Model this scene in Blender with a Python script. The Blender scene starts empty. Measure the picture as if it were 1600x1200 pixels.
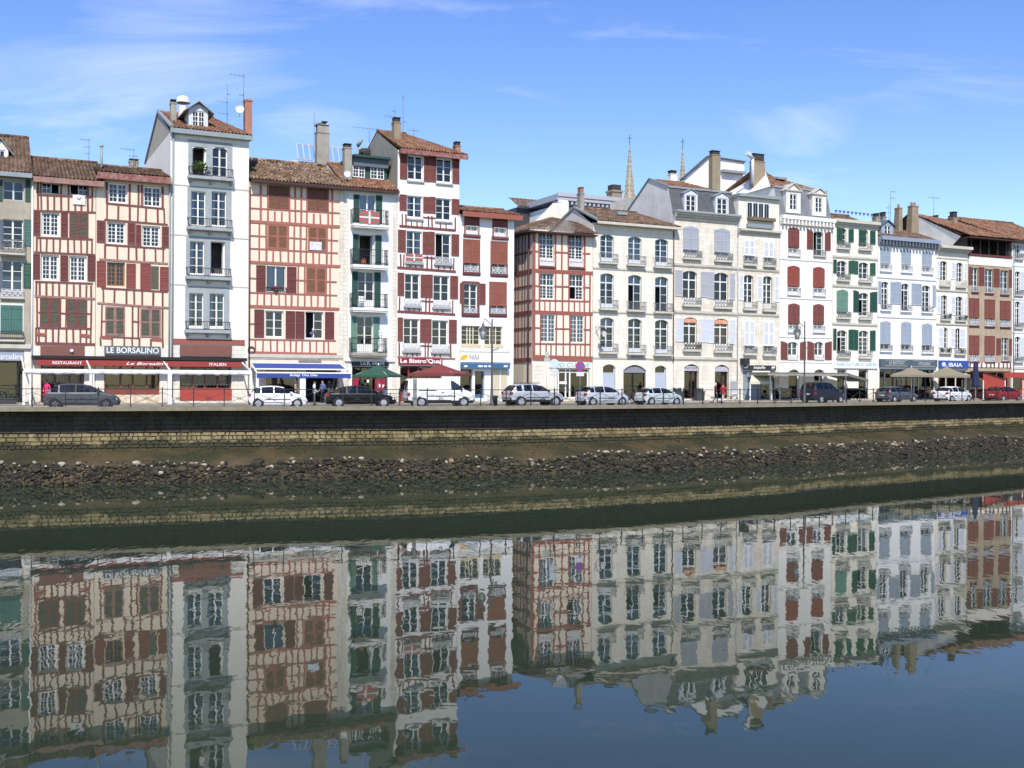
import bpy, math, random
from mathutils import Vector, Matrix
from math import radians, sin, cos, pi, atan, sqrt
sc = bpy.context.scene
RND = random.Random(11)

# ------------------------------------------------------------------ camera
FPX, CX, CY, RHO, CAMZ = 1700.0, 800.0, 593.0, 0.005, 5.92
cam_d = bpy.data.cameras.new('camera'); cam = bpy.data.objects.new('camera', cam_d)
sc.collection.objects.link(cam); sc.camera = cam
cam_d.sensor_width = 36.0; cam_d.lens = 36.0 * FPX / 1600.0
cam_d.shift_y = -(600.0 - CY) / 1600.0
cam_d.clip_start = 0.5; cam_d.clip_end = 9000
cam.matrix_world = Matrix(((cos(RHO), -sin(RHO), 0, 0), (0, 0, -1, 0), (sin(RHO), cos(RHO), 0, CAMZ), (0, 0, 0, 1)))

# ------------------------------------------------------------------ the row of houses: a straight line that recedes to the right
ROAD, BASE = 4.0, 4.12
D0, T = 90.0, 0.493
TH = atan(T); CT, ST = cos(TH), sin(TH)

# ------------------------------------------------------------------ sky and sun
SUN_DIR = Vector((0.10, -0.94, 1.02)).normalized()      # towards the sun: high, behind the photographer
elev = math.asin(SUN_DIR.z); azim = math.atan2(SUN_DIR.x, SUN_DIR.y)
world = bpy.data.worlds.new('World'); sc.world = world; world.use_nodes = True
wn, wl = world.node_tree.nodes, world.node_tree.links
wn.clear()
w_out = wn.new('ShaderNodeOutputWorld'); w_bg = wn.new('ShaderNodeBackground')
sky = wn.new('ShaderNodeTexSky'); sky.sky_type = 'NISHITA'; sky.sun_disc = False
sky.sun_elevation = elev; sky.sun_rotation = azim
sky.altitude = 0; sky.air_density = 1.0; sky.dust_density = 0.1; sky.ozone_density = 3.0
w_bg.inputs['Strength'].default_value = 0.13
# thin cirrus: a noise stretched over a flat layer high above
tc = wn.new('ShaderNodeTexCoord'); sep = wn.new('ShaderNodeSeparateXYZ')
wl.new(tc.outputs['Generated'], sep.inputs[0])
zadd = wn.new('ShaderNodeMath'); zadd.operation = 'ADD'; zadd.inputs[1].default_value = 0.12
zmax = wn.new('ShaderNodeMath'); zmax.operation = 'MAXIMUM'; zmax.inputs[1].default_value = 0.02
wl.new(sep.outputs['Z'], zadd.inputs[0]); wl.new(zadd.outputs[0], zmax.inputs[0])
dvx = wn.new('ShaderNodeMath'); dvx.operation = 'DIVIDE'; dvy = wn.new('ShaderNodeMath'); dvy.operation = 'DIVIDE'
wl.new(sep.outputs['X'], dvx.inputs[0]); wl.new(zmax.outputs[0], dvx.inputs[1])
wl.new(sep.outputs['Y'], dvy.inputs[0]); wl.new(zmax.outputs[0], dvy.inputs[1])
comb = wn.new('ShaderNodeCombineXYZ'); wl.new(dvx.outputs[0], comb.inputs[0]); wl.new(dvy.outputs[0], comb.inputs[1])
wmap = wn.new('ShaderNodeMapping'); wl.new(comb.outputs[0], wmap.inputs[0])
wmap.inputs['Rotation'].default_value = (0, 0, radians(38)); wmap.inputs['Scale'].default_value = (0.8, 1.5, 1); wmap.inputs['Location'].default_value = (3.1, 0.4, 0)
wno = wn.new('ShaderNodeTexNoise'); wno.inputs['Scale'].default_value = 1.25; wno.inputs['Detail'].default_value = 9; wno.inputs['Roughness'].default_value = 0.58; wno.inputs['Distortion'].default_value = 0.7
wl.new(wmap.outputs[0], wno.inputs['Vector'])
wr = wn.new('ShaderNodeValToRGB'); wr.color_ramp.elements[0].position = 0.56; wr.color_ramp.elements[1].position = 0.92
wr.color_ramp.elements[1].color = (0.62, 0.62, 0.62, 1)
wfac = wno.outputs['Fac']
for (cx_, cy_, rad, amt) in ((-0.93, 2.45, 0.6, 0.20), (-0.70, 2.3, 0.4, 0.12), (0.70, 2.75, 0.42, 0.18), (-0.48, 2.66, 0.3, 0.12), (0.15, 3.3, 0.4, 0.09)):     # where the wisps are thickest
    vd = wn.new('ShaderNodeVectorMath'); vd.operation = 'DISTANCE'; vd.inputs[1].default_value = (cx_, cy_, 0); wl.new(comb.outputs[0], vd.inputs[0])
    mr_ = wn.new('ShaderNodeMapRange'); mr_.interpolation_type = 'SMOOTHSTEP'; mr_.inputs[1].default_value = 0.0; mr_.inputs[2].default_value = rad; mr_.inputs[3].default_value = amt; mr_.inputs[4].default_value = 0.0; wl.new(vd.outputs['Value'], mr_.inputs[0])
    ad_ = wn.new('ShaderNodeMath'); wl.new(wfac, ad_.inputs[0]); wl.new(mr_.outputs[0], ad_.inputs[1]); wfac = ad_.outputs[0]
wl.new(wfac, wr.inputs['Fac'])
wmix = wn.new('ShaderNodeMix'); wmix.data_type = 'RGBA'
hs = wn.new('ShaderNodeHueSaturation'); hs.inputs['Saturation'].default_value = 1.20; hs.inputs['Value'].default_value = 1.22; hs.inputs['Hue'].default_value = 0.518
wl.new(sky.outputs['Color'], hs.inputs['Color'])
wl.new(wr.outputs['Color'], wmix.inputs['Factor']); wl.new(hs.outputs['Color'], wmix.inputs['A'])
wmix.inputs['B'].default_value = (6.6, 7.1, 8.2, 1)
wl.new(wmix.outputs['Result'], w_bg.inputs['Color']); wl.new(w_bg.outputs[0], w_out.inputs[0])

sun_d = bpy.data.lights.new('sun', 'SUN'); sun_d.energy = 4.3; sun_d.angle = radians(0.53); sun_d.color = (1.0, 0.94, 0.84)
sun = bpy.data.objects.new('sun', sun_d); sc.collection.objects.link(sun)
sun.rotation_euler = (-SUN_DIR).to_track_quat('-Z', 'Y').to_euler(); sun.location = (0, -30, 60)

sc.view_settings.view_transform = 'Standard'; sc.view_settings.look = 'None'
sc.view_settings.exposure = 0.31; sc.view_settings.gamma = 1.0
try: sc.view_settings.use_curve_mapping = False
except Exception: pass
sc.cycles.max_bounces = 6; sc.cycles.transparent_max_bounces = 12

# ------------------------------------------------------------------ pixels of the photograph to places
def ray(px, py):
    dx, dy = (px - CX) / FPX, (CY - py) / FPX
    return dx * cos(RHO) - dy * sin(RHO), dx * sin(RHO) + dy * cos(RHO)
def fac(px, py, n=0.0):
    """point of the vertical plane n metres in front of the house line: distance along the row, height"""
    a, b = ray(px, py)
    Y = (D0 - n / CT) / (1 - T * a); X = a * Y
    return X * CT + (Y - D0) * ST, CAMZ + b * Y
def W(s, n, z): return Vector((s * CT + n * ST, D0 + s * ST - n * CT, z))
def at(px, py, Y):
    a, b = ray(px, py); return Vector((a * Y, Y, CAMZ + b * Y))

# ------------------------------------------------------------------ materials
MATS = {}
def mat(name, col, rough=0.8, var=0.12, scale=1.2, streak=0.0, bump=0.0, metal=0.0, spec=0.35, fine=0.0, stain=None, coat=0.0):
    if name in MATS: return MATS[name]
    m = bpy.data.materials.new(name); m.use_nodes = True; MATS[name] = m
    nt = m.node_tree; N, L = nt.nodes, nt.links
    p = N['Principled BSDF']
    p.inputs['Roughness'].default_value = rough; p.inputs['Metallic'].default_value = metal
    p.inputs['Specular IOR Level'].default_value = spec
    if coat: p.inputs['Coat Weight'].default_value = coat; p.inputs['Coat Roughness'].default_value = 0.05
    c = (col[0], col[1], col[2], 1)
    p.inputs['Base Color'].default_value = c
    if var or streak or fine:
        t = N.new('ShaderNodeTexCoord')
        cur = None
        def layer(cur, sx, sc_, amt, lo, hi, det=6):
            mp = N.new('ShaderNodeMapping'); mp.inputs['Scale'].default_value = sx
            L.new(t.outputs['Object'], mp.inputs[0])
            no = N.new('ShaderNodeTexNoise'); no.inputs['Scale'].default_value = sc_; no.inputs['Detail'].default_value = det; no.inputs['Roughness'].default_value = 0.62
            L.new(mp.outputs[0], no.inputs['Vector'])
            mr = N.new('ShaderNodeMapRange'); mr.inputs[1].default_value = lo; mr.inputs[2].default_value = hi
            L.new(no.outputs['Fac'], mr.inputs[0])
            mx = N.new('ShaderNodeMix'); mx.data_type = 'RGBA'
            L.new(mr.outputs[0], mx.inputs['Factor'])
            if cur is None: mx.inputs['A'].default_value = c
            else: L.new(cur, mx.inputs['A'])
            st = stain if stain else (col[0] * 0.55, col[1] * 0.52, col[2] * 0.48)
            k = amt
            mx.inputs['B'].default_value = (col[0] * (1 - k) + st[0] * k, col[1] * (1 - k) + st[1] * k, col[2] * (1 - k) + st[2] * k, 1)
            return mx.outputs['Result'], no
        if var: cur, no = layer(cur, (1, 1, 1), scale, var * 2.2, 0.42, 0.72)
        if streak: cur, no = layer(cur, (2.6, 2.6, 0.22), 1.6, streak * 2, 0.52, 0.78)
        if fine: cur, no = layer(cur, (1, 1, 1), 14, fine * 2, 0.45, 0.7, 4)
        if 'render' in name or 'infill' in name:                # rain runs in narrow streaks, splashed dirt near the pavement
            cur, no = layer(cur, (7.0, 7.0, 0.16), 1.0, 0.34, 0.56, 0.82, 5)
            cur, no = layer(cur, (1, 1, 1), 3.2, 0.22, 0.54, 0.80, 9)
            sz = N.new('ShaderNodeSeparateXYZ'); L.new(t.outputs['Object'], sz.inputs[0]); zz = N.new('ShaderNodeMapRange'); zz.inputs[1].default_value = 0.0; zz.inputs[2].default_value = 1.6; zz.inputs[3].default_value = 0.28; zz.inputs[4].default_value = 0.0; L.new(sz.outputs['Z'], zz.inputs[0])
            am = N.new('ShaderNodeMath'); L.new(no.outputs['Fac'], am.inputs[0]); L.new(zz.outputs[0], am.inputs[1]); mm = N.new('ShaderNodeMapRange'); mm.inputs[1].default_value = 0.58; mm.inputs[2].default_value = 0.85; mm.inputs[4].default_value = 0.75; L.new(am.outputs[0], mm.inputs[0])
            mq = N.new('ShaderNodeMix'); mq.data_type = 'RGBA'; L.new(mm.outputs[0], mq.inputs['Factor']); L.new(cur, mq.inputs['A']); mq.inputs['B'].default_value = (col[0] * 0.5, col[1] * 0.48, col[2] * 0.44, 1); cur = mq.outputs['Result']
        L.new(cur, p.inputs['Base Color'])
        if bump:
            b = N.new('ShaderNodeBump'); b.inputs['Strength'].default_value = bump; b.inputs['Distance'].default_value = 0.02
            no2 = N.new('ShaderNodeTexNoise'); no2.inputs['Scale'].default_value = 18; no2.inputs['Detail'].default_value = 5
            L.new(t.outputs['Object'], no2.inputs['Vector']); L.new(no2.outputs['Fac'], b.inputs['Height']); L.new(b.outputs[0], p.inputs['Normal'])
    return m
def masonry(name, col, col2, mortar, bw, bh, ms=0.012, var=0.1, bias=0.0, streak=0.15):
    """coursed stone or brick for fronts whose joints are below a pixel"""
    if name in MATS: return MATS[name]
    m = bpy.data.materials.new(name); m.use_nodes = True; MATS[name] = m
    N, L = m.node_tree.nodes, m.node_tree.links; p = N['Principled BSDF']; p.inputs['Roughness'].default_value = 0.85; p.inputs['Specular IOR Level'].default_value = 0.2
    t = N.new('ShaderNodeTexCoord'); s = N.new('ShaderNodeSeparateXYZ'); L.new(t.outputs['Object'], s.inputs[0])
    ad = N.new('ShaderNodeMath'); ad.operation = 'ADD'; L.new(s.outputs['X'], ad.inputs[0]); L.new(s.outputs['Y'], ad.inputs[1])
    cb = N.new('ShaderNodeCombineXYZ'); L.new(ad.outputs[0], cb.inputs[0]); L.new(s.outputs['Z'], cb.inputs[1])
    br = N.new('ShaderNodeTexBrick'); L.new(cb.outputs[0], br.inputs['Vector'])
    br.inputs['Color1'].default_value = (*col, 1); br.inputs['Color2'].default_value = (*col2, 1); br.inputs['Mortar'].default_value = (*mortar, 1)
    br.inputs['Scale'].default_value = 1; br.inputs['Brick Width'].default_value = bw; br.inputs['Row Height'].default_value = bh
    br.inputs['Mortar Size'].default_value = ms; br.inputs['Bias'].default_value = bias
    no = N.new('ShaderNodeTexNoise'); no.inputs['Scale'].default_value = 0.9; no.inputs['Detail'].default_value = 7
    mp = N.new('ShaderNodeMapping'); mp.inputs['Scale'].default_value = (1.5, 1.5, 0.5); L.new(t.outputs['Object'], mp.inputs[0]); L.new(mp.outputs[0], no.inputs['Vector'])
    mr = N.new('ShaderNodeMapRange'); mr.inputs[1].default_value = 0.46; mr.inputs[2].default_value = 0.72; mr.inputs[4].default_value = streak * 4; L.new(no.outputs['Fac'], mr.inputs[0])
    mx = N.new('ShaderNodeMix'); mx.data_type = 'RGBA'; L.new(mr.outputs[0], mx.inputs['Factor']); L.new(br.outputs['Color'], mx.inputs['A'])
    mx.inputs['B'].default_value = (col[0] * 0.6, col[1] * 0.56, col[2] * 0.5, 1)
    L.new(mx.outputs['Result'], p.inputs['Base Color'])
    b = N.new('ShaderNodeBump'); b.inputs['Strength'].default_value = 0.4; b.inputs['Distance'].default_value = 0.01; b.invert = True
    L.new(br.outputs['Fac'], b.inputs['Height']); L.new(b.outputs[0], p.inputs['Normal'])
    return m
def tilemat(name, cols):
    """fired clay tiles: every tile its own tint, lichen in patches"""
    if name in MATS: return MATS[name]
    m = bpy.data.materials.new(name); m.use_nodes = True; MATS[name] = m
    N, L = m.node_tree.nodes, m.node_tree.links; p = N['Principled BSDF']; p.inputs['Roughness'].default_value = 0.9; p.inputs['Specular IOR Level'].default_value = 0.15
    t = N.new('ShaderNodeTexCoord')
    vo = N.new('ShaderNodeTexVoronoi'); vo.inputs['Scale'].default_value = 3.6; L.new(t.outputs['Object'], vo.inputs['Vector'])
    sp = N.new('ShaderNodeSeparateColor'); L.new(vo.outputs['Color'], sp.inputs[0])
    cr = N.new('ShaderNodeValToRGB'); cr.color_ramp.interpolation = 'LINEAR'
    while len(cr.color_ramp.elements) < len(cols): cr.color_ramp.elements.new(0.5)
    for i, c in enumerate(cols):
        cr.color_ramp.elements[i].position = i / (len(cols) - 1); cr.color_ramp.elements[i].color = (*c, 1)
    L.new(sp.outputs[0], cr.inputs['Fac'])
    no = N.new('ShaderNodeTexNoise'); no.inputs['Scale'].default_value = 0.8; no.inputs['Detail'].default_value = 8; L.new(t.outputs['Object'], no.inputs['Vector'])
    mr = N.new('ShaderNodeMapRange'); mr.inputs[1].default_value = 0.45; mr.inputs[2].default_value = 0.75; mr.inputs[4].default_value = 0.75; L.new(no.outputs['Fac'], mr.inputs[0])
    mx = N.new('ShaderNodeMix'); mx.data_type = 'RGBA'; L.new(mr.outputs[0], mx.inputs['Factor']); L.new(cr.outputs['Color'], mx.inputs['A'])
    mx.inputs['B'].default_value = (0.11, 0.085, 0.06, 1); L.new(mx.outputs['Result'], p.inputs['Base Color'])
    return m
def glassmat(name, tint=(0.62, 0.66, 0.7), refl=1.0):
    if name in MATS: return MATS[name]
    m = bpy.data.materials.new(name); m.use_nodes = True; MATS[name] = m
    N, L = m.node_tree.nodes, m.node_tree.links; N.remove(N['Principled BSDF'])
    tr = N.new('ShaderNodeBsdfTransparent'); tr.inputs[0].default_value = (*tint, 1)
    gl = N.new('ShaderNodeBsdfGlossy'); gl.inputs['Roughness'].default_value = 0.03; gl.inputs[0].default_value = (0.92, 0.92, 0.9, 1)
    fr = N.new('ShaderNodeFresnel'); fr.inputs[0].default_value = 1.72 * refl
    mx = N.new('ShaderNodeMixShader'); (L.new(fr.outputs[0], mx.inputs[0]) if refl > 0.8 else None); mx.inputs[0].default_value = 0.07; L.new(tr.outputs[0], mx.inputs[1]); L.new(gl.outputs[0], mx.inputs[2])
    L.new(mx.outputs[0], N['Material Output'].inputs[0])
    return m

WHITE = mat('white_paint', (0.80, 0.80, 0.78), 0.5, 0.05)
OFFWHITE = mat('offwhite_paint', (0.70, 0.68, 0.62), 0.6, 0.1)
BEIGE = mat('beige_paint', (0.62, 0.56, 0.42), 0.6, 0.1)
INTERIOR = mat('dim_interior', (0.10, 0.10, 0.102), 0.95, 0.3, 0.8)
CURTAIN = mat('net_curtain', (0.72, 0.76, 0.80), 0.95, 0.1, 4, streak=0.1)
CURTAIN_OR = mat('orange_curtain', (0.72, 0.30, 0.12), 0.95, 0.1, 4)
GLASS = glassmat('window_glass')
CARGLASS = glassmat('car_glass', (0.20, 0.23, 0.24), 0.72)
REDSHUT = mat('red_shutter_paint', (0.185, 0.060, 0.050), 0.6, 0.14, 2.5)
REDBROWN = mat('oxblood_paint', (0.140, 0.040, 0.038), 0.65, 0.14, 2.5)
BRIGHTRED = mat('bright_red_paint', (0.225, 0.054, 0.045), 0.55, 0.12, 2.5)
ORANGERED = mat('orange_red_paint', (0.28, 0.080, 0.054), 0.6, 0.12, 2.5)
SALMON = mat('salmon_timber', (0.36, 0.135, 0.100), 0.75, 0.16, 3)
TIMBER = mat('red_timber', (0.19, 0.068, 0.060), 0.75, 0.2, 3)
TIMBER2 = mat('dark_red_timber', (0.19, 0.058, 0.050), 0.75, 0.2, 3)
BRIGHTTIMBER = mat('brick_red_timber', (0.30, 0.098, 0.075), 0.75, 0.15, 3)
WORNTIMBER = mat('worn_timber', (0.33, 0.20, 0.165), 0.85, 0.3, 3, stain=(0.2, 0.06, 0.05))
GREENSLAT = mat('weathered_green_slats', (0.105, 0.10, 0.075), 0.8, 0.25, 3)
OLIVESLAT = mat('weathered_brown_slats', (0.20, 0.10, 0.06), 0.8, 0.25, 3)
GREENSH = mat('dark_green_paint', (0.022, 0.075, 0.062), 0.55, 0.12, 2)
TEALSH = mat('teal_paint', (0.065, 0.16, 0.135), 0.6, 0.15, 2)
SAGESH = mat('sage_green_paint', (0.13, 0.25, 0.19), 0.6, 0.15, 2)
MIDGREEN = mat('mid_green_paint', (0.035, 0.105, 0.065), 0.6, 0.12, 2)
BLUESH = mat('grey_blue_paint', (0.33, 0.38, 0.45), 0.6, 0.08, 2)
GREYSH = mat('pale_grey_paint', (0.42, 0.43, 0.47), 0.6, 0.08, 2)
LILAC = mat('pale_lilac_paint', (0.60, 0.63, 0.70), 0.6, 0.06, 2)
SLATEGREY = mat('slate_blue_paint', (0.11, 0.135, 0.17), 0.55, 0.12, 2)
IRON = mat('wrought_iron', (0.035, 0.037, 0.04), 0.5, 0.1, 4, metal=0.3)
GREYIRON = mat('grey_iron', (0.17, 0.18, 0.19), 0.55, 0.15, 4)
PALEIRON = mat('white_iron', (0.55, 0.56, 0.57), 0.55, 0.12, 4)
ZINC = mat('zinc_sheet', (0.27, 0.31, 0.32), 0.5, 0.15, 1.5, streak=0.1)
SLATE = mat('slate', (0.10, 0.105, 0.115), 0.6, 0.35, 2.2, fine=0.3)
CONCRETE = mat('grey_render', (0.34, 0.32, 0.27), 0.9, 0.25, 1.2, streak=0.3)
DARKSTONE = mat('soot_dark_stone', (0.055, 0.05, 0.048), 0.9, 0.3, 3)
TANSTONE = mat('tan_chimney_stone', (0.30, 0.245, 0.165), 0.9, 0.25, 1.4, streak=0.35)
STONE_TRIM = mat('pale_stone_trim', (0.55, 0.52, 0.44), 0.85, 0.18, 1.5, streak=0.2)
GREYTRIM = mat('blue_grey_stone_trim', (0.34, 0.375, 0.385), 0.8, 0.2, 1.5, streak=0.2)
BLACK = mat('black_paint', (0.018, 0.018, 0.02), 0.45, 0.0)
RUBBER = mat('rubber', (0.02, 0.02, 0.021), 0.8, 0.0)
DARKBROWN = mat('dark_brown_wood', (0.06, 0.03, 0.025), 0.6, 0.15, 3)
BRICKORANGE = masonry('orange_brick', (0.42, 0.16, 0.09), (0.34, 0.12, 0.07), (0.40, 0.30, 0.24), 0.22, 0.08)
TILE_BROWN = tilemat('brown_canal_tiles', [(0.085, 0.055, 0.040), (0.150, 0.092, 0.064), (0.205, 0.130, 0.088), (0.27, 0.205, 0.145)])
TILE_MOTTLED = tilemat('mottled_canal_tiles', [(0.075, 0.045, 0.033), (0.17, 0.105, 0.07), (0.27, 0.17, 0.10), (0.42, 0.34, 0.24)])
TILE_ORANGE = tilemat('orange_canal_tiles', [(0.140, 0.070, 0.045), (0.215, 0.105, 0.063), (0.27, 0.140, 0.085), (0.33, 0.21, 0.135)])

# ------------------------------------------------------------------ mesh building
COL = sc.collection
class MB:
    def __init__(s): s.v = []; s.f = []; s.m = []; s.sm = []
    def poly(s, pts, mi=0, smooth=False):
        i = len(s.v); s.v.extend([tuple(p) for p in pts]); s.f.append(tuple(range(i, i + len(pts)))); s.m.append(mi); s.sm.append(smooth)
    def box(s, x0, x1, y0, y1, z0, z1, mi=0):
        if x1 < x0: x0, x1 = x1, x0
        if y1 < y0: y0, y1 = y1, y0
        if z1 < z0: z0, z1 = z1, z0
        i = len(s.v)
        s.v.extend([(x0, y0, z0), (x1, y0, z0), (x1, y1, z0), (x0, y1, z0), (x0, y0, z1), (x1, y0, z1), (x1, y1, z1), (x0, y1, z1)])
        for q in ((0, 3, 2, 1), (4, 5, 6, 7), (0, 1, 5, 4), (1, 2, 6, 5), (2, 3, 7, 6), (3, 0, 4, 7)):
            s.f.append(tuple(i + k for k in q)); s.m.append(mi); s.sm.append(False)
    def hexa(s, p, mi=0):
        """eight corners: bottom 0-3 counter-clockwise seen from above, top 4-7"""
        i = len(s.v); s.v.extend([tuple(q) for q in p])
        for q in ((0, 3, 2, 1), (4, 5, 6, 7), (0, 1, 5, 4), (1, 2, 6, 5), (2, 3, 7, 6), (3, 0, 4, 7)):
            s.f.append(tuple(i + k for k in q)); s.m.append(mi); s.sm.append(False)
    def bar(s, a, b, w, d=None, mi=0, up=(0, 0, 1)):
        """square bar from a to b, w across, d the other way"""
        a, b = Vector(a), Vector(b); d = w if d is None else d
        t = (b - a).normalized(); u = Vector(up)
        if abs(t.dot(u)) > 0.98: u = Vector((0, 1, 0))
        r = t.cross(u).normalized(); u = r.cross(t).normalized()
        c = []
        for q in (a, b):
            for i, j in ((-1, -1), (1, -1), (1, 1), (-1, 1)): c.append(q + r * (w / 2 * i) + u * (d / 2 * j))
        i = len(s.v); s.v.extend([tuple(q) for q in c])
        for q in ((0, 1, 2, 3), (7, 6, 5, 4), (0, 4, 5, 1), (1, 5, 6, 2), (2, 6, 7, 3), (3, 7, 4, 0)):
            s.f.append(tuple(i + k for k in q)); s.m.append(mi); s.sm.append(False)
    def tube(s, a, b, r0, r1=None, seg=8, mi=0, caps=True):
        a, b = Vector(a), Vector(b); r1 = r0 if r1 is None else r1
        t = (b - a).normalized(); u = Vector((0, 0, 1)) if abs(t.z) < 0.9 else Vector((1, 0, 0))
        e1 = t.cross(u).normalized(); e2 = t.cross(e1).normalized(); i = len(s.v)
        for q, r in ((a, r0), (b, r1)):
            for k in range(seg):
                an = 2 * pi * k / seg; s.v.append(tuple(q + e1 * (r * cos(an)) + e2 * (r * sin(an))))
        for k in range(seg):
            k2 = (k + 1) % seg
            s.f.append((i + k, i + k2, i + seg + k2, i + seg + k)); s.m.append(mi); s.sm.append(True)
        if caps:
            s.f.append(tuple(i + k for k in range(seg))[::-1]); s.m.append(mi); s.sm.append(False)
            s.f.append(tuple(i + seg + k for k in range(seg))); s.m.append(mi); s.sm.append(False)
    def lathe(s, c, prof, seg=12, mi=0):
        """profile of (radius, height) turned about the vertical through c"""
        c = Vector(c); i = len(s.v)
        for r, z in prof:
            for k in range(seg):
                an = 2 * pi * k / seg; s.v.append((c.x + r * cos(an), c.y + r * sin(an), c.z + z))
        for j in range(len(prof) - 1):
            for k in range(seg):
                k2 = (k + 1) % seg
                s.f.append((i + j * seg + k, i + j * seg + k2, i + (j + 1) * seg + k2, i + (j + 1) * seg + k)); s.m.append(mi); s.sm.append(True)
    def ball(s, c, r, seg=10, rings=6, mi=0, sc_=(1, 1, 1)):
        c = Vector(c); i = len(s.v)
        for j in range(rings + 1):
            th = pi * j / rings
            for k in range(seg):
                an = 2 * pi * k / seg
                s.v.append((c.x + r * sc_[0] * sin(th) * cos(an), c.y + r * sc_[1] * sin(th) * sin(an), c.z + r * sc_[2] * cos(th)))
        for j in range(rings):
            for k in range(seg):
                k2 = (k + 1) % seg
                s.f.append((i + j * seg + k, i + (j + 1) * seg + k, i + (j + 1) * seg + k2, i + j * seg + k2)); s.m.append(mi); s.sm.append(True)
    def data(s, name, mats):
        me = bpy.data.meshes.new(name); me.from_pydata(s.v, [], s.f)
        for m in mats: me.materials.append(m)
        if len(mats) > 1 : me.polygons.foreach_set('material_index', s.m)
        me.polygons.foreach_set('use_smooth', s.sm); me.update(); return me
    def build(s, name, mats, parent=None, **kw):
        if not isinstance(mats, (list, tuple)): mats = [mats]
        return link(name, s.data(name, mats), parent, **kw)
def link(name, me, parent=None, loc=None, rot=None, label=None, cat=None, group=None, kind=None):
    o = bpy.data.objects.new(name, me); COL.objects.link(o)
    if parent: o.parent = parent
    if loc is not None: o.location = loc
    if rot is not None: o.rotation_euler = rot
    tag(o, label, cat, group, kind); return o
def tag(o, label=None, cat=None, group=None, kind=None):
    if label: o['label'] = label
    if cat: o['category'] = cat
    if group: o['group'] = group
    if kind: o['kind'] = kind
    return o
def thing(name, label, cat, loc=(0, 0, 0), rz=0.0, group=None):
    o = bpy.data.objects.new(name, None); COL.objects.link(o); o.location = loc; o.rotation_euler = (0, 0, rz); o.empty_display_size = 0.3
    return tag(o, label, cat, group)
def street(name, label, cat, px, n, z=BASE, py=600, group=None, rz=0.0):
    """a thing standing in front of the houses: local x along the row, local y towards the houses"""
    s, _ = fac(px, py, n)
    return thing(name, label, cat, W(s, n, z), TH + rz, group)
def text_mesh(txt, height, width=None, extrude=0.012, bold=0.0, shear=0.0, space=1.0):
    cu = bpy.data.curves.new('lettering', 'FONT'); cu.body = txt; cu.size = 1.0; cu.extrude = 0; cu.align_x = 'CENTER'; cu.align_y = 'CENTER'
    cu.offset = bold; cu.shear = shear; cu.space_character = space; cu.resolution_u = 3
    o = bpy.data.objects.new('lettering_source', cu); COL.objects.link(o)
    dg = bpy.context.evaluated_depsgraph_get(); me = bpy.data.meshes.new_from_object(o.evaluated_get(dg))
    bpy.data.objects.remove(o); bpy.data.curves.remove(cu)
    xs = [v.co.x for v in me.vertices]; ys = [v.co.y for v in me.vertices]
    if not xs: return me
    kx = (width / (max(xs) - min(xs))) if width else None
    ky = height / (max(ys) - min(ys)); kx = ky if kx is None else kx
    cx, cy = (max(xs) + min(xs)) / 2, (max(ys) + min(ys)) / 2
    for v in me.vertices: v.co = Vector(((v.co.x - cx) * kx, 0.0, (v.co.y - cy) * ky))
    return me
def lettering(txt, parent, x, y, z, height, width, m, **kw):
    me = text_mesh(txt, height, width, **kw); me.materials.append(m)
    o = bpy.data.objects.new('lettering', me); COL.objects.link(o); o.parent = parent; o.location = (x, y, z); return o
# ------------------------------------------------------------------ quay line (it bows gently towards the river)
EDGE_T = [(-900, 53), (-400, 57.2), (0, 60.8), (400, 65), (800, 69.6), (1200, 80.0), (1360, 87.5), (1600, 100), (1900, 120), (2300, 152)]
pts = [Vector(((px - CX) / FPX * d, d)) for px, d in EDGE_T]
fine = []
for i in range(len(pts) - 1):
    p0, p1, p2, p3 = pts[max(i - 1, 0)], pts[i], pts[i + 1], pts[min(i + 2, len(pts) - 1)]
    for k in range(60):
        t = k / 60; fine.append(0.5 * ((2 * p1) + (p2 - p0) * t + (2 * p0 - 5 * p1 + 4 * p2 - p3) * t * t + (3 * p1 - p0 - 3 * p2 + p3) * t ** 3))
fine.append(pts[-1])
EDGE = [fine[0]]; acc = 0.0
for a, b in zip(fine, fine[1:]):
    l = (b - a).length
    while acc + l >= 0.5:
        t = (0.5 - acc) / l; a = a.lerp(b, t); EDGE.append(a.copy()); l = (b - a).length; acc = 0.0
    acc += l
NRM = []
for i in range(len(EDGE)):
    t = (EDGE[min(i + 1, len(EDGE) - 1)] - EDGE[max(i - 1, 0)]).normalized(); NRM.append(Vector((t.y, -t.x)))
def epos(u, o, z):
    """u metres along the quay, o metres out over the river"""
    i = max(0, min(len(EDGE) - 2, int(u / 0.5))); f = u / 0.5 - i
    p = EDGE[i].lerp(EDGE[i + 1], f); n = NRM[i].lerp(NRM[i + 1], f)
    return Vector((p.x + n.x * o, p.y + n.y * o, z))
ELEN = (len(EDGE) - 1) * 0.5
def eu(px):
    """where along the quay a column of the photograph meets it"""
    best = min(range(len(EDGE)), key=lambda i: abs(EDGE[i].x / EDGE[i].y - (px - CX) / FPX)); return best * 0.5
def eang(u):
    i = max(1, min(len(EDGE) - 2, int(u / 0.5))); t = EDGE[i + 1] - EDGE[i - 1]; return math.atan2(t.y, t.x)
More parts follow.
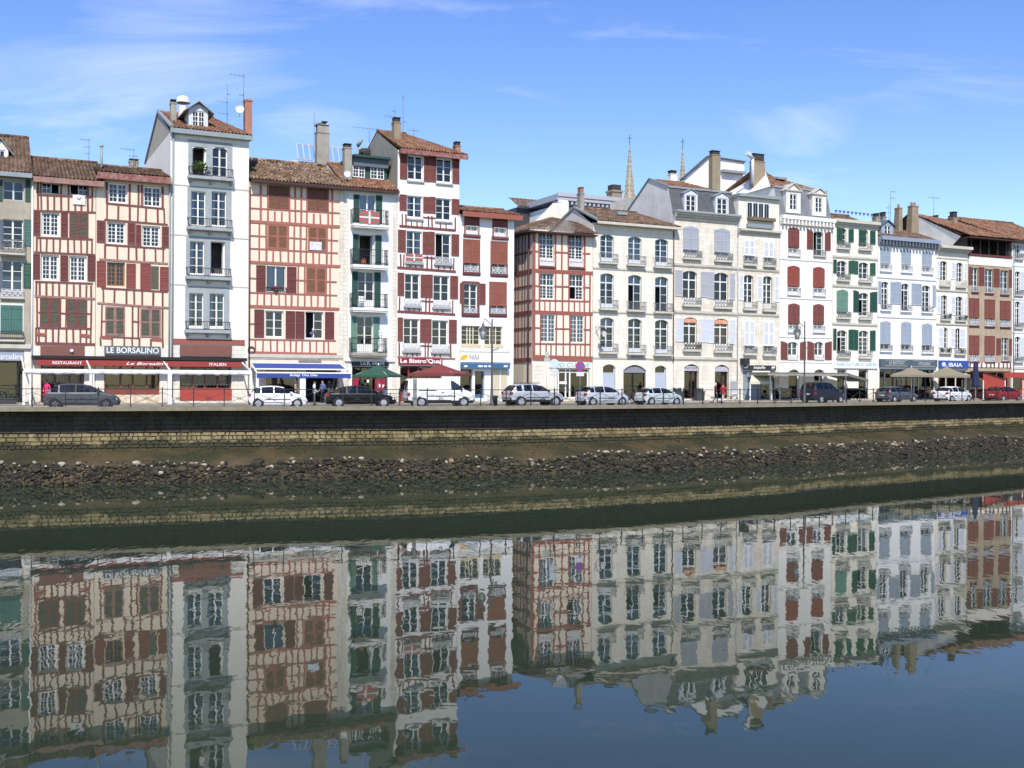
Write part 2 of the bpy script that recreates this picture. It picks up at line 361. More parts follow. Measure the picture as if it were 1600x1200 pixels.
def strip(mb, prof, mi=0, step=1, smooth=False, jit=0.0, u0=0, u1=None):
    n = len(EDGE) if u1 is None else u1
    idx = list(range(u0, n, step)); base = len(mb.v); k = len(prof)
    for i in idx:
        for (o, z) in prof:
            jo = RND.uniform(-jit, jit); jz = RND.uniform(-jit, jit) * 0.6
            mb.v.append((EDGE[i].x + NRM[i].x * (o + jo), EDGE[i].y + NRM[i].y * (o + jo), z + jz))
    for a in range(len(idx) - 1):
        for j in range(k - 1):
            q = base + a * k + j
            mb.f.append((q, q + k, q + k + 1, q + 1)); mb.m.append(mi); mb.sm.append(smooth)

# water: still, with low ripples
wm = bpy.data.materials.new('river_water'); wm.use_nodes = True
N, L = wm.node_tree.nodes, wm.node_tree.links; p = N['Principled BSDF']
p.inputs['Base Color'].default_value = (0.026, 0.039, 0.023, 1); p.inputs['Roughness'].default_value = 0.015; p.inputs['IOR'].default_value = 1.33
p.inputs['Specular Tint'].default_value = (0.72, 0.78, 0.71, 1)
t = N.new('ShaderNodeTexCoord')
def ripple(scl, sc_, det, rot):
    mp = N.new('ShaderNodeMapping'); mp.inputs['Scale'].default_value = scl; mp.inputs['Rotation'].default_value = (0, 0, radians(rot)); L.new(t.outputs['Object'], mp.inputs[0])
    no = N.new('ShaderNodeTexNoise'); no.inputs['Scale'].default_value = sc_; no.inputs['Detail'].default_value = det; no.inputs['Roughness'].default_value = 0.45; no.inputs['Distortion'].default_value = 0.4
    L.new(mp.outputs[0], no.inputs['Vector']); return no.outputs['Fac']
r1 = ripple((3.2, 1.05, 1), 1.1, 1.2, 6); r2 = ripple((0.7, 1.2, 1), 1.2, 2.0, 25); r3 = ripple((0.6, 2.0, 1), 0.05, 3.0, 12)
m1 = N.new('ShaderNodeMath'); m1.operation = 'MULTIPLY'; m1.inputs[1].default_value = 0.85; L.new(r2, m1.inputs[0])
ad = N.new('ShaderNodeMath'); ad.operation = 'ADD'; L.new(r1, ad.inputs[0]); L.new(m1.outputs[0], ad.inputs[1])
bp = N.new('ShaderNodeBump'); bp.inputs['Strength'].default_value = 1.0; bp.inputs['Distance'].default_value = 0.0013
pm_ = N.new('ShaderNodeMapRange'); pm_.inputs[1].default_value = 0.35; pm_.inputs[2].default_value = 0.75; pm_.inputs[3].default_value = 0.55; pm_.inputs[4].default_value = 1.9; L.new(r3, pm_.inputs[0]); pr_ = N.new('ShaderNodeMath'); pr_.operation = 'MULTIPLY'; L.new(ad.outputs[0], pr_.inputs[0]); L.new(pm_.outputs[0], pr_.inputs[1]); L.new(pr_.outputs[0], bp.inputs['Height']); L.new(bp.outputs[0], p.inputs['Normal'])
mb = MB(); mb.poly([(-1500, -400, 0), (1500, -400, 0), (1500, 400, 0), (-1500, 400, 0)])
mb.build('water', wm, kind='structure', label='calm green river water mirroring the houses')

# road, pavement and the ground behind the houses
ASPH = mat('asphalt', (0.17, 0.165, 0.15), 0.9, 0.2, 0.6, fine=0.2)
PAVE = mat('pavement', (0.36, 0.33, 0.27), 0.9, 0.2, 0.8, fine=0.2)
mb = MB(); base = 0
idx = list(range(0, len(EDGE), 4))
for i in idx:
    e = EDGE[i] - NRM[i] * 0.40; d = Vector((e.x, e.y - D0)); s = d.x * CT + d.y * ST
    q = W(s, -30, ROAD); mb.v.extend([(e.x, e.y, ROAD), (q.x, q.y, ROAD)])
for a in range(len(idx) - 1):
    mb.f.append((2 * a, 2 * a + 2, 2 * a + 3, 2 * a + 1)); mb.m.append(0); mb.sm.append(False)
mb.build('road', ASPH, kind='structure', label='grey asphalt quay road with parked cars')
mb = MB()
s0, s1 = -75, 110
a, b, c, d = W(s0, 4.3, 0), W(s1, 4.3, 0), W(s1, -29, 0), W(s0, -29, 0)
mb.hexa([(q.x, q.y, ROAD + 0.004) for q in (a, b, c, d)] + [(q.x, q.y, BASE) for q in (a, b, c, d)])
mb.build('pavement', PAVE, kind='structure', label='pale raised pavement along the house fronts')
mb = MB(); q = [W(-900, -29.5, 3.9), W(900, -29.5, 3.9), W(900, -3000, 3.9), W(-900, -3000, 3.9)]
mb.poly(q); mb.build('ground', mat('town_ground', (0.22, 0.2, 0.17), 0.9, 0.2), kind='structure')

# quay wall
QUAY = thing('quay_wall', 'dark stained and shaded quay wall with pale coping and yellow stone foot', 'quay wall'); QUAY['kind'] = 'structure'
del QUAY['category']
COPE = mat('coping_concrete', (0.26, 0.228, 0.165), 0.9, 0.35, 1.6, fine=0.35, streak=0.2)
STAIN_SHADE = mat('black_stained_shaded_stone', (0.046, 0.036, 0.024), 0.9, 0.45, 0.9, streak=0.5, stain=(0.10, 0.085, 0.062), fine=0.35)  # real stain, with the overhang's shadow also put into the dark colour
mb = MB(); strip(mb, [(-0.42, 4.005), (-0.42, 4.235), (-0.01, 4.225), (0.0, 3.99), (-1.12, 3.985)], smooth=False, jit=0.004)
mb.build('coping', COPE, QUAY)
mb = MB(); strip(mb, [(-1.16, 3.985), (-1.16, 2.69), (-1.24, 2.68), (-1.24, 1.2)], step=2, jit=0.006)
mb.build('wall_face', STAIN_SHADE, QUAY)
YM = bpy.data.materials.new('yellow_quay_stone'); YM.use_nodes = True
N, L = YM.node_tree.nodes, YM.node_tree.links; p = N['Principled BSDF']; p.inputs['Roughness'].default_value = 0.88; p.inputs['Specular IOR Level'].default_value = 0.2
ge = N.new('ShaderNodeNewGeometry'); oi = N.new('ShaderNodeObjectInfo'); sx = N.new('ShaderNodeSeparateXYZ'); L.new(ge.outputs['Position'], sx.inputs[0])
vo = N.new('ShaderNodeTexVoronoi'); vo.inputs['Scale'].default_value = 1.7; L.new(ge.outputs['Position'], vo.inputs['Vector']); sv = N.new('ShaderNodeSeparateColor'); L.new(vo.outputs['Color'], sv.inputs[0])
cr = N.new('ShaderNodeValToRGB'); e = cr.color_ramp.elements; e[0].color = (0.15, 0.118, 0.062, 1); e[1].color = (0.31, 0.255, 0.145, 1); q = e.new(0.5); q.color = (0.235, 0.188, 0.098, 1); L.new(sv.outputs[0], cr.inputs['Fac'])
no = N.new('ShaderNodeTexNoise'); no.inputs['Scale'].default_value = 0.55; no.inputs['Detail'].default_value = 9; no.inputs['Roughness'].default_value = 0.68; L.new(ge.outputs['Position'], no.inputs['Vector'])
mz = N.new('ShaderNodeMapRange'); mz.inputs[1].default_value = 1.66; mz.inputs[2].default_value = 2.52; mz.inputs[3].default_value = 0.36; mz.inputs[4].default_value = -0.22; L.new(sx.outputs['Z'], mz.inputs[0])      # algae grow to the tide line
ma = N.new('ShaderNodeMath'); L.new(no.outputs['Fac'], ma.inputs[0]); L.new(mz.outputs[0], ma.inputs[1]); mr = N.new('ShaderNodeMapRange'); mr.inputs[1].default_value = 0.50; mr.inputs[2].default_value = 0.62; L.new(ma.outputs[0], mr.inputs[0])
mx = N.new('ShaderNodeMix'); mx.data_type = 'RGBA'; L.new(mr.outputs[0], mx.inputs['Factor']); L.new(cr.outputs['Color'], mx.inputs['A']); mx.inputs['B'].default_value = (0.046, 0.047, 0.028, 1)
n3 = N.new('ShaderNodeTexNoise'); n3.inputs['Scale'].default_value = 7; n3.inputs['Detail'].default_value = 5; L.new(ge.outputs['Position'], n3.inputs['Vector']); m3 = N.new('ShaderNodeMapRange'); m3.inputs[1].default_value = 0.5; m3.inputs[2].default_value = 0.75; m3.inputs[4].default_value = 0.7; L.new(n3.outputs['Fac'], m3.inputs[0])
mx2 = N.new('ShaderNodeMix'); mx2.data_type = 'RGBA'; L.new(m3.outputs[0], mx2.inputs['Factor']); L.new(mx.outputs['Result'], mx2.inputs['A']); mx2.inputs['B'].default_value = (0.10, 0.085, 0.05, 1); L.new(mx2.outputs['Result'], p.inputs['Base Color'])
YST = [YM]
def stone_mesh(seed):
    r = random.Random(seed); m = MB(); j = lambda a: a + r.uniform(-0.09, 0.07)
    c = 0.80
    lo = [(j(-0.5), 0.0, j(-0.5)), (j(0.5), 0.0, j(-0.5)), (j(0.5), 0.0, j(0.5)), (j(-0.5), 0.0, j(0.5))]
    hi = [(x * c, -1.0 + r.uniform(-0.15, 0.15), z * c) for x, y, z in lo]
    m.poly(hi)
    for k in range(4): m.poly([lo[k], lo[(k + 1) % 4], hi[(k + 1) % 4], hi[k]])
    return m
STM = []
for mi, ym in enumerate(YST):
    for k in range(4): STM.append((mi, stone_mesh(mi * 10 + k).data('stone', [ym])))
stones = []
COURSES = [(1.58, 1.78), (1.78, 1.98), (1.98, 2.20), (2.20, 2.45), (2.45, 2.67)]
for ci, (z0, z1) in enumerate(COURSES):
    u = RND.uniform(0, 0.5)
    while u < ELEN - 1:
        l = RND.uniform(0.22, 0.66); stones.append((u + l / 2, l - 0.02, (z0 + z1) / 2 + RND.uniform(-0.01, 0.01), z1 - z0 - 0.018, ci)); u += l
uL, uR = eu(-20), eu(1620)
vis = [s for s in stones if uL < s[0] < uR and s[4] in (2, 3, 4)]
vis.sort(key=lambda s: -s[1] * s[3] / epos(s[0], 0, 0).y ** 2); indiv = set(id(s) for s in vis[:296])
rest = MB()
for s in stones:
    u, l, z, h, ci = s
    kind = 0
    pos = epos(u, -1.235, z); ang = eang(u); dep = RND.uniform(0.06, 0.11)
    me = RND.choice([m for k, m in STM if k == kind])
    if id(s) in indiv:
        o = link('stone', me, QUAY, pos, (0, 0, ang)); o.scale = (l, dep, h)
    else:
        base = len(rest.v); ca, sa = cos(ang), sin(ang)
        for v in me.vertices:
            x, y, zz = v.co.x * l, v.co.y * dep, v.co.z * h; rest.v.append((pos.x + x * ca - y * sa, pos.y + x * sa + y * ca, pos.z + zz))
        for pl in me.polygons: rest.f.append(tuple(base + k for k in pl.vertices)); rest.m.append(kind); rest.sm.append(False)
rest.build('stonework', YST, QUAY, kind='stuff')
dark = MB()
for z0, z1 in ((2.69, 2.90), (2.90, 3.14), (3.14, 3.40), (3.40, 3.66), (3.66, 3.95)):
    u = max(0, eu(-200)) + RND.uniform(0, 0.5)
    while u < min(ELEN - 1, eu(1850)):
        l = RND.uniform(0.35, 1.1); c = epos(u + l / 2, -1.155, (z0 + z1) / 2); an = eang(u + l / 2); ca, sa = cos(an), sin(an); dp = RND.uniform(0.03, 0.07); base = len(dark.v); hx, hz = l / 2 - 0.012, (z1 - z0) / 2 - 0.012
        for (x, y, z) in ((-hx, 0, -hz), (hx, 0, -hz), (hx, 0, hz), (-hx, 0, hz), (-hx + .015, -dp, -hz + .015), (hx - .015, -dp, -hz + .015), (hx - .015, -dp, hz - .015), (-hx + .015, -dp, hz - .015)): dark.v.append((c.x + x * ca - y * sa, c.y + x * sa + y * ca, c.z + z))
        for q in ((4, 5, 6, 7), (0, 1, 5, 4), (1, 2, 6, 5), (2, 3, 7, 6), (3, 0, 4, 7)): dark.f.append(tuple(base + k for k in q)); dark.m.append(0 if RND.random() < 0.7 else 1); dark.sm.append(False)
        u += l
dark.build('upper_stonework', [STAIN_SHADE, mat('brown_stained_shaded_stone', (0.085, 0.070, 0.048), 0.9, 0.4, 1.5, fine=0.3)], QUAY, kind='stuff')  # stained courses, coloured dark down to the edge of the overhang's shadow

# bank: algae slope with a fringe of rubble at the water
BANKM = bpy.data.materials.new('algae_mud'); BANKM.use_nodes = True
N, L = BANKM.node_tree.nodes, BANKM.node_tree.links; p = N['Principled BSDF']; p.inputs['Roughness'].default_value = 0.75; p.inputs['Specular IOR Level'].default_value = 0.3
t = N.new('ShaderNodeTexCoord'); no = N.new('ShaderNodeTexNoise'); no.inputs['Scale'].default_value = 0.35; no.inputs['Detail'].default_value = 10; no.inputs['Roughness'].default_value = 0.7; L.new(t.outputs['Object'], no.inputs['Vector'])
cr = N.new('ShaderNodeValToRGB'); e = cr.color_ramp.elements; e[0].position = 0.3; e[0].color = (0.028, 0.027, 0.014, 1); e[1].position = 0.72; e[1].color = (0.094, 0.065, 0.032, 1)
q = e.new(0.45); q.color = (0.037, 0.037, 0.017, 1); q = e.new(0.58); q.color = (0.075, 0.055, 0.026, 1)
L.new(no.outputs['Fac'], cr.inputs['Fac']); L.new(cr.outputs['Color'], p.inputs['Base Color'])
b = N.new('ShaderNodeBump'); b.inputs['Strength'].default_value = 0.8; b.inputs['Distance'].default_value = 0.05
n2 = N.new('ShaderNodeTexNoise'); n2.inputs['Scale'].default_value = 5; n2.inputs['Detail'].default_value = 6; L.new(t.outputs['Object'], n2.inputs['Vector']); L.new(n2.outputs['Fac'], b.inputs['Height']); L.new(b.outputs[0], p.inputs['Normal'])
mb = MB(); strip(mb, [(-1.25, 1.74), (-0.9, 1.64), (-0.4, 1.54), (0.0, 1.44), (0.4, 1.34), (0.8, 1.22), (1.1, 1.12), (1.35, 1.0), (1.6, 0.8), (1.9, 0.5), (2.2, 0.2), (2.6, -0.2), (4, -1)], jit=0.035, smooth=True)
BANK = mb.build('river_bank', BANKM, kind='structure', label='muddy algae slope at the foot of the quay wall')
ROCKD = [mat('dark_wet_rock', (0.026, 0.023, 0.015), 0.7, 0.4, 2, fine=0.3), mat('brown_rock', (0.066, 0.054, 0.031), 0.8, 0.35, 2, fine=0.3), mat('grey_rock', (0.042, 0.040, 0.028), 0.8, 0.3, 2, fine=0.3)]
ROCKP = [mat('pale_rock', (0.42, 0.37, 0.28), 0.85, 0.25, 3, fine=0.25), mat('pinkish_rock', (0.32, 0.25, 0.18), 0.85, 0.25, 3, fine=0.25), mat('tan_rock', (0.22, 0.18, 0.105), 0.85, 0.25, 3, fine=0.25)]
PHI = (1 + 5 ** 0.5) / 2
ICO = [Vector(v).normalized() for v in ((-1, PHI, 0), (1, PHI, 0), (-1, -PHI, 0), (1, -PHI, 0), (0, -1, PHI), (0, 1, PHI), (0, -1, -PHI), (0, 1, -PHI), (PHI, 0, -1), (PHI, 0, 1), (-PHI, 0, -1), (-PHI, 0, 1))]
ICF = [(0, 11, 5), (0, 5, 1), (0, 1, 7), (0, 7, 10), (0, 10, 11), (1, 5, 9), (5, 11, 4), (11, 10, 2), (10, 7, 6), (7, 1, 8), (3, 9, 4), (3, 4, 2), (3, 2, 6), (3, 6, 8), (3, 8, 9), (4, 9, 5), (2, 4, 11), (6, 2, 10), (8, 6, 7), (9, 8, 1)]
def rock(mb, c, r, mi):
    base = len(mb.v); sx, sy, sz = RND.uniform(0.8, 1.5), RND.uniform(0.7, 1.1), RND.uniform(0.55, 0.95); an = RND.uniform(0, 6.28)
    for v in ICO:
        q = RND.uniform(0.72, 1.15); x, y, z = v.x * r * sx * q, v.y * r * sy * q, v.z * r * sz * q
        mb.v.append((c.x + x * cos(an) - y * sin(an), c.y + x * sin(an) + y * cos(an), c.z + z))
    for f in ICF: mb.f.append(tuple(base + k for k in f)); mb.m.append(mi); mb.sm.append(False)
def bank_z(o):
    pr = [(-1.0, 1.70), (0, 1.44), (1.1, 1.12), (1.35, 1.0), (1.6, 0.8), (1.9, 0.5), (2.2, 0.2), (2.6, -0.2), (4, -1)]
    for (a, za), (b, zb) in zip(pr, pr[1:]):
        if a <= o <= b: return za + (zb - za) * (o - a) / (b - a)
    return -1
mb = MB(); uA, uB = max(0, eu(-250)), min(ELEN - 1, eu(1900))
for k in range(12500):
    u = RND.uniform(uA, uB); o = 1.40 + 1.3 * RND.random() ** 0.95 + 0.25 * math.sin(u * 0.19) * math.sin(u * 0.53)
    rock(mb, epos(u, o, bank_z(o) + RND.uniform(0.0, 0.1)), RND.uniform(0.05, 0.15) * (1.0 if RND.random() < 0.85 else 1.7), RND.choices((0, 1, 2), (0.60, 0.27, 0.13))[0])
for k in range(150):                                        # bigger blocks among the rubble
    u = RND.uniform(uA, uB); o = RND.uniform(1.3, 2.25); rock(mb, epos(u, o, bank_z(o) + RND.uniform(0.0, 0.08)), RND.uniform(0.22, 0.36), RND.choice((0, 0, 1, 2)))
mb.build('rubble', ROCKD, BANK, kind='stuff')
mb = MB()
for k in range(5200):                                       # gravel and weed tufts on the slope
    u = RND.uniform(uA, uB); o = RND.uniform(-1.15, 1.4); dens = math.sin(u * 0.31) * math.sin(u * 0.83 + o * 1.7) + RND.uniform(-0.6, 0.6)
    if dens < 0 and o > -0.7: continue
    rock(mb, epos(u, o, bank_z(o) + 0.01), RND.uniform(0.02, 0.065), RND.choices((0, 1, 2, 3), (0.35, 0.3, 0.1, 0.25))[0])
mb.build('gravel', ROCKD + [mat('weed', (0.040, 0.046, 0.018), 0.9, 0.3, 4)], BANK, kind='stuff')
for k in range(285):
    u = RND.uniform(uL, uR); o = RND.choice((1.34, 1.37, 1.4, 1.42, 1.45, 1.55, 1.7, 1.95)) + RND.uniform(-0.12, 0.12) + 0.25 * math.sin(u * 0.19) * math.sin(u * 0.53)
    r = RND.uniform(0.055, 0.13) if k % 7 else RND.uniform(0.14, 0.21)
    m1 = MB(); rock(m1, Vector((0, 0, 0)), r, 0); pos = epos(u, o, bank_z(o) + r * 0.55 + 0.06)
    m1.build('rock', RND.choices(ROCKP, (0.5, 0.2, 0.3))[0], BANK, loc=pos)
# ------------------------------------------------------------------ houses
def mpp(px): return D0 / (1 - T * ((px - CX) / FPX)) / FPX      # metres per pixel on the house line
def tile_sheet(mb, EL, ER, RR, RL, colw=0.25, rowh=0.38, amp=0.055, mi=0):
    EL, ER, RR, RL = map(Vector, (EL, ER, RR, RL))
    w = max((ER - EL).length, (RR - RL).length); h = max((RL - EL).length, (RR - ER).length)
    nc = max(3, int(w / colw)); nr = max(2, int(h / rowh)); sg = 4
    nrm = (ER - EL).cross(RL - EL)
    if nrm.length < 1e-6: nrm = (ER - EL).cross(RR - EL)
    nrm.normalize()
    if nrm.z < 0: nrm = -nrm
    jit = [RND.uniform(-0.02, 0.02) for _ in range(nc + 1)]
    for r in range(nr):
        base = len(mb.v)
        for (v, lift) in ((r / nr, 0.035), (min(1, (r + 1.12) / nr), 0.0)):
            for c in range(nc * sg + 1):
                u = c / (nc * sg); p = EL.lerp(ER, u).lerp(RL.lerp(RR, u), v)
                mb.v.append(tuple(p + nrm * (amp * sin(2 * pi * c / sg + 0.4) + lift + jit[c // sg] + RND.uniform(-0.008, 0.008))))
        k = nc * sg + 1
        for c in range(nc * sg): mb.f.append((base + c, base + c + 1, base + k + c + 1, base + k + c)); mb.m.append(mi); mb.sm.append(True)

def casement(fr, gl, xl, xr, zb, zt, y, cols=1, rows=3, transom=0, lo=True, ro=True, fw=0.075, cw=0.11, mw=0.035, low=0.0):
    """a two-leaf window: outer frame, centre stile, glazing bars; lo/ro tell whether the left/right leaf is shut"""
    fr.box(xl, xl + fw, y, y + 0.07, zb, zt); fr.box(xr - fw, xr, y, y + 0.07, zb, zt)
    fr.box(xl + fw, xr - fw, y, y + 0.07, zt - fw, zt); fr.box(xl + fw, xr - fw, y, y + 0.07, zb, zb + fw + low)
    z0, z1 = zb + fw + low, zt - fw
    if transom:
        ztr = zt - (zt - zb) * transom; fr.box(xl + fw, xr - fw, y - 0.012, y + 0.075, ztr - 0.05, ztr + 0.05)
        xm = (xl + xr) / 2; fr.box(xm - cw * 0.4, xm + cw * 0.4, y - 0.01, y + 0.06, ztr + 0.05, z1)
        for a, b in ((xl + fw, xm - cw * 0.4), (xm + cw * 0.4, xr - fw)):
            for c in range(1, cols): fr.box(a + (b - a) * c / cols - mw / 2, a + (b - a) * c / cols + mw / 2, y + 0.02, y + 0.05, ztr + 0.05, z1)
            if cols > 1: fr.box(a, b, y + 0.022, y + 0.048, (ztr + 0.05 + z1) / 2 - mw / 2, (ztr + 0.05 + z1) / 2 + mw / 2)
        gl.poly([(xl + fw, y + 0.035, ztr), (xr - fw, y + 0.035, ztr), (xr - fw, y + 0.035, z1), (xl + fw, y + 0.035, z1)])
        z1 = ztr - 0.05
    xm = (xl + xr) / 2
    if lo and ro: fr.box(xm - cw / 2, xm + cw / 2, y - 0.008, y + 0.065, z0, z1)
    for shut, a, b, side in ((lo, xl + fw, xm - cw / 2, -1), (ro, xm + cw / 2, xr - fw, 1)):
        if shut:
            if not (lo and ro):
                c = xm; fr.box(c - cw / 4, c + cw / 4, y, y + 0.06, z0, z1)
                if side < 0: b = c - cw / 4
                else: a = c + cw / 4
            for r in range(1, rows): zz = z0 + (z1 - z0) * r / rows; fr.box(a, b, y + 0.018, y + 0.052, zz - mw / 2, zz + mw / 2)
            for c in range(1, cols): xx = a + (b - a) * c / cols; fr.box(xx - mw / 2, xx + mw / 2, y + 0.02, y + 0.05, z0, z1)
            gl.poly([(a, y + 0.035, z0), (b, y + 0.035, z0), (b, y + 0.035, z1), (a, y + 0.035, z1)])
        else:
            xh = xl + fw if side < 0 else xr - fw; w = (xr - xl) / 2 - fw; s = -side       # leaf swung into the room
            fr.box(xh, xh + s * 0.05, y + 0.08, y + 0.08 + w, z0, z1)

def louver_leaf(mb, x0, x1, z0, z1, y, arch=(0.0, 0.0), style='louver', th=0.045):
    """one shutter leaf; material 0 frame, 1 slats. arch: how far the top drops at its left and right end"""
    st = min(0.085, (x1 - x0) * 0.16)
    if style == 'plank':
        n = max(2, int(round((x1 - x0) / 0.16)))
        for k in range(n):
            a, b = x0 + (x1 - x0) * k / n, x0 + (x1 - x0) * (k + 1) / n
            da, db = arch[0] + (arch[1] - arch[0]) * (k / n) ** (0.55 if arch[0] > arch[1] else 1.8), arch[0] + (arch[1] - arch[0]) * ((k + 1) / n) ** (0.55 if arch[0] > arch[1] else 1.8)
            mb.hexa([(a + 0.004, y, z0), (b - 0.004, y, z0), (b - 0.004, y + th, z0), (a + 0.004, y + th, z0), (a + 0.004, y, z1 - da), (b - 0.004, y, z1 - db), (b - 0.004, y + th, z1 - db), (a + 0.004, y + th, z1 - da)], 1)
        for zz in (z0 + (z1 - z0) * 0.12, z0 + (z1 - z0) * 0.5, z1 - max(arch) - (z1 - z0) * 0.12): mb.box(x0 + 0.01, x1 - 0.01, y - 0.02, y + 0.002, zz - 0.035, zz + 0.035, 0)
        return
    top = z1 - max(arch)
    mb.box(x0, x0 + st, y, y + th, z0, top); mb.box(x1 - st, x1, y, y + th, z0, top)
    zm = z0 + (top - z0) * 0.52
    mb.box(x0 + st, x1 - st, y + 0.002, y + th - 0.002, z0, z0 + 0.10); mb.box(x0 + st, x1 - st, y + 0.002, y + th - 0.002, zm - 0.04, zm + 0.04)
    if max(arch) > 0.005:
        seg = 5; e = 0.55 if arch[0] > arch[1] else 1.8
        for k in range(seg):
            a, b = x0 + (x1 - x0) * k / seg, x0 + (x1 - x0) * (k + 1) / seg; da, db = arch[0] + (arch[1] - arch[0]) * (k / seg) ** e, arch[0] + (arch[1] - arch[0]) * ((k + 1) / seg) ** e
            mb.hexa([(a, y + 0.001, top - 0.09), (b, y + 0.001, top - 0.09), (b, y + th - 0.001, top - 0.09), (a, y + th - 0.001, top - 0.09), (a, y + 0.001, z1 - da), (b, y + 0.001, z1 - db), (b, y + th - 0.001, z1 - db), (a, y + th - 0.001, z1 - da)])
    else: mb.box(x0 + st, x1 - st, y + 0.002, y + th - 0.002, top - 0.10, top)
    for a, b in ((z0 + 0.10, zm - 0.04), (zm + 0.04, top - 0.10)):
        n = max(2, int((b - a) / 0.085))
        for k in range(n):
            zc = a + (b - a) * (k + 0.5) / n; h = (b - a) / n * 0.5
            mb.hexa([(x0 + st, y + 0.006, zc - h * 1.05), (x1 - st, y + 0.006, zc - h * 1.05), (x1 - st, y + th, zc), (x0 + st, y + th, zc), (x0 + st, y + 0.008, zc - h * 0.7), (x1 - st, y + 0.008, zc - h * 0.7), (x1 - st, y + th, zc + h), (x0 + st, y + th, zc + h)], 1)

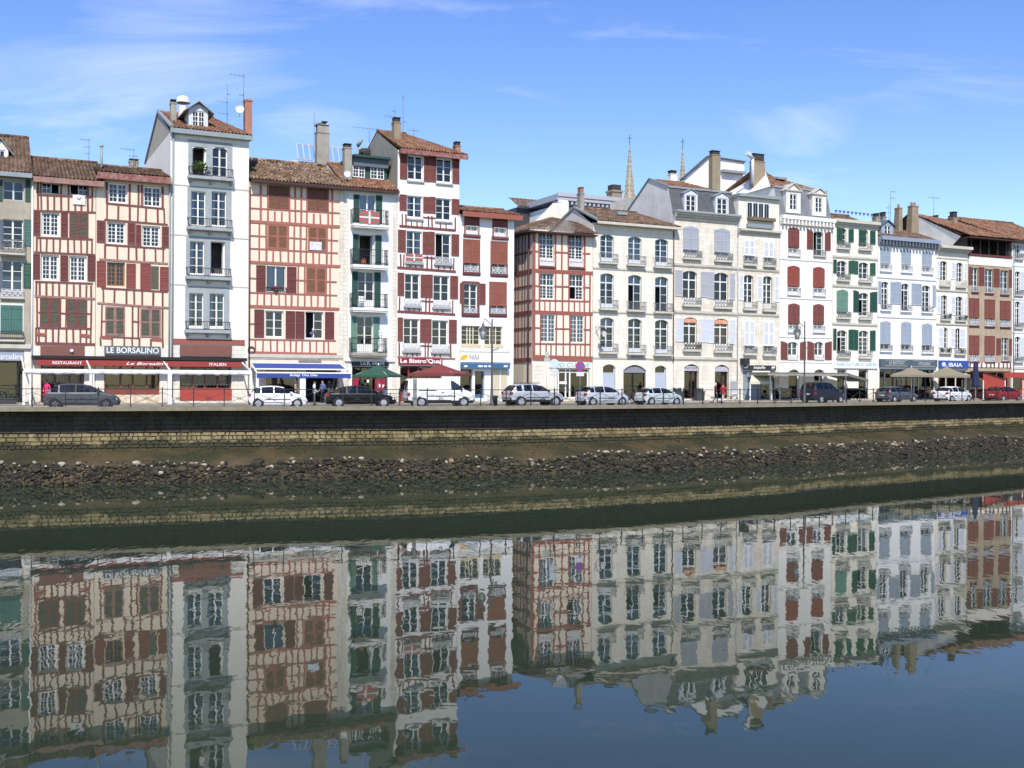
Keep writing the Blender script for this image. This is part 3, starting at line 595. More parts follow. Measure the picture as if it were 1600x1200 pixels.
class House:
    def __init__(b, name, label, x0, x1, wall, top, n=0.0, depth=11.0, yref=450, x1top=None):
        b.n = n; b.s0 = fac(x0, yref, n)[0] + 0.006; b.w = fac(x1, yref, n)[0] - b.s0 - 0.006
        b.e = thing(name, label, 'house', W(b.s0, n, BASE), TH); b.wall = wall; b.depth = depth
        b.zt = (b.L(x0, top[0])[1] + b.L(x1, top[1])[1]) / 2
        b.open = []; b.inner = []
    def L(b, px, py, back=0.0):
        s, z = fac(px, py, b.n - back); return s - b.s0, z - BASE
    def X(b, px, py=450, back=0.0): return b.L(px, py, back)[0]
    def Z(b, px, py, back=0.0): return b.L(px, py, back)[1]
    def rect(b, x0, x1, y0, y1, back=0.0):
        xc = (x0 + x1) / 2; ym = (y0 + y1) / 2
        return b.X(x0, ym, back), b.X(x1, ym, back), b.Z(xc, y1, back), b.Z(xc, y0, back)
    def part(b, name, mb, mats, kind=None): return mb.build(name, mats, b.e, kind=kind)
    # -- windows
    def win(b, x0, x1, y0, y1, arch=0.0, cols=1, rows=3, fm=WHITE, shut='LR', cur=None, dep=0.16, transom=0, room=1.3, low=0.0, rev=0, fw=0.075, cw=0.11, glass=None):
        xl, xr, zb, zt = b.rect(x0, x1, y0, y1)
        xl, xr = max(xl, 0.03), min(xr, b.w - 0.03)
        b.open.append((xl, xr, zb, zt, arch * (xr - xl), dep, room))
        fr, gl = MB(), MB()
        casement(fr, gl, xl - 0.02, xr + 0.02, zb - 0.02, zt + 0.02, dep, cols, rows, transom, 'L' in shut, 'R' in shut, low=low, fw=fw, cw=cw)
        o = b.part('window', fr, fm)
        if gl.f: gl.build('glass', glass or GLASS, o)
        if cur:
            m = CURTAIN if cur in ('full', 'side', 'low', 'top') else cur
            cu = MB(); yy = dep + 0.16
            def cloth(a, c, z0, z1):
                n = max(4, int((c - a) / 0.09)); 
                for k in range(n):
                    p, q = a + (c - a) * k / n, a + (c - a) * (k + 1) / n
                    ya, yb = yy + 0.03 * (k % 2), yy + 0.03 * ((k + 1) % 2)
                    cu.poly([(p, ya, z0), (q, yb, z0), (q, yb, z1), (p, ya, z1)], 0, True)
            w, h = xr - xl, zt - zb
            if cur == 'side': cloth(xl, xl + w * 0.3, zb, zt); cloth(xr - w * 0.3, xr, zb, zt)
            elif cur == 'low': cloth(xl, xr, zb, zb + h * 0.5)
            elif cur == 'top': cloth(xl, xr, zt - h * 0.3, zt)
            else: cloth(xl, xr, zb, zt)
            cu.build('curtain', m, o)
        return o
    def sh(b, x0, x1, y0, y1, fm, sm=None, leaves=1, arch=0.0, style='louver', y=-0.065):
        xl, xr, zb, zt = b.rect(x0, x1, y0, y1); h = arch * (xr - xl)
        for k in range(leaves):
            a, c = xl + (xr - xl) * k / leaves, xl + (xr - xl) * (k + 1) / leaves
            if leaves == 2: ar = (h, 0.0) if k == 0 else (0.0, h)
            else: ar = (0.0, h) if arch > 0 else ((abs(h), 0.0) if arch < 0 else (0.0, 0.0))
            mb = MB(); louver_leaf(mb, a + 0.006, c - 0.006, zb, zt, y - 0.004 * k, ar, style); b.part('shutter', mb, [fm, sm or fm])
    def rail(b, x0, x1, y0, y1, m=GREYIRON, style='bars', proj=0.12, slab=STONE_TRIM, st=0.12, sp=0.13, so=0.06, brackets=False):
        """iron railing across a window, with the ledge it stands on"""
        xl, xr, zb, zt = b.rect(x0, x1, y0, y1); mb = MB(); r = 0.022
        mb.box(xl, xr, -proj - r, -proj + r, zt - 2 * r, zt); mb.box(xl, xr, -proj - r, -proj + r, zb + 0.03, zb + 0.03 + 2 * r)
        for x in (xl, xr): mb.box(x - r, x + r, -proj - r, -0.002, zt - 2 * r, zt - 0.001); mb.box(x - r, x + r, -proj - r * 0.9, -proj + r * 0.9, zb, zt - 2 * r)
        n = max(2, int((xr - xl) / sp))
        if style == 'bars':
            for k in range(1, n): x = xl + (xr - xl) * k / n; mb.box(x - 0.012, x + 0.012, -proj - 0.012, -proj + 0.012, zb + 0.05, zt - 0.03)
        else:
            n = max(2, int((xr - xl) / 0.3)); zl, zh = zb + 0.06, zt - 0.04
            for k in range(n):
                a, c = xl + (xr - xl) * k / n, xl + (xr - xl) * (k + 1) / n; w = 0.045 if style == 'lace' else 0.03
                mb.bar((a, -proj, zl), (c, -proj, zh), w, 0.02, up=(0, 1, 0)); mb.bar((a, -proj + 0.004, zh), (c, -proj + 0.004, zl), w, 0.02, up=(0, 1, 0))
                xm, zm = (a + c) / 2, (zl + zh) / 2
                mb.box(a - 0.012, a + 0.012, -proj - 0.014, -proj + 0.014, zl, zh)
                for q in range(8):
                    a1, a2 = q * pi / 4, (q + 1) * pi / 4; rr = min(c - a, zh - zl) * 0.33
                    mb.bar((xm + rr * cos(a1), -proj - 0.004, zm + rr * sin(a1)), (xm + rr * cos(a2), -proj - 0.004, zm + rr * sin(a2)), w, 0.02, up=(0, 1, 0))
        b.part('railing', mb, m)
        if slab:
            mb = MB(); mb.box(xl - so, xr + so, -proj - 0.07, -0.002, zb - st, zb - 0.004); mb.box(xl - so + 0.04, xr + so - 0.04, -proj * 0.7, -0.003, zb - st - 0.06, zb - st)
            if brackets:
                for x in (xl + 0.1, (xl + xr) / 2, xr - 0.1): mb.hexa([(x - 0.07, -0.12, zb - st - 0.3), (x + 0.07, -0.12, zb - st - 0.3), (x + 0.07, -0.003, zb - st - 0.3), (x - 0.07, -0.003, zb - st - 0.3), (x - 0.07, -proj, zb - st - 0.06), (x + 0.07, -proj, zb - st - 0.06), (x + 0.07, -0.003, zb - st - 0.06), (x - 0.07, -0.003, zb - st - 0.06)])
            b.part('balcony_slab', mb, slab)
    # -- timbers and mouldings
    def bh(b, lst, m, th=3.2, out=0.05):
        for (x0, y0, x1, y1) in lst:
            (a, za), (c, zc) = b.L(x0, y0), b.L(x1, y1); a = max(a, 0.0); c = min(c, b.w)
            w = th * mpp((x0 + x1) / 2) * 0.5; mb = MB(); o = out + RND.uniform(0, 0.006)
            mb.hexa([(a, -o, za - w), (c, -o, zc - w), (c, -0.001, zc - w), (a, -0.001, za - w), (a, -o, za + w), (c, -o, zc + w), (c, -0.001, zc + w), (a, -0.001, za + w)]); b.part('beam', mb, m)
    def bv(b, xs, y0, y1, m, th=2.6, out=0.036, slope=0.06, xr=None):
        """upright studs; the y range is given at the house's left edge and follows the perspective"""
        xr = xr if xr is not None else xs[0]
        for x in xs:
            dy = slope * (x - xr); xx = b.X(x, (y0 + y1) / 2); z1, z0 = b.Z(x, y0 + dy), b.Z(x, y1 + dy); w = th * mpp(x) * 0.5
            ln = RND.uniform(-0.035, 0.035); w *= RND.uniform(0.85, 1.15); xx += RND.uniform(-0.02, 0.02); mb = MB(); o = out + RND.uniform(0, 0.012)
            mb.hexa([(xx - w + ln, -o, z0), (xx + w + ln, -o, z0), (xx + w + ln, -0.001, z0), (xx - w + ln, -0.001, z0), (xx - w, -o, z1), (xx + w, -o, z1), (xx + w, -0.001, z1), (xx - w, -0.001, z1)]); b.part('beam', mb, m)
    def band(b, y0, y1, x, m, h=0.16, out=0.07, name='string_course', x0=None, x1=None):
        """horizontal moulding at the height read at column x (mean of two readings)"""
        z = b.Z(x, (y0 + y1) / 2); mb = MB(); a = 0 if x0 is None else b.X(x0); c = b.w if x1 is None else b.X(x1)
        mb.box(a, c, -out, -0.001, z - h / 2, z + h / 2); mb.box(a, c, -out * 0.55, -0.002, z - h * 0.9, z - h / 2); b.part(name, mb, m)
    def box(b, name, x0, x1, y0, y1, m, out=0.06, inn=-0.001):
        xl, xr, zb, zt = b.rect(x0, x1, y0, y1); mb = MB(); mb.box(xl, xr, -out, -inn if inn < 0 else inn, zb, zt); return b.part(name, mb, m)
    def pipe(b, x, y0, y1, m=ZINC, r=0.055):
        mb = MB(); xx = b.X(x, (y0 + y1) / 2); mb.tube((xx, -0.09, b.Z(x, y1)), (xx, -0.09, b.Z(x, y0)), r, seg=8); b.part('downpipe', mb, m)
    def text(b, txt, x0, x1, y0, y1, m, out, **kw):
        xl, xr, zb, zt = b.rect(x0, x1, y0, y1); return lettering(txt, b.e, (xl + xr) / 2, -out, (zb + zt) / 2, zt - zb, xr - xl, m, **kw)
    def board(b, name, x0, x1, y0, y1, m, out=0.14, txt=None, tm=WHITE, tx=None, **kw):
        """a sign board with its letters on it"""
        xl, xr, zb, zt = b.rect(x0, x1, y0, y1); mb = MB(); mb.box(xl, xr, -out, -0.02, zb, zt); o = b.part(name, mb, m)
        if txt:
            for (s, a, c, d, e) in (txt if isinstance(txt, list) else [(txt,) + tx]):
                l, r, lo, hi = b.rect(a, c, d, e); lettering(s, o, (l + r) / 2, -out - 0.006, (lo + hi) / 2, hi - lo, r - l, tm, **kw)
        return o
    def shop(b, x0, x1, y0, y1, fm, mull=(), sill=None, trans=None, dep=0.25, room=3.5, arch=0.0, fw=0.09, glass=True, roommat=None):
        """shop opening: frame, mullions at given columns, glass"""
        xl, xr, zb, zt = b.rect(x0, x1, y0, y1); zb = max(zb, 0.02)
        b.open.append((xl, xr, zb, zt, arch * (xr - xl), dep, room)); fr, gl = MB(), MB()
        fr.box(xl, xl + fw, dep, dep + 0.1, zb, zt); fr.box(xr - fw, xr, dep, dep + 0.1, zb, zt); fr.box(xl + fw, xr - fw, dep, dep + 0.1, zt - fw, zt); fr.box(xl + fw, xr - fw, dep, dep + 0.1, zb, zb + fw)
        z0 = zb + fw
        if sill: zs = b.Z((x0 + x1) / 2, sill); fr.box(xl + fw, xr - fw, dep + 0.01, dep + 0.09, zb + fw, zs); z0 = zs
        if trans: zz = b.Z((x0 + x1) / 2, trans); fr.box(xl + fw, xr - fw, dep - 0.01, dep + 0.11, zz - 0.05, zz + 0.05)
        for x in mull: xx = b.X(x, 590); fr.box(xx - 0.06, xx + 0.06, dep - 0.005, dep + 0.105, z0, zt - fw)
        gl.poly([(xl, dep + 0.05, z0), (xr, dep + 0.05, z0), (xr, dep + 0.05, zt), (xl, dep + 0.05, zt)])
        o = b.part('shop_window', fr, fm)
        if glass: gl.build('glass', GLASS, o)
        return o
    # -- body
    def finish(b, sides=True, back_top=None):
        w, zt = b.w, b.zt; mb = MB(); xs, zs = {0.0, w}, {0.0, zt}
        for (xl, xr, zb, z1, ar, dep, room) in b.open: xs |= {xl, xr}; zs |= {zb, min(z1, zt - 0.01)}
        xs, zs = sorted(xs), sorted(zs)
        for i in range(len(xs) - 1):
            for j in range(len(zs) - 1):
                xc, zc = (xs[i] + xs[i + 1]) / 2, (zs[j] + zs[j + 1]) / 2
                if any(o[0] < xc < o[1] and o[2] < zc < o[3] for o in b.open): continue
                mb.poly([(xs[i], 0, zs[j]), (xs[i + 1], 0, zs[j]), (xs[i + 1], 0, zs[j + 1]), (xs[i], 0, zs[j + 1])])
        for (xl, xr, zb, z1, ar, dep, room) in b.open:
            z1 = min(z1, zt - 0.01); d = dep + 0.09; R = [(xl, zb), (xr, zb), (xr, z1), (xl, z1)]
            for k in range(4):
                (a, za), (c, zc) = R[k], R[(k + 1) % 4]; mb.poly([(a, 0, za), (a, d, za), (c, d, zc), (c, 0, zc)])
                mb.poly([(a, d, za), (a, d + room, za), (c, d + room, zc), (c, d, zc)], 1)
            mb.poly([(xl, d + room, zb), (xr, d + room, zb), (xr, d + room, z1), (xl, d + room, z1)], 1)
            if ar > 0.01:
                n = 8; f = lambda u: z1 - ar * (2 * u - 1) ** 2
                for k in range(n):
                    u, v = k / n, (k + 1) / n; a, c = xl + (xr - xl) * u, xl + (xr - xl) * v
                    mb.poly([(a, -0.0015, f(u)), (c, -0.0015, f(v)), (c, -0.0015, z1), (a, -0.0015, z1)]); mb.poly([(a, 0, f(u)), (a, dep - 0.002, f(u)), (c, dep - 0.002, f(v)), (c, 0, f(v))])
        d = b.depth
        mb.poly([(0, 0, 0), (0, 0, zt), (0, d, zt), (0, d, 0)]); mb.poly([(w, 0, 0), (w, d, 0), (w, d, zt), (w, 0, zt)]); mb.poly([(0, d, 0), (0, d, zt), (w, d, zt), (w, d, 0)])
        if b.zt: mb.poly([(0, 0, zt), (w, 0, zt), (w, d, zt), (0, d, zt)])
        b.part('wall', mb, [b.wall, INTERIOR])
    # -- roofs
    def roof(b, ridge, dr, tiles, over=0.5, ol=0.0, orr=0.0, hipL=0.0, hipR=0.0, eave=None, gmat=None, fascia=DARKBROWN, fh=0.16, tiled=True, soffit=None, back=None, verge=None):
        """front slope from the eave to a ridge dr metres behind the front, back slope down again"""
        zr = b.Z(ridge[0], ridge[1], dr); ze = b.zt + 0.05 if eave is None else (b.L(eave[0], eave[1], -over)[1] + b.L(eave[2], eave[3], -over)[1]) / 2
        w = b.w; bd = b.depth if back is None else back
        EL, ER, RR, RL = (-ol, -over, ze), (w + orr, -over, ze), (w + orr - hipR, dr, zr), (-ol + hipL, dr, zr)
        mb = MB()
        if tiled: tile_sheet(mb, EL, ER, RR, RL)
        else: mb.poly([EL, ER, RR, RL])
        b.part('roof_tiles' if tiled else 'roof', mb, tiles, kind='stuff' if tiled else None)
        rs = MB(); BL, BR = (-ol, bd, b.zt), (w + orr, bd, b.zt); up = 0.06
        rs.poly([(RL[0], RL[1], RL[2] + up), (RR[0], RR[1], RR[2] + up), BR, BL]); rs.poly([(EL[0], EL[1], EL[2] - 0.07), (RL[0], RL[1], RL[2] - 0.07), (RR[0], RR[1], RR[2] - 0.07), (ER[0], ER[1], ER[2] - 0.07)])
        if hipL: rs.poly([EL, RL, BL])
        if hipR: rs.poly([ER, BR, RR])
        rs.tube((RL[0], RL[1], RL[2] + 0.05), (RR[0], RR[1], RR[2] + 0.05), 0.12, seg=8)
        b.part('roof', rs, tiles)
        g = MB()
        if not hipL: g.poly([(0.0, 0, b.zt), (0.0, dr, zr - 0.1), (0.0, bd, b.zt)])
        if not hipR: g.poly([(w, 0, b.zt), (w, bd, b.zt), (w, dr, zr - 0.1)])
        if g.f: b.part('gable', g, gmat or b.wall)
        if verge:
            v = MB(); v.bar((0.0, -over, ze + 0.05), (0.0, dr, zr + 0.05), 0.25, 0.16); v.bar((0.0, dr, zr + 0.05), (0.0, bd, b.zt), 0.2, 0.16); b.part('verge', v, verge)
        f = MB(); f.box(-ol, w + orr, -over - 0.03, -over + 0.03, ze - fh - 0.05, ze - 0.04); b.part('fascia', f, fascia)
        f = MB(); f.poly([(-ol, -over + 0.03, ze - fh * 0.8), (w + orr, -over + 0.03, ze - fh * 0.8), (w + orr, 0, ze - fh * 0.6), (-ol, 0, ze - fh * 0.6)]); b.part('soffit', f, soffit or fascia)
        b.ze, b.zr, b.dr, b.over = ze, zr, dr, over
        if ze - fh * 0.6 > b.zt - 0.001:
            f = MB(); f.box(0.002, w - 0.002, 0.001, 0.25, b.zt - 0.01, ze - fh * 0.6 + 0.03); b.part('wall_plate', f, b.wall)
    def chim(b, x0, x1, y0, y1, back, m, cap=DARKSTONE, capy=None, thick=0.9, taper=1.0, pots=0, potm=None):
        thick = min(thick, 0.62); x0 = min(x0 + (x0 + 38) * thick / (mpp(x0) * FPX + back), x0 + (x1 - x0) * 0.55)      # its left flank shows too
        xl, xr = b.X(x0, y0, back), b.X(x1, y0, back); xc = (x0 + x1) / 2; zt, zb = b.Z(xc, y0, back), b.Z(xc, y1, back) - 0.6
        zc = b.Z(xc, capy, back) if capy else zt - 0.25; xm, hw = (xl + xr) / 2, (xr - xl) / 2; mb = MB(); k = taper
        mb.hexa([(xm - hw * k, back, zb), (xm + hw * k, back, zb), (xm + hw * k, back + thick * k, zb), (xm - hw * k, back + thick * k, zb), (xm - hw, back, zc), (xm + hw, back, zc), (xm + hw, back + thick, zc), (xm - hw, back + thick, zc)])
        mb.box(xm - hw - 0.04, xm + hw + 0.04, back - 0.04, back + thick + 0.04, zc, zc + 0.09); o = b.part('chimney', mb, m)
        c = MB(); c.box(xm - hw * 0.9, xm + hw * 0.9, back + 0.06, back + thick - 0.06, zc + 0.09, zt - 0.05); c.box(xm - hw * 1.02, xm + hw * 1.02, back - 0.02, back + thick + 0.02, zt - 0.05, zt)
        c.build('chimney_cap', cap, o)
        for i in range(pots):
            c = MB(); x = xm - hw * 0.5 + hw * i / max(1, pots - 1) if pots > 1 else xm; c.lathe((x, back + thick / 2, zt), [(0.14, 0), (0.11, 0.3), (0.14, 0.36), (0.1, 0.36), (0.09, 0.05)], 8); c.build('chimney_pot', potm or BRICKORANGE, o)
    def aerial(b, x, y0, y1, back, arms, m=GREYIRON):
        """tv mast with cross rods; arms: (y, half length in metres left, right, rods)"""
        xx, z0, z1 = b.X(x, y0, back), b.Z(x, y1, back) - 0.4, b.Z(x, y0, back); mb = MB(); mb.tube((xx, back, z0), (xx, back, z1), 0.022, seg=6)
        for (y, l, r, rods) in arms:
            z = b.Z(x, y, back); mb.tube((xx - l, back - 0.05, z), (xx + r, back + 0.05, z), 0.014, seg=5)
            for k in range(rods):
                xk = xx - l + (l + r) * (k + 0.5) / rods; hl = 0.14 + 0.1 * (k / max(1, rods)); mb.tube((xk, back - hl, z), (xk, back + hl, z), 0.008, seg=4); mb.tube((xk, back, z - hl * 0.5), (xk, back, z + hl * 0.5), 0.008, seg=4)
        b.part('antenna', mb, m)
    def dish(b, x, y, r, back):
        xx, z = b.L(x, y, back); mb = MB(); c = Vector((xx, back, z)); n = 14; prev = None
        for j, (rr, dd) in enumerate(((0.001, 0.12), (r * 0.5, 0.09), (r * 0.85, 0.035), (r, 0.0))):
            ring = []
            for k in range(n):
                a = 2 * pi * k / n; ring.append(len(mb.v)); mb.v.append((c.x + rr * cos(a), c.y + dd - 0.1, c.z + rr * sin(a)))
            if prev:
                for k in range(n): mb.f.append((prev[k], prev[(k + 1) % n], ring[(k + 1) % n], ring[k])); mb.m.append(0); mb.sm.append(True)
            prev = ring
        mb.bar((c.x, c.y + 0.02, c.z), (c.x, c.y - 0.4, c.z - r * 0.3), 0.03); mb.bar((c.x, c.y + 0.02, c.z), (c.x + 0.1, c.y + 0.5, c.z - 0.5), 0.05); b.part('satellite_dish', mb, WHITE)
    def dormer(b, x0, x1, y0, y1, peak, back, m, rm, wx, fm=WHITE, rows=2, cols=1, deep=2.0, over=0.18, eavew=0.25, flat=False, pediment=False):
        xl, xr, zb, zt = b.rect(x0, x1, y0, y1, back); zp = b.Z((x0 + x1) / 2, peak, back); a, c, d, e = b.rect(wx[0], wx[1], wx[2], wx[3], back)
        mb = MB(); f = back
        for q in ([(xl, f, zb), (a, f, zb), (a, f, zt), (xl, f, zt)], [(c, f, zb), (xr, f, zb), (xr, f, zt), (c, f, zt)], [(a, f, zb), (c, f, zb), (c, f, d), (a, f, d)], [(a, f, e), (c, f, e), (c, f, zt), (a, f, zt)]): mb.poly(q)
        mb.poly([(xl, f, zb), (xl, f, zt), (xl, f + deep, zt), (xl, f + deep, zb)]); mb.poly([(xr, f, zb), (xr, f + deep, zb), (xr, f + deep, zt), (xr, f, zt)])
        xm = (xl + xr) / 2
        if not flat: mb.poly([(xl, f, zt), (xr, f, zt), (xm, f, zp - 0.08)])
        o = b.part('dormer', mb, m); fr, gl = MB(), MB(); casement(fr, gl, a, c, d, e, f + 0.05, cols, rows); fr.build('dormer_window', fm, o); gl.build('dormer_glass', GLASS, o)
        bx = MB(); bx.poly([(a, f + 0.6, d), (c, f + 0.6, d), (c, f + 0.6, e), (a, f + 0.6, e)]); bx.build('dormer_room', INTERIOR, o)
        r = MB(); t = 0.07
        if flat: r.box(xl - eavew, xr + eavew, f - over, f + deep, zt, zt + 0.14)
        else:
            dz = (zp - zt) / ((xr - xl) / 2) * eavew
            for s, xe in ((-1, xl - eavew), (1, xr + eavew)):
                ze = zt - dz; A, B, C, D = Vector((xe, f - over, ze)), Vector((xm, f - over, zp)), Vector((xm, f + deep, zp)), Vector((xe, f + deep, ze)); up = Vector((0, 0, t))
                r.hexa([A, B, C, D, A + up, B + up, C + up, D + up] if s < 0 else [B, A, D, C, B + up, A + up, D + up, C + up])
            if pediment: r.box(xl - eavew, xr + eavew, f - over * 0.9, f - 0.003, zt - 0.1, zt + 0.03)
        r.build('dormer_roof', rm, o)
PL_A = mat('grey_beige_render', (0.40, 0.36, 0.285), 0.9, 0.25, 0.8, streak=0.35)
PL_B = mat('yellow_cream_render', (0.755, 0.645, 0.50), 0.9, 0.10, 0.9, streak=0.10)
PL_D = mat('warm_white_render', (0.84, 0.805, 0.725), 0.9, 0.07, 0.7, streak=0.12)
PL_E = mat('pinkish_cream_render', (0.79, 0.655, 0.515), 0.9, 0.07, 0.9)
PL_F = mat('white_render', (0.80, 0.80, 0.765), 0.9, 0.06, 0.7, streak=0.10)
PL_G = mat('clean_white_render', (0.81, 0.80, 0.77), 0.9, 0.05, 0.8)
PL_H = mat('bright_white_render', (0.82, 0.82, 0.81), 0.9, 0.04, 0.8)
PL_I = mat('cream_infill', (0.79, 0.70, 0.575), 0.9, 0.08, 0.9)
QUOIN = masonry('cream_quoin_stone', (0.74, 0.70, 0.61), (0.68, 0.64, 0.55), (0.54, 0.50, 0.43), 0.6, 0.32, 0.02)
PIER = mat('cream_pier_render', (0.75, 0.71, 0.62), 0.9, 0.12, 1.0, streak=0.15)

# ---- grey house at the left edge
A = House('grey_rendered_house', 'grey-beige house with green shutters at the left edge, half out of view', -75, 49.3, PL_A, (262, 275), depth=10)
A.win(5, 37, 283, 313, rows=2, fm=mat('pale_blue_frame', (0.52, 0.58, 0.62), 0.6, 0.05)); A.sh(-6, 4, 281, 314, GREENSH); A.sh(39.5, 47.5, 281, 315, GREENSH)
A.win(4, 36, 343, 388, rows=4); A.sh(-6, 3.5, 343, 388, SLATEGREY); A.sh(37, 49, 343, 384, TEALSH); A.rail(1, 37, 375, 396, GREYIRON, 'lattice', proj=0.4)
A.win(3, 35, 407, 455, rows=3, cur='low'); A.sh(-7, 2.5, 407, 455, SLATEGREY); A.sh(36.5, 48.5, 411, 450, GREENSH, MIDGREEN); A.rail(2, 36, 452, 464, PALEIRON, 'lace', proj=0.15)
A.box('window_trim', -2, 37, 474, 521, OFFWHITE, 0.03); A.sh(0.5, 35, 477, 520, TEALSH, TEALSH, leaves=2, style='plank', y=-0.1); A.rail(-4, 36, 518, 531, IRON, 'bars', proj=0.35)
for x in (-60, -40): A.win(x, x + 14, 345, 387, rows=3); A.win(x, x + 14, 410, 455, rows=3)
A.band(540, 541, 0, STONE_TRIM, 0.3, 0.25, 'cornice')
A.box('pier', 37.5, 48, 545, 628, PIER, 0.05); A.board('shop_sign', -60, 37, 550, 563, mat('sign_grey_blue', (0.30, 0.34, 0.42), 0.5, 0.1), 0.12, 'arcadère', WHITE, (0.5, 35, 552.5, 561.5))
A.shop(-60, 37, 564, 629, BLACK, (-20, 28), sill=622)
A.pipe(50, 283, 625, WHITE, 0.06)
A.roof((20, 214), 5.0, TILE_BROWN, 0.55, eave=(-20, 264, 45, 270), fascia=ZINC, fh=0.3, soffit=ZINC)
A.dormer(-12, 13, 232, 249, 217, 1.6, OFFWHITE, ZINC, (-10, 8, 234, 247), rows=1, deep=2.5, eavew=0.35)
A.finish()

# ---- yellow half-timbered house
B = House('yellow_timbered_house', 'yellow half-timbered house with dark red shutters beside the grey house', 50, 149, PL_B, (281, 289), n=0.0, depth=9)
B.win(66, 94, 286.5, 302, rows=2, cols=2, shut='L', fw=0.05, low=0); B.win(109, 137, 288.5, 304, rows=2, cols=2, shut='R', fw=0.05)
B.win(65, 93, 331, 369, cols=2, rows=5, fw=0.15); B.sh(52, 63, 330, 368, REDBROWN); B.sh(95, 106, 331, 370, REDBROWN); B.sh(108, 138, 332, 371, TIMBER2, GREENSLAT, leaves=2)
B.win(64, 92, 398, 438, cols=2, rows=5, fw=0.15); B.win(108, 135, 400, 440, cols=2, rows=5, fw=0.15); B.sh(50.5, 62.5, 397, 436, REDBROWN); B.sh(94, 106.5, 399, 439, REDBROWN); B.sh(136.5, 148.5, 398, 439, REDBROWN)
B.sh(62, 93, 466, 510, TIMBER2, GREENSLAT, leaves=2); B.sh(104, 136, 468, 511, TIMBER2, GREENSLAT, leaves=2)
B.bh([(58, 304, 142, 308), (52, 329, 149, 332), (56, 371, 145, 374), (53, 394, 148, 398), (55, 440, 145, 443), (56, 512, 141, 513.5)], TIMBER, 2.6)
B.bh([(54, 462.5, 148, 467)], WORNTIMBER, 3.2); B.bh([(55, 536.5, 149, 538.5)], TIMBER, 4.5); B.bh([(56, 521.5, 73, 523.5), (124, 523.5, 142, 525.5)], BRIGHTTIMBER, 5, 0.05)
B.bh([(60, 488, 63, 488), (93, 489, 104, 490), (136, 490, 142, 490.5)], TIMBER, 2)
B.bv([58.5, 64, 74, 85, 95, 107, 117, 127, 137, 144.5], 305, 328, TIMBER); B.bv([57.5, 62.5, 73, 83, 94, 106, 116, 126, 136, 144], 371, 393, TIMBER)
B.bv([57, 61.5, 72, 82, 92, 104, 115, 125, 135, 142.5], 441, 461, TIMBER); B.bv([56.5, 60.5, 72, 82, 92, 104, 114, 125, 135, 141.5], 512, 535, TIMBER, slope=0.02)
B.bv([59, 64, 96, 107, 138, 144.5], 284, 305, TIMBER); B.bv([57.5, 143], 464, 512, TIMBER); B.bv([94, 103], 466, 512, TIMBER, 2)
B.box('panel', 63, 132, 541, 558, mat('brown_panel', (0.20, 0.085, 0.065), 0.7, 0.15), 0.07); B.box('pier', 51, 63, 541, 629, PIER, 0.03); B.box('pier', 132.5, 147, 541, 629, PIER, 0.03)
mb = MB(); x, z = B.L(112, 548.5); mb.ball((x, -0.12, z), 0.13); B.part('wall_lamp', mb, WHITE)
B.shop(64, 131.5, 560, 629, TIMBER2, (86, 109), sill=None, trans=575)
mb = MB()
for k in range(26):                                           # folding grille
    for r in range(4):
        xl, xr, zb, zt = B.rect(65, 130, 571, 600); dx, dz = (xr - xl) / 26, (zt - zb) / 4; x0, z0 = xl + dx * k, zb + dz * r
        mb.bar((x0, 0.12, z0 + (dz / 2 if k % 2 else 0)), (x0 + dx, 0.12, z0 + (0 if k % 2 else dz / 2)), 0.022); mb.bar((x0, 0.13, z0 + (dz / 2 if k % 2 else dz)), (x0 + dx, 0.13, z0 + (dz if k % 2 else dz / 2)), 0.022)
B.part('grille', mb, GREYIRON)
B.roof((100, 251), 4.0, TILE_BROWN, 0.6, eave=(50, 273, 155, 283), fascia=WORNTIMBER, fh=0.36, orr=0.5)
B.aerial(139, 216, 256, 4, [(219, 0.6, 0.1, 4), (230, 0.4, 0.1, 3), (240, 0.25, 0.1, 2)]); B.finish()

# ---- second timbered house (Le Borsalino)
Cc = House('cream_timbered_house', 'cream half-timbered house with bright red shutters above the Borsalino sign', 149.5, 265, PL_B, (281, 292), n=0.03, depth=9)
Cc.win(169, 199, 286, 317, cols=2, rows=4, fw=0.13); Cc.win(224, 252, 291.5, 323, cols=2, rows=4, fw=0.13)
Cc.win(167, 196, 347, 381, cols=2, rows=5, fw=0.13); Cc.win(222, 250, 353, 386, cols=2, rows=5, fw=0.13)
Cc.sh(151, 165, 344.5, 379, REDSHUT, REDBROWN); Cc.sh(199, 211.5, 348, 382, REDSHUT, REDBROWN); Cc.sh(212, 220.5, 351, 384, REDSHUT, REDBROWN); Cc.sh(252.5, 264.5, 354, 387, REDSHUT, REDBROWN)
WOODF = mat('varnished_frame', (0.30, 0.13, 0.045), 0.5, 0.1)
Cc.win(167, 195, 410, 447, cols=2, rows=5, fm=WOODF, fw=0.12); Cc.sh(151, 165.5, 408, 448, BRIGHTRED); Cc.sh(197, 212, 412, 450, BRIGHTRED)
Cc.sh(219, 235.5, 412, 453, BRIGHTRED); Cc.box('louvre_panel', 236, 248, 416, 452, GREENSLAT, 0.02); Cc.sh(249.5, 264, 417, 454, BRIGHTRED)
Cc.sh(164, 195, 479, 524, WORNTIMBER, GREENSLAT, leaves=2); Cc.sh(219, 251, 482, 527, WORNTIMBER, GREENSLAT, leaves=2)
Cc.bh([(166, 317.5, 255, 326), (163, 343, 262, 351), (163, 382, 258, 388.5), (158, 450, 262, 456)], TIMBER, 2.6); Cc.bh([(155, 405, 262, 412), (152, 473.5, 263, 481)], WORNTIMBER, 3.0)
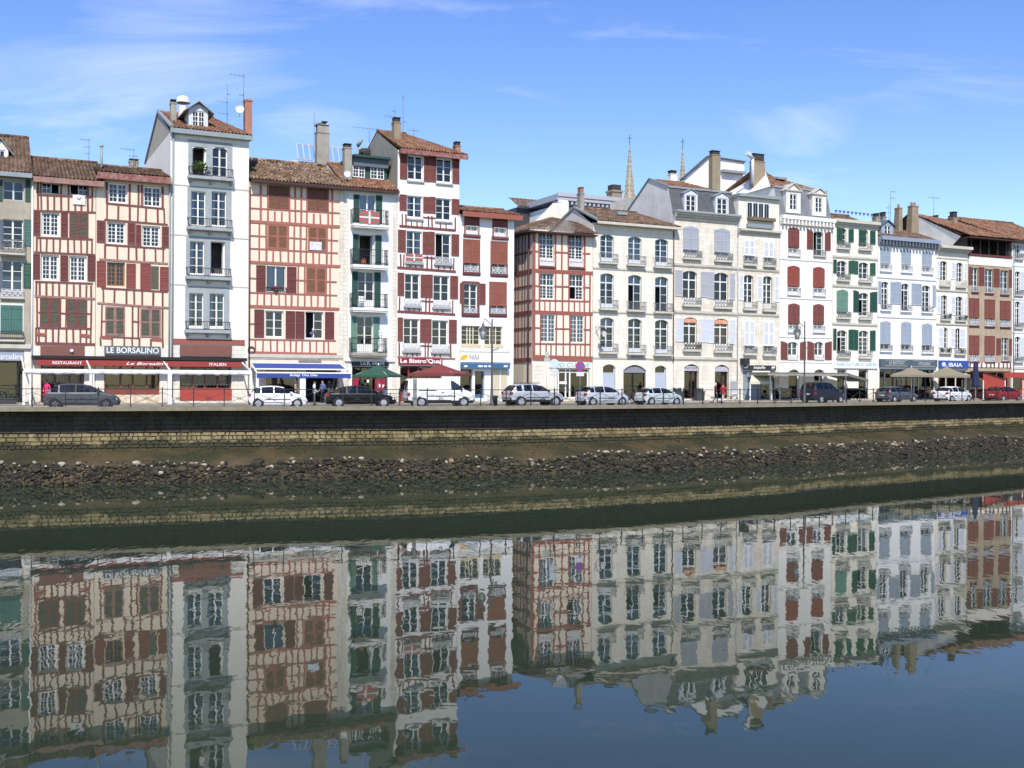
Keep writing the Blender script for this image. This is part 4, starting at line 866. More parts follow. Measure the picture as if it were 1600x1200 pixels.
Cc.bh([(159, 527, 175, 528), (237, 530.5, 255, 531.5)], BRIGHTTIMBER, 4.2, 0.05); Cc.bh([(157, 525.5, 219, 528.5), (158, 502, 164, 502), (207, 502, 218, 503)], TIMBER, 2)
Cc.bv([167, 185, 203, 215.5, 228, 246, 256], 318, 342, TIMBER, slope=0.085); Cc.bv([164, 182.5, 201, 213, 225, 243, 255], 383, 404, TIMBER, slope=0.07); Cc.bv([161, 179, 197.5, 209, 222, 239, 254], 451, 473, TIMBER, slope=0.06)
Cc.bv([167, 203, 216, 222, 254], 285, 318, TIMBER, slope=0.08, th=3); Cc.bv([159, 207, 216.5, 253.5], 477, 527, TIMBER, slope=0.04); Cc.bv([157, 175, 194, 206, 218, 236, 254], 527, 541, TIMBER, slope=0.03)
Cc.board('shop_sign', 163, 250, 541, 554.5, mat('sign_slate', (0.11, 0.125, 0.14), 0.5, 0.1), 0.22, 'LE BORSALINO', WHITE, (166, 247.5, 543, 552), bold=0.012)
Cc.box('sign_shelf', 164, 250, 555, 559, DARKBROWN, 0.3); Cc.box('pier', 150, 162, 541, 629, PIER, 0.03); Cc.box('pier', 250.5, 264, 541, 629, PIER, 0.03)
Cc.shop(163, 249.5, 560, 617, TIMBER2, (189, 208, 230), sill=607, trans=578)
Cc.roof((200, 263), 4.0, TILE_BROWN, 0.6, eave=(160, 265, 265, 279), fascia=mat('flaking_red_fascia', (0.23, 0.07, 0.06), 0.8, 0.4, 3, stain=(0.36, 0.27, 0.24)), fh=0.45)
Cc.pipe(264.5, 288, 625, ZINC, 0.06); mb = MB(); x, z0 = Cc.L(158.5, 262, 2.5); mb.tube((x, 2.5, z0 - 0.5), (x, 2.5, Cc.Z(158.5, 229, 2.5)), 0.09, seg=10); mb.lathe((x, 2.5, Cc.Z(158.5, 229, 2.5)), [(0.14, 0), (0.14, 0.1), (0.02, 0.16)], 10); Cc.part('flue', mb, ZINC)
Cc.chim(201, 217, 248, 268, 7.0, CONCRETE, thick=0.6); Cc.aerial(209, 233, 262, 6.5, [(234, 1.0, 0.1, 5), (244, 0.4, 0.3, 3)]); Cc.finish()

# ---- tall white house
Dd = House('tall_white_house', 'tall white house with blue-grey window surrounds and a brick chimney', 265.5, 388, PL_D, (206, 217), n=0.0, depth=13)
SUR = GREYTRIM
def dpair(y0, ya, yb, yc, ys, xo, shutL='LR', shutR='LR', arch=0.0, yl=None, yr=None, rows=3):
    xl, xr, zb, zt = Dd.rect(294 - xo, 363 - xo, y0, yc); a0, a1, az0, az1 = Dd.rect(300 - xo, 322.5 - xo, ya, yl or yb); c0, c1, cz0, cz1 = Dd.rect(332 - xo, 355 - xo, ya + 0.6, yr or yb)
    mb = MB(); o = -0.045
    mb.box(xl, a0, o, -0.001, zb, zt); mb.box(a1, c0, o, -0.001, zb, zt); mb.box(c1, xr, o, -0.001, zb, zt); mb.box(a0, a1, o, -0.001, az1, zt); mb.box(c0, c1, o, -0.001, cz1, zt); Dd.part('window_surround', mb, SUR)
    Dd.win(300 - xo, 322.5 - xo, ya, yl or yb, rows=rows, shut=shutL, arch=arch, low=0.0, cur='side' if shutL == 'LR' and arch == 0 else None); Dd.win(332 - xo, 355 - xo, ya + 0.6, yr or yb + 0.6, rows=rows, shut=shutR, arch=arch, cur='side' if shutR == 'LR' and arch == 0 else None)
    Dd.rail(294 - xo, 362 - xo, yc - 13.5, yc, IRON, 'bars', proj=0.5, slab=SUR, st=0.22, sp=0.16, brackets=True)
dpair(221, 229.5, 275, 277.5, 281, 0, shutL='', arch=0.16); dpair(291, 299, 352, 356.5, 360, 1.5, rows=4); dpair(369, 377, 428, 433, 438, 3.5, shutR='', rows=4); dpair(448, 458, 510, 516, 520, 4.8, rows=4)
for y0, y1 in ((288, 295.5), (366.5, 371.5), (443.5, 448)): Dd.band(y0, y1, 328, PIER, 0.10, 0.05)
Dd.band(217, 226, 328, PIER, 0.12, 0.04)
Dd.box('beam', 268, 382, 530, 538.5, BRIGHTTIMBER, 0.09); Dd.box('shutter_box', 281, 362, 540, 556, mat('brown_panel', (0.20, 0.085, 0.065), 0.7, 0.15), 0.07)
Dd.box('pier', 267, 280.5, 539.5, 630, QUOIN, 0.04); Dd.box('pier', 362.5, 383, 539.5, 630, QUOIN, 0.04)
Dd.shop(281, 362, 557, 608, BRIGHTRED, (302, 321, 341), trans=573); Dd.box('stall_riser', 281, 362, 608.5, 626, mat('red_riser', (0.36, 0.06, 0.045), 0.6, 0.1), 0.03)
mb = MB()
for k in range(30):
    for r in range(5):
        xl, xr, zb, zt = Dd.rect(282, 361, 573, 602); dx, dz = (xr - xl) / 30, (zt - zb) / 5; x0, z0 = xl + dx * k, zb + dz * r
        mb.bar((x0, 0.13, z0 + (dz / 2 if k % 2 else 0)), (x0 + dx, 0.13, z0 + (0 if k % 2 else dz / 2)), 0.022); mb.bar((x0, 0.14, z0 + (dz / 2 if k % 2 else dz)), (x0 + dx, 0.14, z0 + (dz if k % 2 else dz / 2)), 0.022)
Dd.part('grille', mb, GREYIRON)
Dd.pipe(269.5, 208, 620, ZINC, 0.07)
Dd.roof((300, 181), 6.0, TILE_ORANGE, 0.45, ol=0.1, orr=0.2, hipR=1.6, eave=(263, 199, 393, 210), fascia=ZINC, fh=0.32, gmat=mat('beige_gable_render', (0.46, 0.42, 0.34), 0.9, 0.15, 0.8, streak=0.25), soffit=ZINC, verge=ZINC)
Dd.dormer(295, 325, 171, 199, 160, 1.1, mat('pale_dormer_boards', (0.56, 0.62, 0.68), 0.7, 0.1), ZINC, (300, 320, 173.5, 198), rows=3, cols=2, deep=3.0, eavew=0.4, over=0.35)
Dd.chim(265, 276, 155, 192, 2.5, CONCRETE, capy=162, thick=0.9); Dd.chim(380, 394, 155, 206, 0.9, BRICKORANGE, cap=BRICKORANGE, capy=158, thick=0.7)
x, z = Dd.L(286, 160, 4.5); mb = MB(); mb.lathe((x, 4.5, z - 1.8), [(0.35, 0), (0.35, 1.5)], 12); mb.lathe((x, 4.5, z - 0.05), [(0.55, 0), (0.53, 0.2), (0.38, 0.45), (0.14, 0.55), (0.0, 0.56)], 14); Dd.part('roof_vent', mb, OFFWHITE)
Dd.dish(374, 170, 0.32, 0.8); Dd.aerial(355, 131, 188, 4, [(147, 0.0, 0.2, 2), (160, 0.9, 0.1, 3), (178, 0.7, 0.2, 4)]); Dd.aerial(381, 116, 156, 1.2, [(118.5, 1.1, 0.1, 4), (149, 0.35, 0.0, 3)]); Dd.finish()

# ---- pink-beamed house (Bodega)
E = House('salmon_timbered_house', 'cream house with a grid of salmon red beams above the blue awning', 388.5, 536, PL_E, (283, 297), n=-0.03, depth=11)
for (x0, x1, y0, y1) in ((420, 451, 291, 326), (481, 512, 295, 330), (418, 449, 351.5, 389), (481, 510, 355, 392), (478, 509, 418, 459)): E.sh(x0, x1, y0, y1, SALMON if y0 > 340 else REDSHUT, OLIVESLAT, leaves=2)
E.box('for_sale_banner', 483.5, 502, 378, 391, mat('banner_white', (0.7, 0.72, 0.78), 0.7, 0.25, 6, stain=(0.25, 0.27, 0.45)), 0.10)
E.win(416.5, 446, 416, 455.5, rows=1, cur='full', fw=0.05); E.sh(400, 415, 414.5, 456, REDBROWN); E.sh(448, 463, 417, 458.5, REDBROWN); E.rail(416, 447, 449, 456, IRON, 'bars', proj=0.1, slab=None, sp=0.16)
E.win(414.5, 443, 485.5, 527, rows=3, fw=0.11); E.sh(397, 412.5, 483.5, 527, REDBROWN); E.sh(446, 461, 486, 529, REDBROWN); E.sh(461.5, 475.5, 486.5, 529, REDBROWN)
E.win(477, 505, 487, 529, rows=3, shut='R', fw=0.08, room=2.0); E.sh(507.5, 522, 487.5, 530, REDBROWN)
E.bh([(390, 304, 418, 306), (452, 309, 480, 311.5), (512, 314, 531, 315.5), (390, 325, 531, 333), (390, 368, 416, 369.5), (450, 371.5, 480, 373.5), (511, 375, 528, 376), (390, 388, 528, 395.5), (390, 434.5, 400, 435), (463, 437.5, 478, 438.5), (509, 440, 526, 440.5), (390, 457, 527, 461.5), (390, 506, 397, 506), (390, 530, 525, 532.5)], SALMON, 2.0)
E.bh([(390, 346, 531, 354.5), (390, 409.5, 532, 416.5), (390, 478.5, 530, 483), (390, 551, 526, 554)], SALMON, 4.6)
E.bv([407, 418, 452, 461, 470.5, 479.5, 512.5, 519], 288, 346, SALMON, xr=390, slope=0.06, th=2.8); E.bv([429, 440, 490, 500.5], 328, 346, SALMON, xr=390, slope=0.06)
E.bv([405, 416, 450.5, 460, 469, 479, 511, 518], 348, 410, SALMON, xr=390, slope=0.055, th=2.8); E.bv([427, 437.5, 489, 499], 390, 410, SALMON, xr=390, slope=0.052)
E.bv([466, 476, 509.5, 515.5], 410, 479, SALMON, xr=390, slope=0.05); E.bv([402, 413, 424, 435.5, 446, 456, 486, 497, 507.5], 457, 479, SALMON, xr=390, slope=0.035)
E.bv([399, 411, 422.5, 433, 444, 454, 462.5, 472.5, 484, 494, 505.5, 512.5], 530, 550, SALMON, xr=390, slope=0.02, th=2.4)
E.box('pier', 529.5, 536, 300, 628, QUOIN, 0.05); E.band(556, 557, 460, STONE_TRIM, 0.25, 0.12, 'cornice'); E.box('base_wall', 389.5, 415, 562, 629, QUOIN, 0.03)
E.board('shop_sign', 466, 501.5, 560, 565, mat('sign_taupe', (0.36, 0.33, 0.28), 0.7, 0.1), 0.1, 'CHEZ GILLES', BLACK, (467, 500.5, 561, 564.3))
E.shop(416, 466, 568, 622, DARKBROWN, (441,), sill=616); E.shop(478, 528, 568, 630, DARKBROWN, (), glass=False)
mb = MB(); cx, cz = E.L(392.5, 547); R = 0.24
for k in range(16):
    a, c = 2 * pi * k / 16, 2 * pi * (k + 1) / 16; mb.tube((cx + R * cos(a), -0.08, cz + R * sin(a)), (cx + R * cos(c), -0.08, cz + R * sin(c)), 0.045, seg=6, caps=False)
E.part('cable_coil', mb, IRON)
E.pipe(389.6, 292, 620, DARKBROWN, 0.05)
E.roof((455, 255), 5.0, TILE_MOTTLED, 0.75, eave=(390, 278.5, 536, 290), fascia=DARKBROWN, fh=0.2)
E.chim(492, 515, 194, 256, 6.0, CONCRETE, cap=CONCRETE, capy=208, thick=1.3)
for i, (px, h) in enumerate(((496, 0.5), (502, 0.7), (507, 0.9))):
    mb = MB(); x, z = E.L(px, 204 - i * 3, 6.4); mb.tube((x, 6.4, z - 0.7), (x, 6.4, z + 0.35), 0.13, seg=8); mb.box(x - 0.22, x + 0.22, 6.2, 6.6, z + 0.35, z + 0.42); E.part('chimney_pot', mb, DARKSTONE)
E.aerial(491, 176, 240, 5.5, [(192, 0.0, 0.6, 3)])
mb = MB(); gl = MB(); x0, z0 = E.L(455, 256, 10); x1, z1 = E.L(540, 256, 10); zt = E.Z(470, 219, 10)      # glazed roof terrace behind
for k in range(9):
    x = x0 + 0.6 + (x1 - x0 - 0.6) * k / 8; mb.bar((x, 10, zt - 1.6), (x + 0.25, 11.5, zt), 0.09); mb.bar((x, 10, z0 - 0.5), (x, 10, zt - 1.6), 0.09)
mb.bar((x0 + 0.6, 10, zt - 1.6), (x1, 10, zt - 1.6), 0.12); mb.bar((x0 + 0.85, 11.5, zt), (x1 + 0.25, 11.5, zt), 0.12); gl.poly([(x0 + 0.6, 10.03, zt - 1.6), (x1, 10.03, zt - 1.6), (x1 + 0.25, 11.53, zt), (x0 + 0.85, 11.53, zt)])
g = E.part('glasshouse', mb, GREYSH); gl.build('glass', glassmat('thin_glass', (0.85, 0.92, 0.95), 0.85), g)
mb = MB(); mb.box(x0, x1 + 0.3, 10.1, 14, z0 - 3.5, zt - 1.75); E.part('rear_wing', mb, PIER)
E.finish()

# ---- white house with green shutters
F_ = House('white_balcony_house', 'narrow white house with dark green shutters and four balconies', 536.5, 620, PL_F, (291, 301), n=-0.06, depth=11)
for i, (xo, y0, y1, slab, rt) in enumerate(((562, 305, 350, 352, 330), (561, 367, 414, 415.5, 391.5), (559.5, 425, 480.5, 482, 460), (558, 495, 549.5, 552, 529))):
    gm = SAGESH if i == 3 else GREENSH
    F_.win(xo, xo + 24.5, y0, y1, rows=3 if i else 2, shut='' if i == 1 else 'LR', cur='full' if i == 0 else None, low=0.55 if i in (2, 3) else 0.0, fw=0.06, room=1.8)
    F_.sh(xo - 10, xo - 0.5, y0 - 1, y1, gm, gm); F_.sh(xo + 25, xo + 35, y0 + 0.5, y1, gm, gm)
    xl, xr, zb, zt = F_.rect(547 - i * 0.7, 602 - i * 0.7, rt, slab); mb = MB(); pr = 0.85
    mb.box(xl, xr, -pr, -0.002, zb - 0.2, zb); mb.box(xl + 0.06, xr - 0.06, -pr + 0.06, -0.003, zb - 0.32, zb - 0.2); F_.part('balcony_slab', mb, PL_F if i < 3 else CONCRETE)
    mb = MB(); r = 0.018
    for (a, c) in (((xl + 0.03, -pr + 0.03), (xr - 0.03, -pr + 0.03)), ((xl + 0.03, -pr + 0.03), (xl + 0.03, -0.02)), ((xr - 0.03, -pr + 0.03), (xr - 0.03, -0.02))):
        mb.bar((a[0], a[1], zt), (c[0], c[1], zt), 0.045); mb.bar((a[0], a[1], zb + 0.09), (c[0], c[1], zb + 0.09), 0.03); mb.bar((a[0], a[1], zb + 0.62 * (zt - zb)), (c[0], c[1], zb + 0.62 * (zt - zb)), 0.025)
        n = max(2, int(math.hypot(c[0] - a[0], c[1] - a[1]) / 0.14))
        for k in range(n + 1): x, y = a[0] + (c[0] - a[0]) * k / n, a[1] + (c[1] - a[1]) * k / n; mb.box(x - 0.011, x + 0.011, y - 0.011, y + 0.011, zb, zt)
    F_.part('railing', mb, IRON)
F_.box('pier', 537, 544, 303, 628, QUOIN, 0.03); F_.box('pier', 613, 619.5, 303, 628, QUOIN, 0.03)
F_.box('steel_lintel', 538, 616, 561.5, 565, OFFWHITE, 0.16); F_.board('shop_sign', 549, 607, 563.5, 572, mat('sign_blackblue', (0.035, 0.04, 0.05), 0.5, 0.1), 0.12, [('LA', 563, 571, 565.5, 570.5), ('K', 572.5, 579, 564, 571), ('ARAFE', 580, 600, 565.5, 570.5)], WHITE, bold=0.015)
F_.shop(550, 606, 573, 630, BLACK, (565, 588), sill=None)
for (x0, x1, y0, y1) in ((551, 560, 591, 606), (586, 602, 592, 613)): F_.box('poster', x0, x1, y0, y1, mat('crimson_poster', (0.33, 0.02, 0.055), 0.6, 0.3, 3), 0.05)
for (x0, y0) in ((573, 593), (591, 600), (597, 601)): F_.box('notice', x0, x0 + 3, y0, y0 + 5, WHITE, 0.07)
F_.roof((580, 262), 4.5, TILE_ORANGE, 0.55, eave=(540, 289, 623, 299), fascia=DARKBROWN, fh=0.2)
x0, x1, zb, zt = F_.rect(551, 605, 247, 279, 1.6); mb = MB()                        # wide dark dormer
mb.box(x0, x1, 1.6, 5.5, zb - 0.3, zt - 0.1); d = F_.part('dormer', mb, GREENSH)
for (a, c, y0, y1) in ((551, 570, 259, 277), (579, 600, 261.5, 280)):
    fr, gl = MB(), MB(); l, r, lo, hi = F_.rect(a, c, y0, y1, 1.5); casement(fr, gl, l, r, lo, hi, 1.5, 2, 3, fw=0.06, cw=0.1); fr.build('dormer_window', WHITE, d); gl.build('dormer_glass', GLASS, d)
mb = MB(); mb.box(x0 - 0.1, x1 + 0.1, 0.95, 5.6, zt - 0.1, zt + 0.08); mb.build('dormer_roof', GREENSH, d)
mb = MB(); mb.box(x0, x1, 1.3, 1.6, zt - 0.75, zt - 0.1); mb.build('dormer_lintel', SLATEGREY, d)
F_.chim(534.5, 550, 224, 285, 1.0, CONCRETE, capy=232, thick=0.9); F_.dish(542, 271, 0.28, 0.4)
mb = MB(); x, z = F_.L(559, 228, 6); mb.tube((x, 6, z - 2), (x, 6, z), 0.1, seg=8); mb.tube((x, 6, z), (x + 0.25, 5.7, z + 0.5), 0.16, seg=8); F_.part('flue', mb, ZINC)
mb = MB(); x, z = F_.L(571, 232, 7); mb.ball((x, 7, z - 0.4), 0.55, sc_=(1.3, 1, 0.8)); F_.part('roof_cowl', mb, DARKSTONE)
F_.finish()

# ---- tall white house with red shutters (Le Bistro)
G = House('tall_red_shuttered_house', 'tall white timbered house with red shutters above the bistro', 620.5, 717, PL_G, (232, 246), n=0.02, depth=11)
GS = REDSHUT
for (wy, sy, wx, xs, dark) in (
    ((243.5, 283, 248, 287), (241, 280, 245, 284, 249, 287), (637, 661, 682, 706), (624.5, 636.5, 662, 671.8, 681.5, 706.5, 717.5), 0),
    ((306, 342, 310, 346), (304, 329, 307.5, 333, 311, 335), (636, 660, 681, 705), (624, 635.5, 661, 670.5, 680.5, 705.5, 717.5), 0),
    ((361, 410, 365, 412), (359, 394, 362, 397.5, 366, 400), (635, 659, 680, 704.5), (621.5, 634, 660, 669, 679, 705, 717), 1),
    ((428, 478, 430.5, 480), (426, 462, 429, 465, 431, 467), (632.5, 656, 677, 702), (621, 631.5, 657, 666.5, 676, 703, 715.5), 0),
    ((498, 548, 500.5, 549.5), (496, 533, 498.5, 535, 499.5, 536.5), (630.5, 655, 675, 700), (621, 629.5, 656, 665, 674, 701, 713.5), 0)):
    k = wy[0]; big = k > 340
    G.win(wx[0], wx[1], wy[0], wy[1], rows=3, low=0.5 if big else 0.12, fw=0.1, cur='side' if k in (361, 306) else None); G.win(wx[2], wx[3], wy[2], wy[3], rows=3, shut='R' if dark else 'LR', low=0.0 if dark else (0.5 if big else 0.12), fw=0.1)
    G.sh(xs[0], xs[1], sy[0], sy[1], GS); G.sh(xs[2], xs[3], sy[2], sy[3], GS); G.sh(xs[3], xs[4], sy[2], sy[3] + 0.4, GS); G.sh(xs[5], xs[6], sy[4], sy[5], GS)
    if big:
        G.rail(wx[0] - 1, wx[1] + 1, wy[1] - 10, wy[1], PALEIRON, 'lace', proj=0.14, slab=mat('grey_sill', (0.38, 0.38, 0.36), 0.8, 0.15), st=0.16); G.rail(wx[2] - 1, wx[3] + 1, wy[3] - 10, wy[3], PALEIRON, 'lace', proj=0.14, slab=mat('grey_sill', (0.38, 0.38, 0.36)), st=0.16)
    else:
        for a, c, y in ((wx[0], wx[1], wy[1]), (wx[2], wx[3], wy[3])): G.box('sill', a - 1.5, c + 1.5, y, y + 2.2, mat('grey_sill', (0.38, 0.38, 0.36)), 0.14)
G.bh([(624, 353, 712, 360), (620.8, 418, 712, 424.5), (620.8, 486.5, 711, 491.5)], TIMBER2, 3.6); G.bh([(620.8, 557.5, 711, 560.5)], WORNTIMBER, 3); G.bh([(661, 339.5, 681, 341), (661, 402, 680, 403.5), (658, 470, 677, 471.5), (656, 540, 675, 541)], TIMBER2, 2)
for xs, y0, y1, sl in (([628, 634, 669.5, 674.5, 711], 334, 353, 0.07), ([626, 631, 667.5, 674, 709], 397, 418, 0.07), ([624.5, 665.5, 671, 707], 464, 487, 0.06), ([623.5, 664, 669, 704], 535, 557, 0.035)): G.bv(xs, y0, y1, TIMBER2, 2.2, slope=sl, xr=626)
for xs, y0, y1, sl in (([643, 651.5, 660, 688, 697], 345, 353, 0.07), ([640, 649, 658, 685, 694, 703], 411, 418, 0.07), ([639, 647, 655, 683, 692], 479, 487, 0.06), ([636, 644, 652, 679, 688], 549, 557, 0.035)): G.bv(xs, y0, y1, TIMBER2, 1.8, slope=sl, xr=626)
G.box('pier', 621, 625, 565, 628, PIER, 0.03)
G.board('shop_sign', 622, 690.5, 559.5, 570, mat('sign_crimson', (0.24, 0.025, 0.03), 0.5, 0.1), 0.14, "Le Bistro'Quai", WHITE, (624.5, 688.5, 560.5, 568.5), bold=0.03)
G.shop(623, 690, 572, 629, BRIGHTRED, (640, 655, 672), sill=612)
G.roof((645, 211), 5.0, TILE_ORANGE, 0.6, ol=0.0, orr=0.5, hipR=3.2, eave=(625, 228.5, 726, 243), fascia=mat('flaking_red_fascia', (0.27, 0.07, 0.06)), fh=0.36, gmat=CONCRETE, soffit=CONCRETE)
mb = MB(); mb.box(-0.02, -0.004, 0, 5.0, G.Z(622, 300), G.zt + 0.02); G.part('party_wall', mb, CONCRETE)
G.chim(611.5, 626.5, 183, 226, 2.2, TANSTONE, capy=192, thick=0.8); G.chim(707, 720, 221, 240, 2.2, BRICKORANGE, capy=229, thick=0.8)
G.aerial(630, 147, 215, 4.5, [(152, 0.15, 0.05, 2), (190, 0.0, 0.3, 2)]); G.aerial(617, 170, 190, 5, [(174, 0.3, 0.1, 2), (183, 1.0, 0.3, 5)]); G.aerial(646, 198, 215, 5, [(204, 0.5, 0.5, 4)]); G.aerial(577, 200, 215, 6, [(201, 1.5, 0.8, 6)])
G.finish()

# ---- white house with bright red blinds
H = House('white_red_panel_house', 'white house with orange-red closed shutters above a blue shop awning', 717.5, 803, PL_H, (333, 344), n=0.0, depth=8)
for (x0, x1, y0, y1, ys) in ((725.5, 748.5, 334, 366.5, 352), (769.5, 792.5, 337, 370, 355)):
    H.win(x0 + 2, x1 - 2, y0, y1, rows=2, fm=WHITE, low=0.3); H.sh(x0 + 1.5, x1 - 1.5, y0, ys, REDSHUT, leaves=2, style='plank'); H.rail(x0 + 2, x1 - 2, ys + 1, y1, PALEIRON, 'bars', proj=0.06, slab=REDSHUT, st=0.2, so=0.22)
    H.box('frame_side', x0 - 0.3, x0 + 2, y0, y1 + 0.2, REDSHUT, 0.07); H.box('frame_side', x1 - 2, x1 + 0.3, y0, y1 + 0.2, REDSHUT, 0.07)
for (x0, x1, y0, ys, y1) in ((723, 750, 374, 411.5, 426.5), (766, 793, 377, 413.5, 429), (764, 791.5, 440.5, 478, 491.5)):
    H.win(x0 + 2.5, x1 - 2.5, y0, y1 - 1.5, rows=2); H.sh(x0, x1, y0, ys, ORANGERED, mat('faded_orange_slats', (0.27, 0.10, 0.07), 0.7, 0.15), leaves=2); H.rail(x0 + 2.5, x1 - 2.5, ys + 4, y1 - 1, PALEIRON, 'lace', proj=0.05, slab=REDBROWN, st=0.2, so=0.16)
    for a, c in ((x0, x0 + 2.4), (x1 - 2.4, x1)): H.box('frame_side', a, c, ys + 0.3, y1, REDBROWN, 0.06)
H.win(724.5, 745.5, 443, 489, rows=4); H.sh(718.3, 721.5, 442, 474, REDSHUT); H.sh(748.5, 758.5, 443, 476, REDSHUT)
for a, c, y0, y1 in ((721, 724.5, 439.5, 491), (745.5, 749, 440.5, 491), (724.6, 745.4, 439.5, 442.8)): H.box('frame_side', a, c, y0, y1, REDSHUT, 0.07)
H.rail(724.5, 745.5, 481, 489.5, PALEIRON, 'lace', proj=0.05, slab=REDBROWN, st=0.24, so=0.2)
for (x0, x1, y0, y1) in ((721, 749.5, 509, 538), (757, 784.5, 510, 538.5)):
    H.win(x0, x1, y0, y1, rows=4, cols=1, fm=BEIGE, fw=0.06); l, r, lo, hi = H.rect(x0, x1, y0, y1); mb = MB()
    for k in (1, 2): mb.box(l + (r - l) * k / 3 - 0.05, l + (r - l) * k / 3 + 0.05, 0.145, 0.158, lo, hi)
    H.part('mullion', mb, BEIGE); H.box('sill', x0 - 1, x1 + 2, y1, y1 + 4, mat('cream_sill', (0.66, 0.56, 0.36), 0.8, 0.15), 0.08)
H.band(546, 547, 752, OFFWHITE, 0.35, 0.14, 'cornice', 719, 797)
sg = H.board('shop_sign', 719, 797, 551.5, 566, PL_H, 0.16, 'YHANA', BLACK, (731, 747, 554, 562.5), shear=0.3)
mb = MB(); x, z = H.L(724, 558.5); n = 18
for k in range(n): a, c = 2 * pi * k / n, 2 * pi * (k + 1) / n; mb.poly([(x, -0.168, z), (x + 0.34 * cos(a), -0.168, z + 0.2 * sin(a) + 0.1 * cos(a)), (x + 0.34 * cos(c), -0.168, z + 0.2 * sin(c) + 0.1 * cos(c))])
mb.build('emblem', mat('sign_yellow', (0.75, 0.42, 0.04), 0.5, 0.1), sg)
H.board('pelmet', 719, 793, 568.5, 576, mat('pelmet_blue', (0.045, 0.13, 0.26), 0.5, 0.1), 0.5)
for x0, x1 in ((721, 726.5), (743, 750), (752, 757), (759, 766), (783, 789)): H.box('pelmet_mark', x0, x1, 571, 573.6, WHITE, 0.51)
H.shop(719, 738, 577, 615, DARKBROWN, (), sill=611); H.shop(742, 757, 580, 622, mat('door_blue', (0.06, 0.14, 0.24), 0.5, 0.1), (), sill=616); H.box('blind', 769.5, 792.5, 577, 621, mat('beige_blind', (0.55, 0.50, 0.36), 0.8, 0.08), 0.05); H.box('post', 780.3, 781.7, 577, 621, WHITE, 0.08)
H.roof((765, 327), 3.0, TILE_ORANGE, 0.6, orr=0.5, eave=(720, 327, 811, 337), fascia=BRIGHTTIMBER, fh=0.4, gmat=PL_H); H.finish()
ST_J = masonry('cream_ashlar', (0.77, 0.735, 0.645), (0.73, 0.69, 0.585), (0.60, 0.56, 0.475), 0.75, 0.36, 0.012, streak=0.10)
ST_K = masonry('buff_ashlar', (0.75, 0.71, 0.615), (0.66, 0.61, 0.50), (0.55, 0.505, 0.42), 0.8, 0.38, 0.014, streak=0.14)
PL_M = mat('ivory_render', (0.81, 0.79, 0.735), 0.9, 0.05, 0.8, streak=0.08)
PL_N = mat('pale_yellow_render', (0.79, 0.755, 0.645), 0.9, 0.07, 0.8, streak=0.10)
PL_O = mat('cool_white_render', (0.81, 0.81, 0.80), 0.9, 0.04, 0.8, streak=0.06)
PL_P = mat('cream_stone_render', (0.76, 0.73, 0.65), 0.9, 0.10, 0.8, streak=0.15)
BR_Q = masonry('tan_brick', (0.40, 0.315, 0.215), (0.33, 0.255, 0.175), (0.48, 0.40, 0.30), 0.24, 0.08, 0.012)

def mansard(b, y0, y1, xm, back=0.9, m=SLATE, zb=None):
    zt = b.Z(xm, y0, back); zb = b.zt if zb is None else zb; mb = MB(); w = b.w
    mb.poly([(0, 0.03, zb), (w, 0.03, zb), (w, back, zt), (0, back, zt)]); mb.poly([(0, back, zt), (w, back, zt), (w, b.depth, zt), (0, b.depth, zt)]); b.part('mansard', mb, m)
    g = MB(); d = b.depth; g.poly([(0.0, 0.03, zb), (0.0, back, zt), (0.0, d, zt), (0.0, d, zb)]); g.poly([(w, 0.03, zb), (w, d, zb), (w, d, zt), (w, back, zt)]); b.part('mansard_side', g, b.wall)
    t = MB(); t.box(-0.05, w + 0.05, back - 0.12, back + 0.1, zt - 0.06, zt + 0.1); b.part('mansard_trim', t, ZINC)
    return zt
def cornice(b, y0, y1, xm, m, out=0.45, h=None, dent=None):
    z1, z0 = b.Z(xm, y0, -out), b.Z(xm, y1, -out * 0.5); mb = MB(); w = b.w
    mb.box(-0.0, w, -out, 0.05, z0 + (z1 - z0) * 0.55, z1); mb.box(0.0, w, -out * 0.6, 0.04, z0 + (z1 - z0) * 0.25, z0 + (z1 - z0) * 0.55); mb.box(0.0, w, -out * 0.3, 0.03, z0, z0 + (z1 - z0) * 0.25); b.part('cornice', mb, m)
    if dent:
        mb = MB(); n = int(w / 0.42)
        for k in range(n): x = (k + 0.5) * w / n; mb.box(x - 0.1, x + 0.1, -out * 0.9, -0.01, z0 - 0.03, z0 + (z1 - z0) * 0.54)
        b.part('dentils', mb, dent)
    return z1

# ---- corner half-timbered house with its alley side
I = House('corner_timbered_house', 'cream corner house with red timber grid beside the alley', 832, 926, PL_I, (362, 368), n=0.03, depth=12)
for (x0, x1, y0, y1, tr, c) in ((843.5, 865.5, 364.5, 415, 0.36, None), (889, 911, 367.5, 416.5, 0.36, None), (844, 866, 427, 466.5, 0.48, None), (890, 911.5, 428.5, 468, 0.48, None)):
    I.win(x0, x1, y0, y1, cols=2, rows=4, transom=tr, shut='R' if (x0 == 890) else 'LR', low=0.6 if y0 < 400 else 0, fw=0.07, cur='side' if x0 == 844 else None)
for (x0, x1, y0, y1) in ((845.5, 867, 492, 534), (891, 912, 493, 535)): I.win(x0, x1, y0, y1, cols=2, rows=6, cur='full', fw=0.07, dep=0.08)
for (x0, x1, y0, y1) in ((843, 866, 402.5, 416), (889, 911.5, 404, 417.5)): I.rail(x0, x1, y0, y1, PALEIRON, 'bars', proj=0.06, slab=REDBROWN, st=0.16)
BT = BRIGHTTIMBER
I.bh([(832, 422.5, 926, 427), (832, 487.5, 926, 490.5)], BT, 5.4, 0.05); I.bh([(832, 558.5, 927, 561)], BT, 8, 0.09)
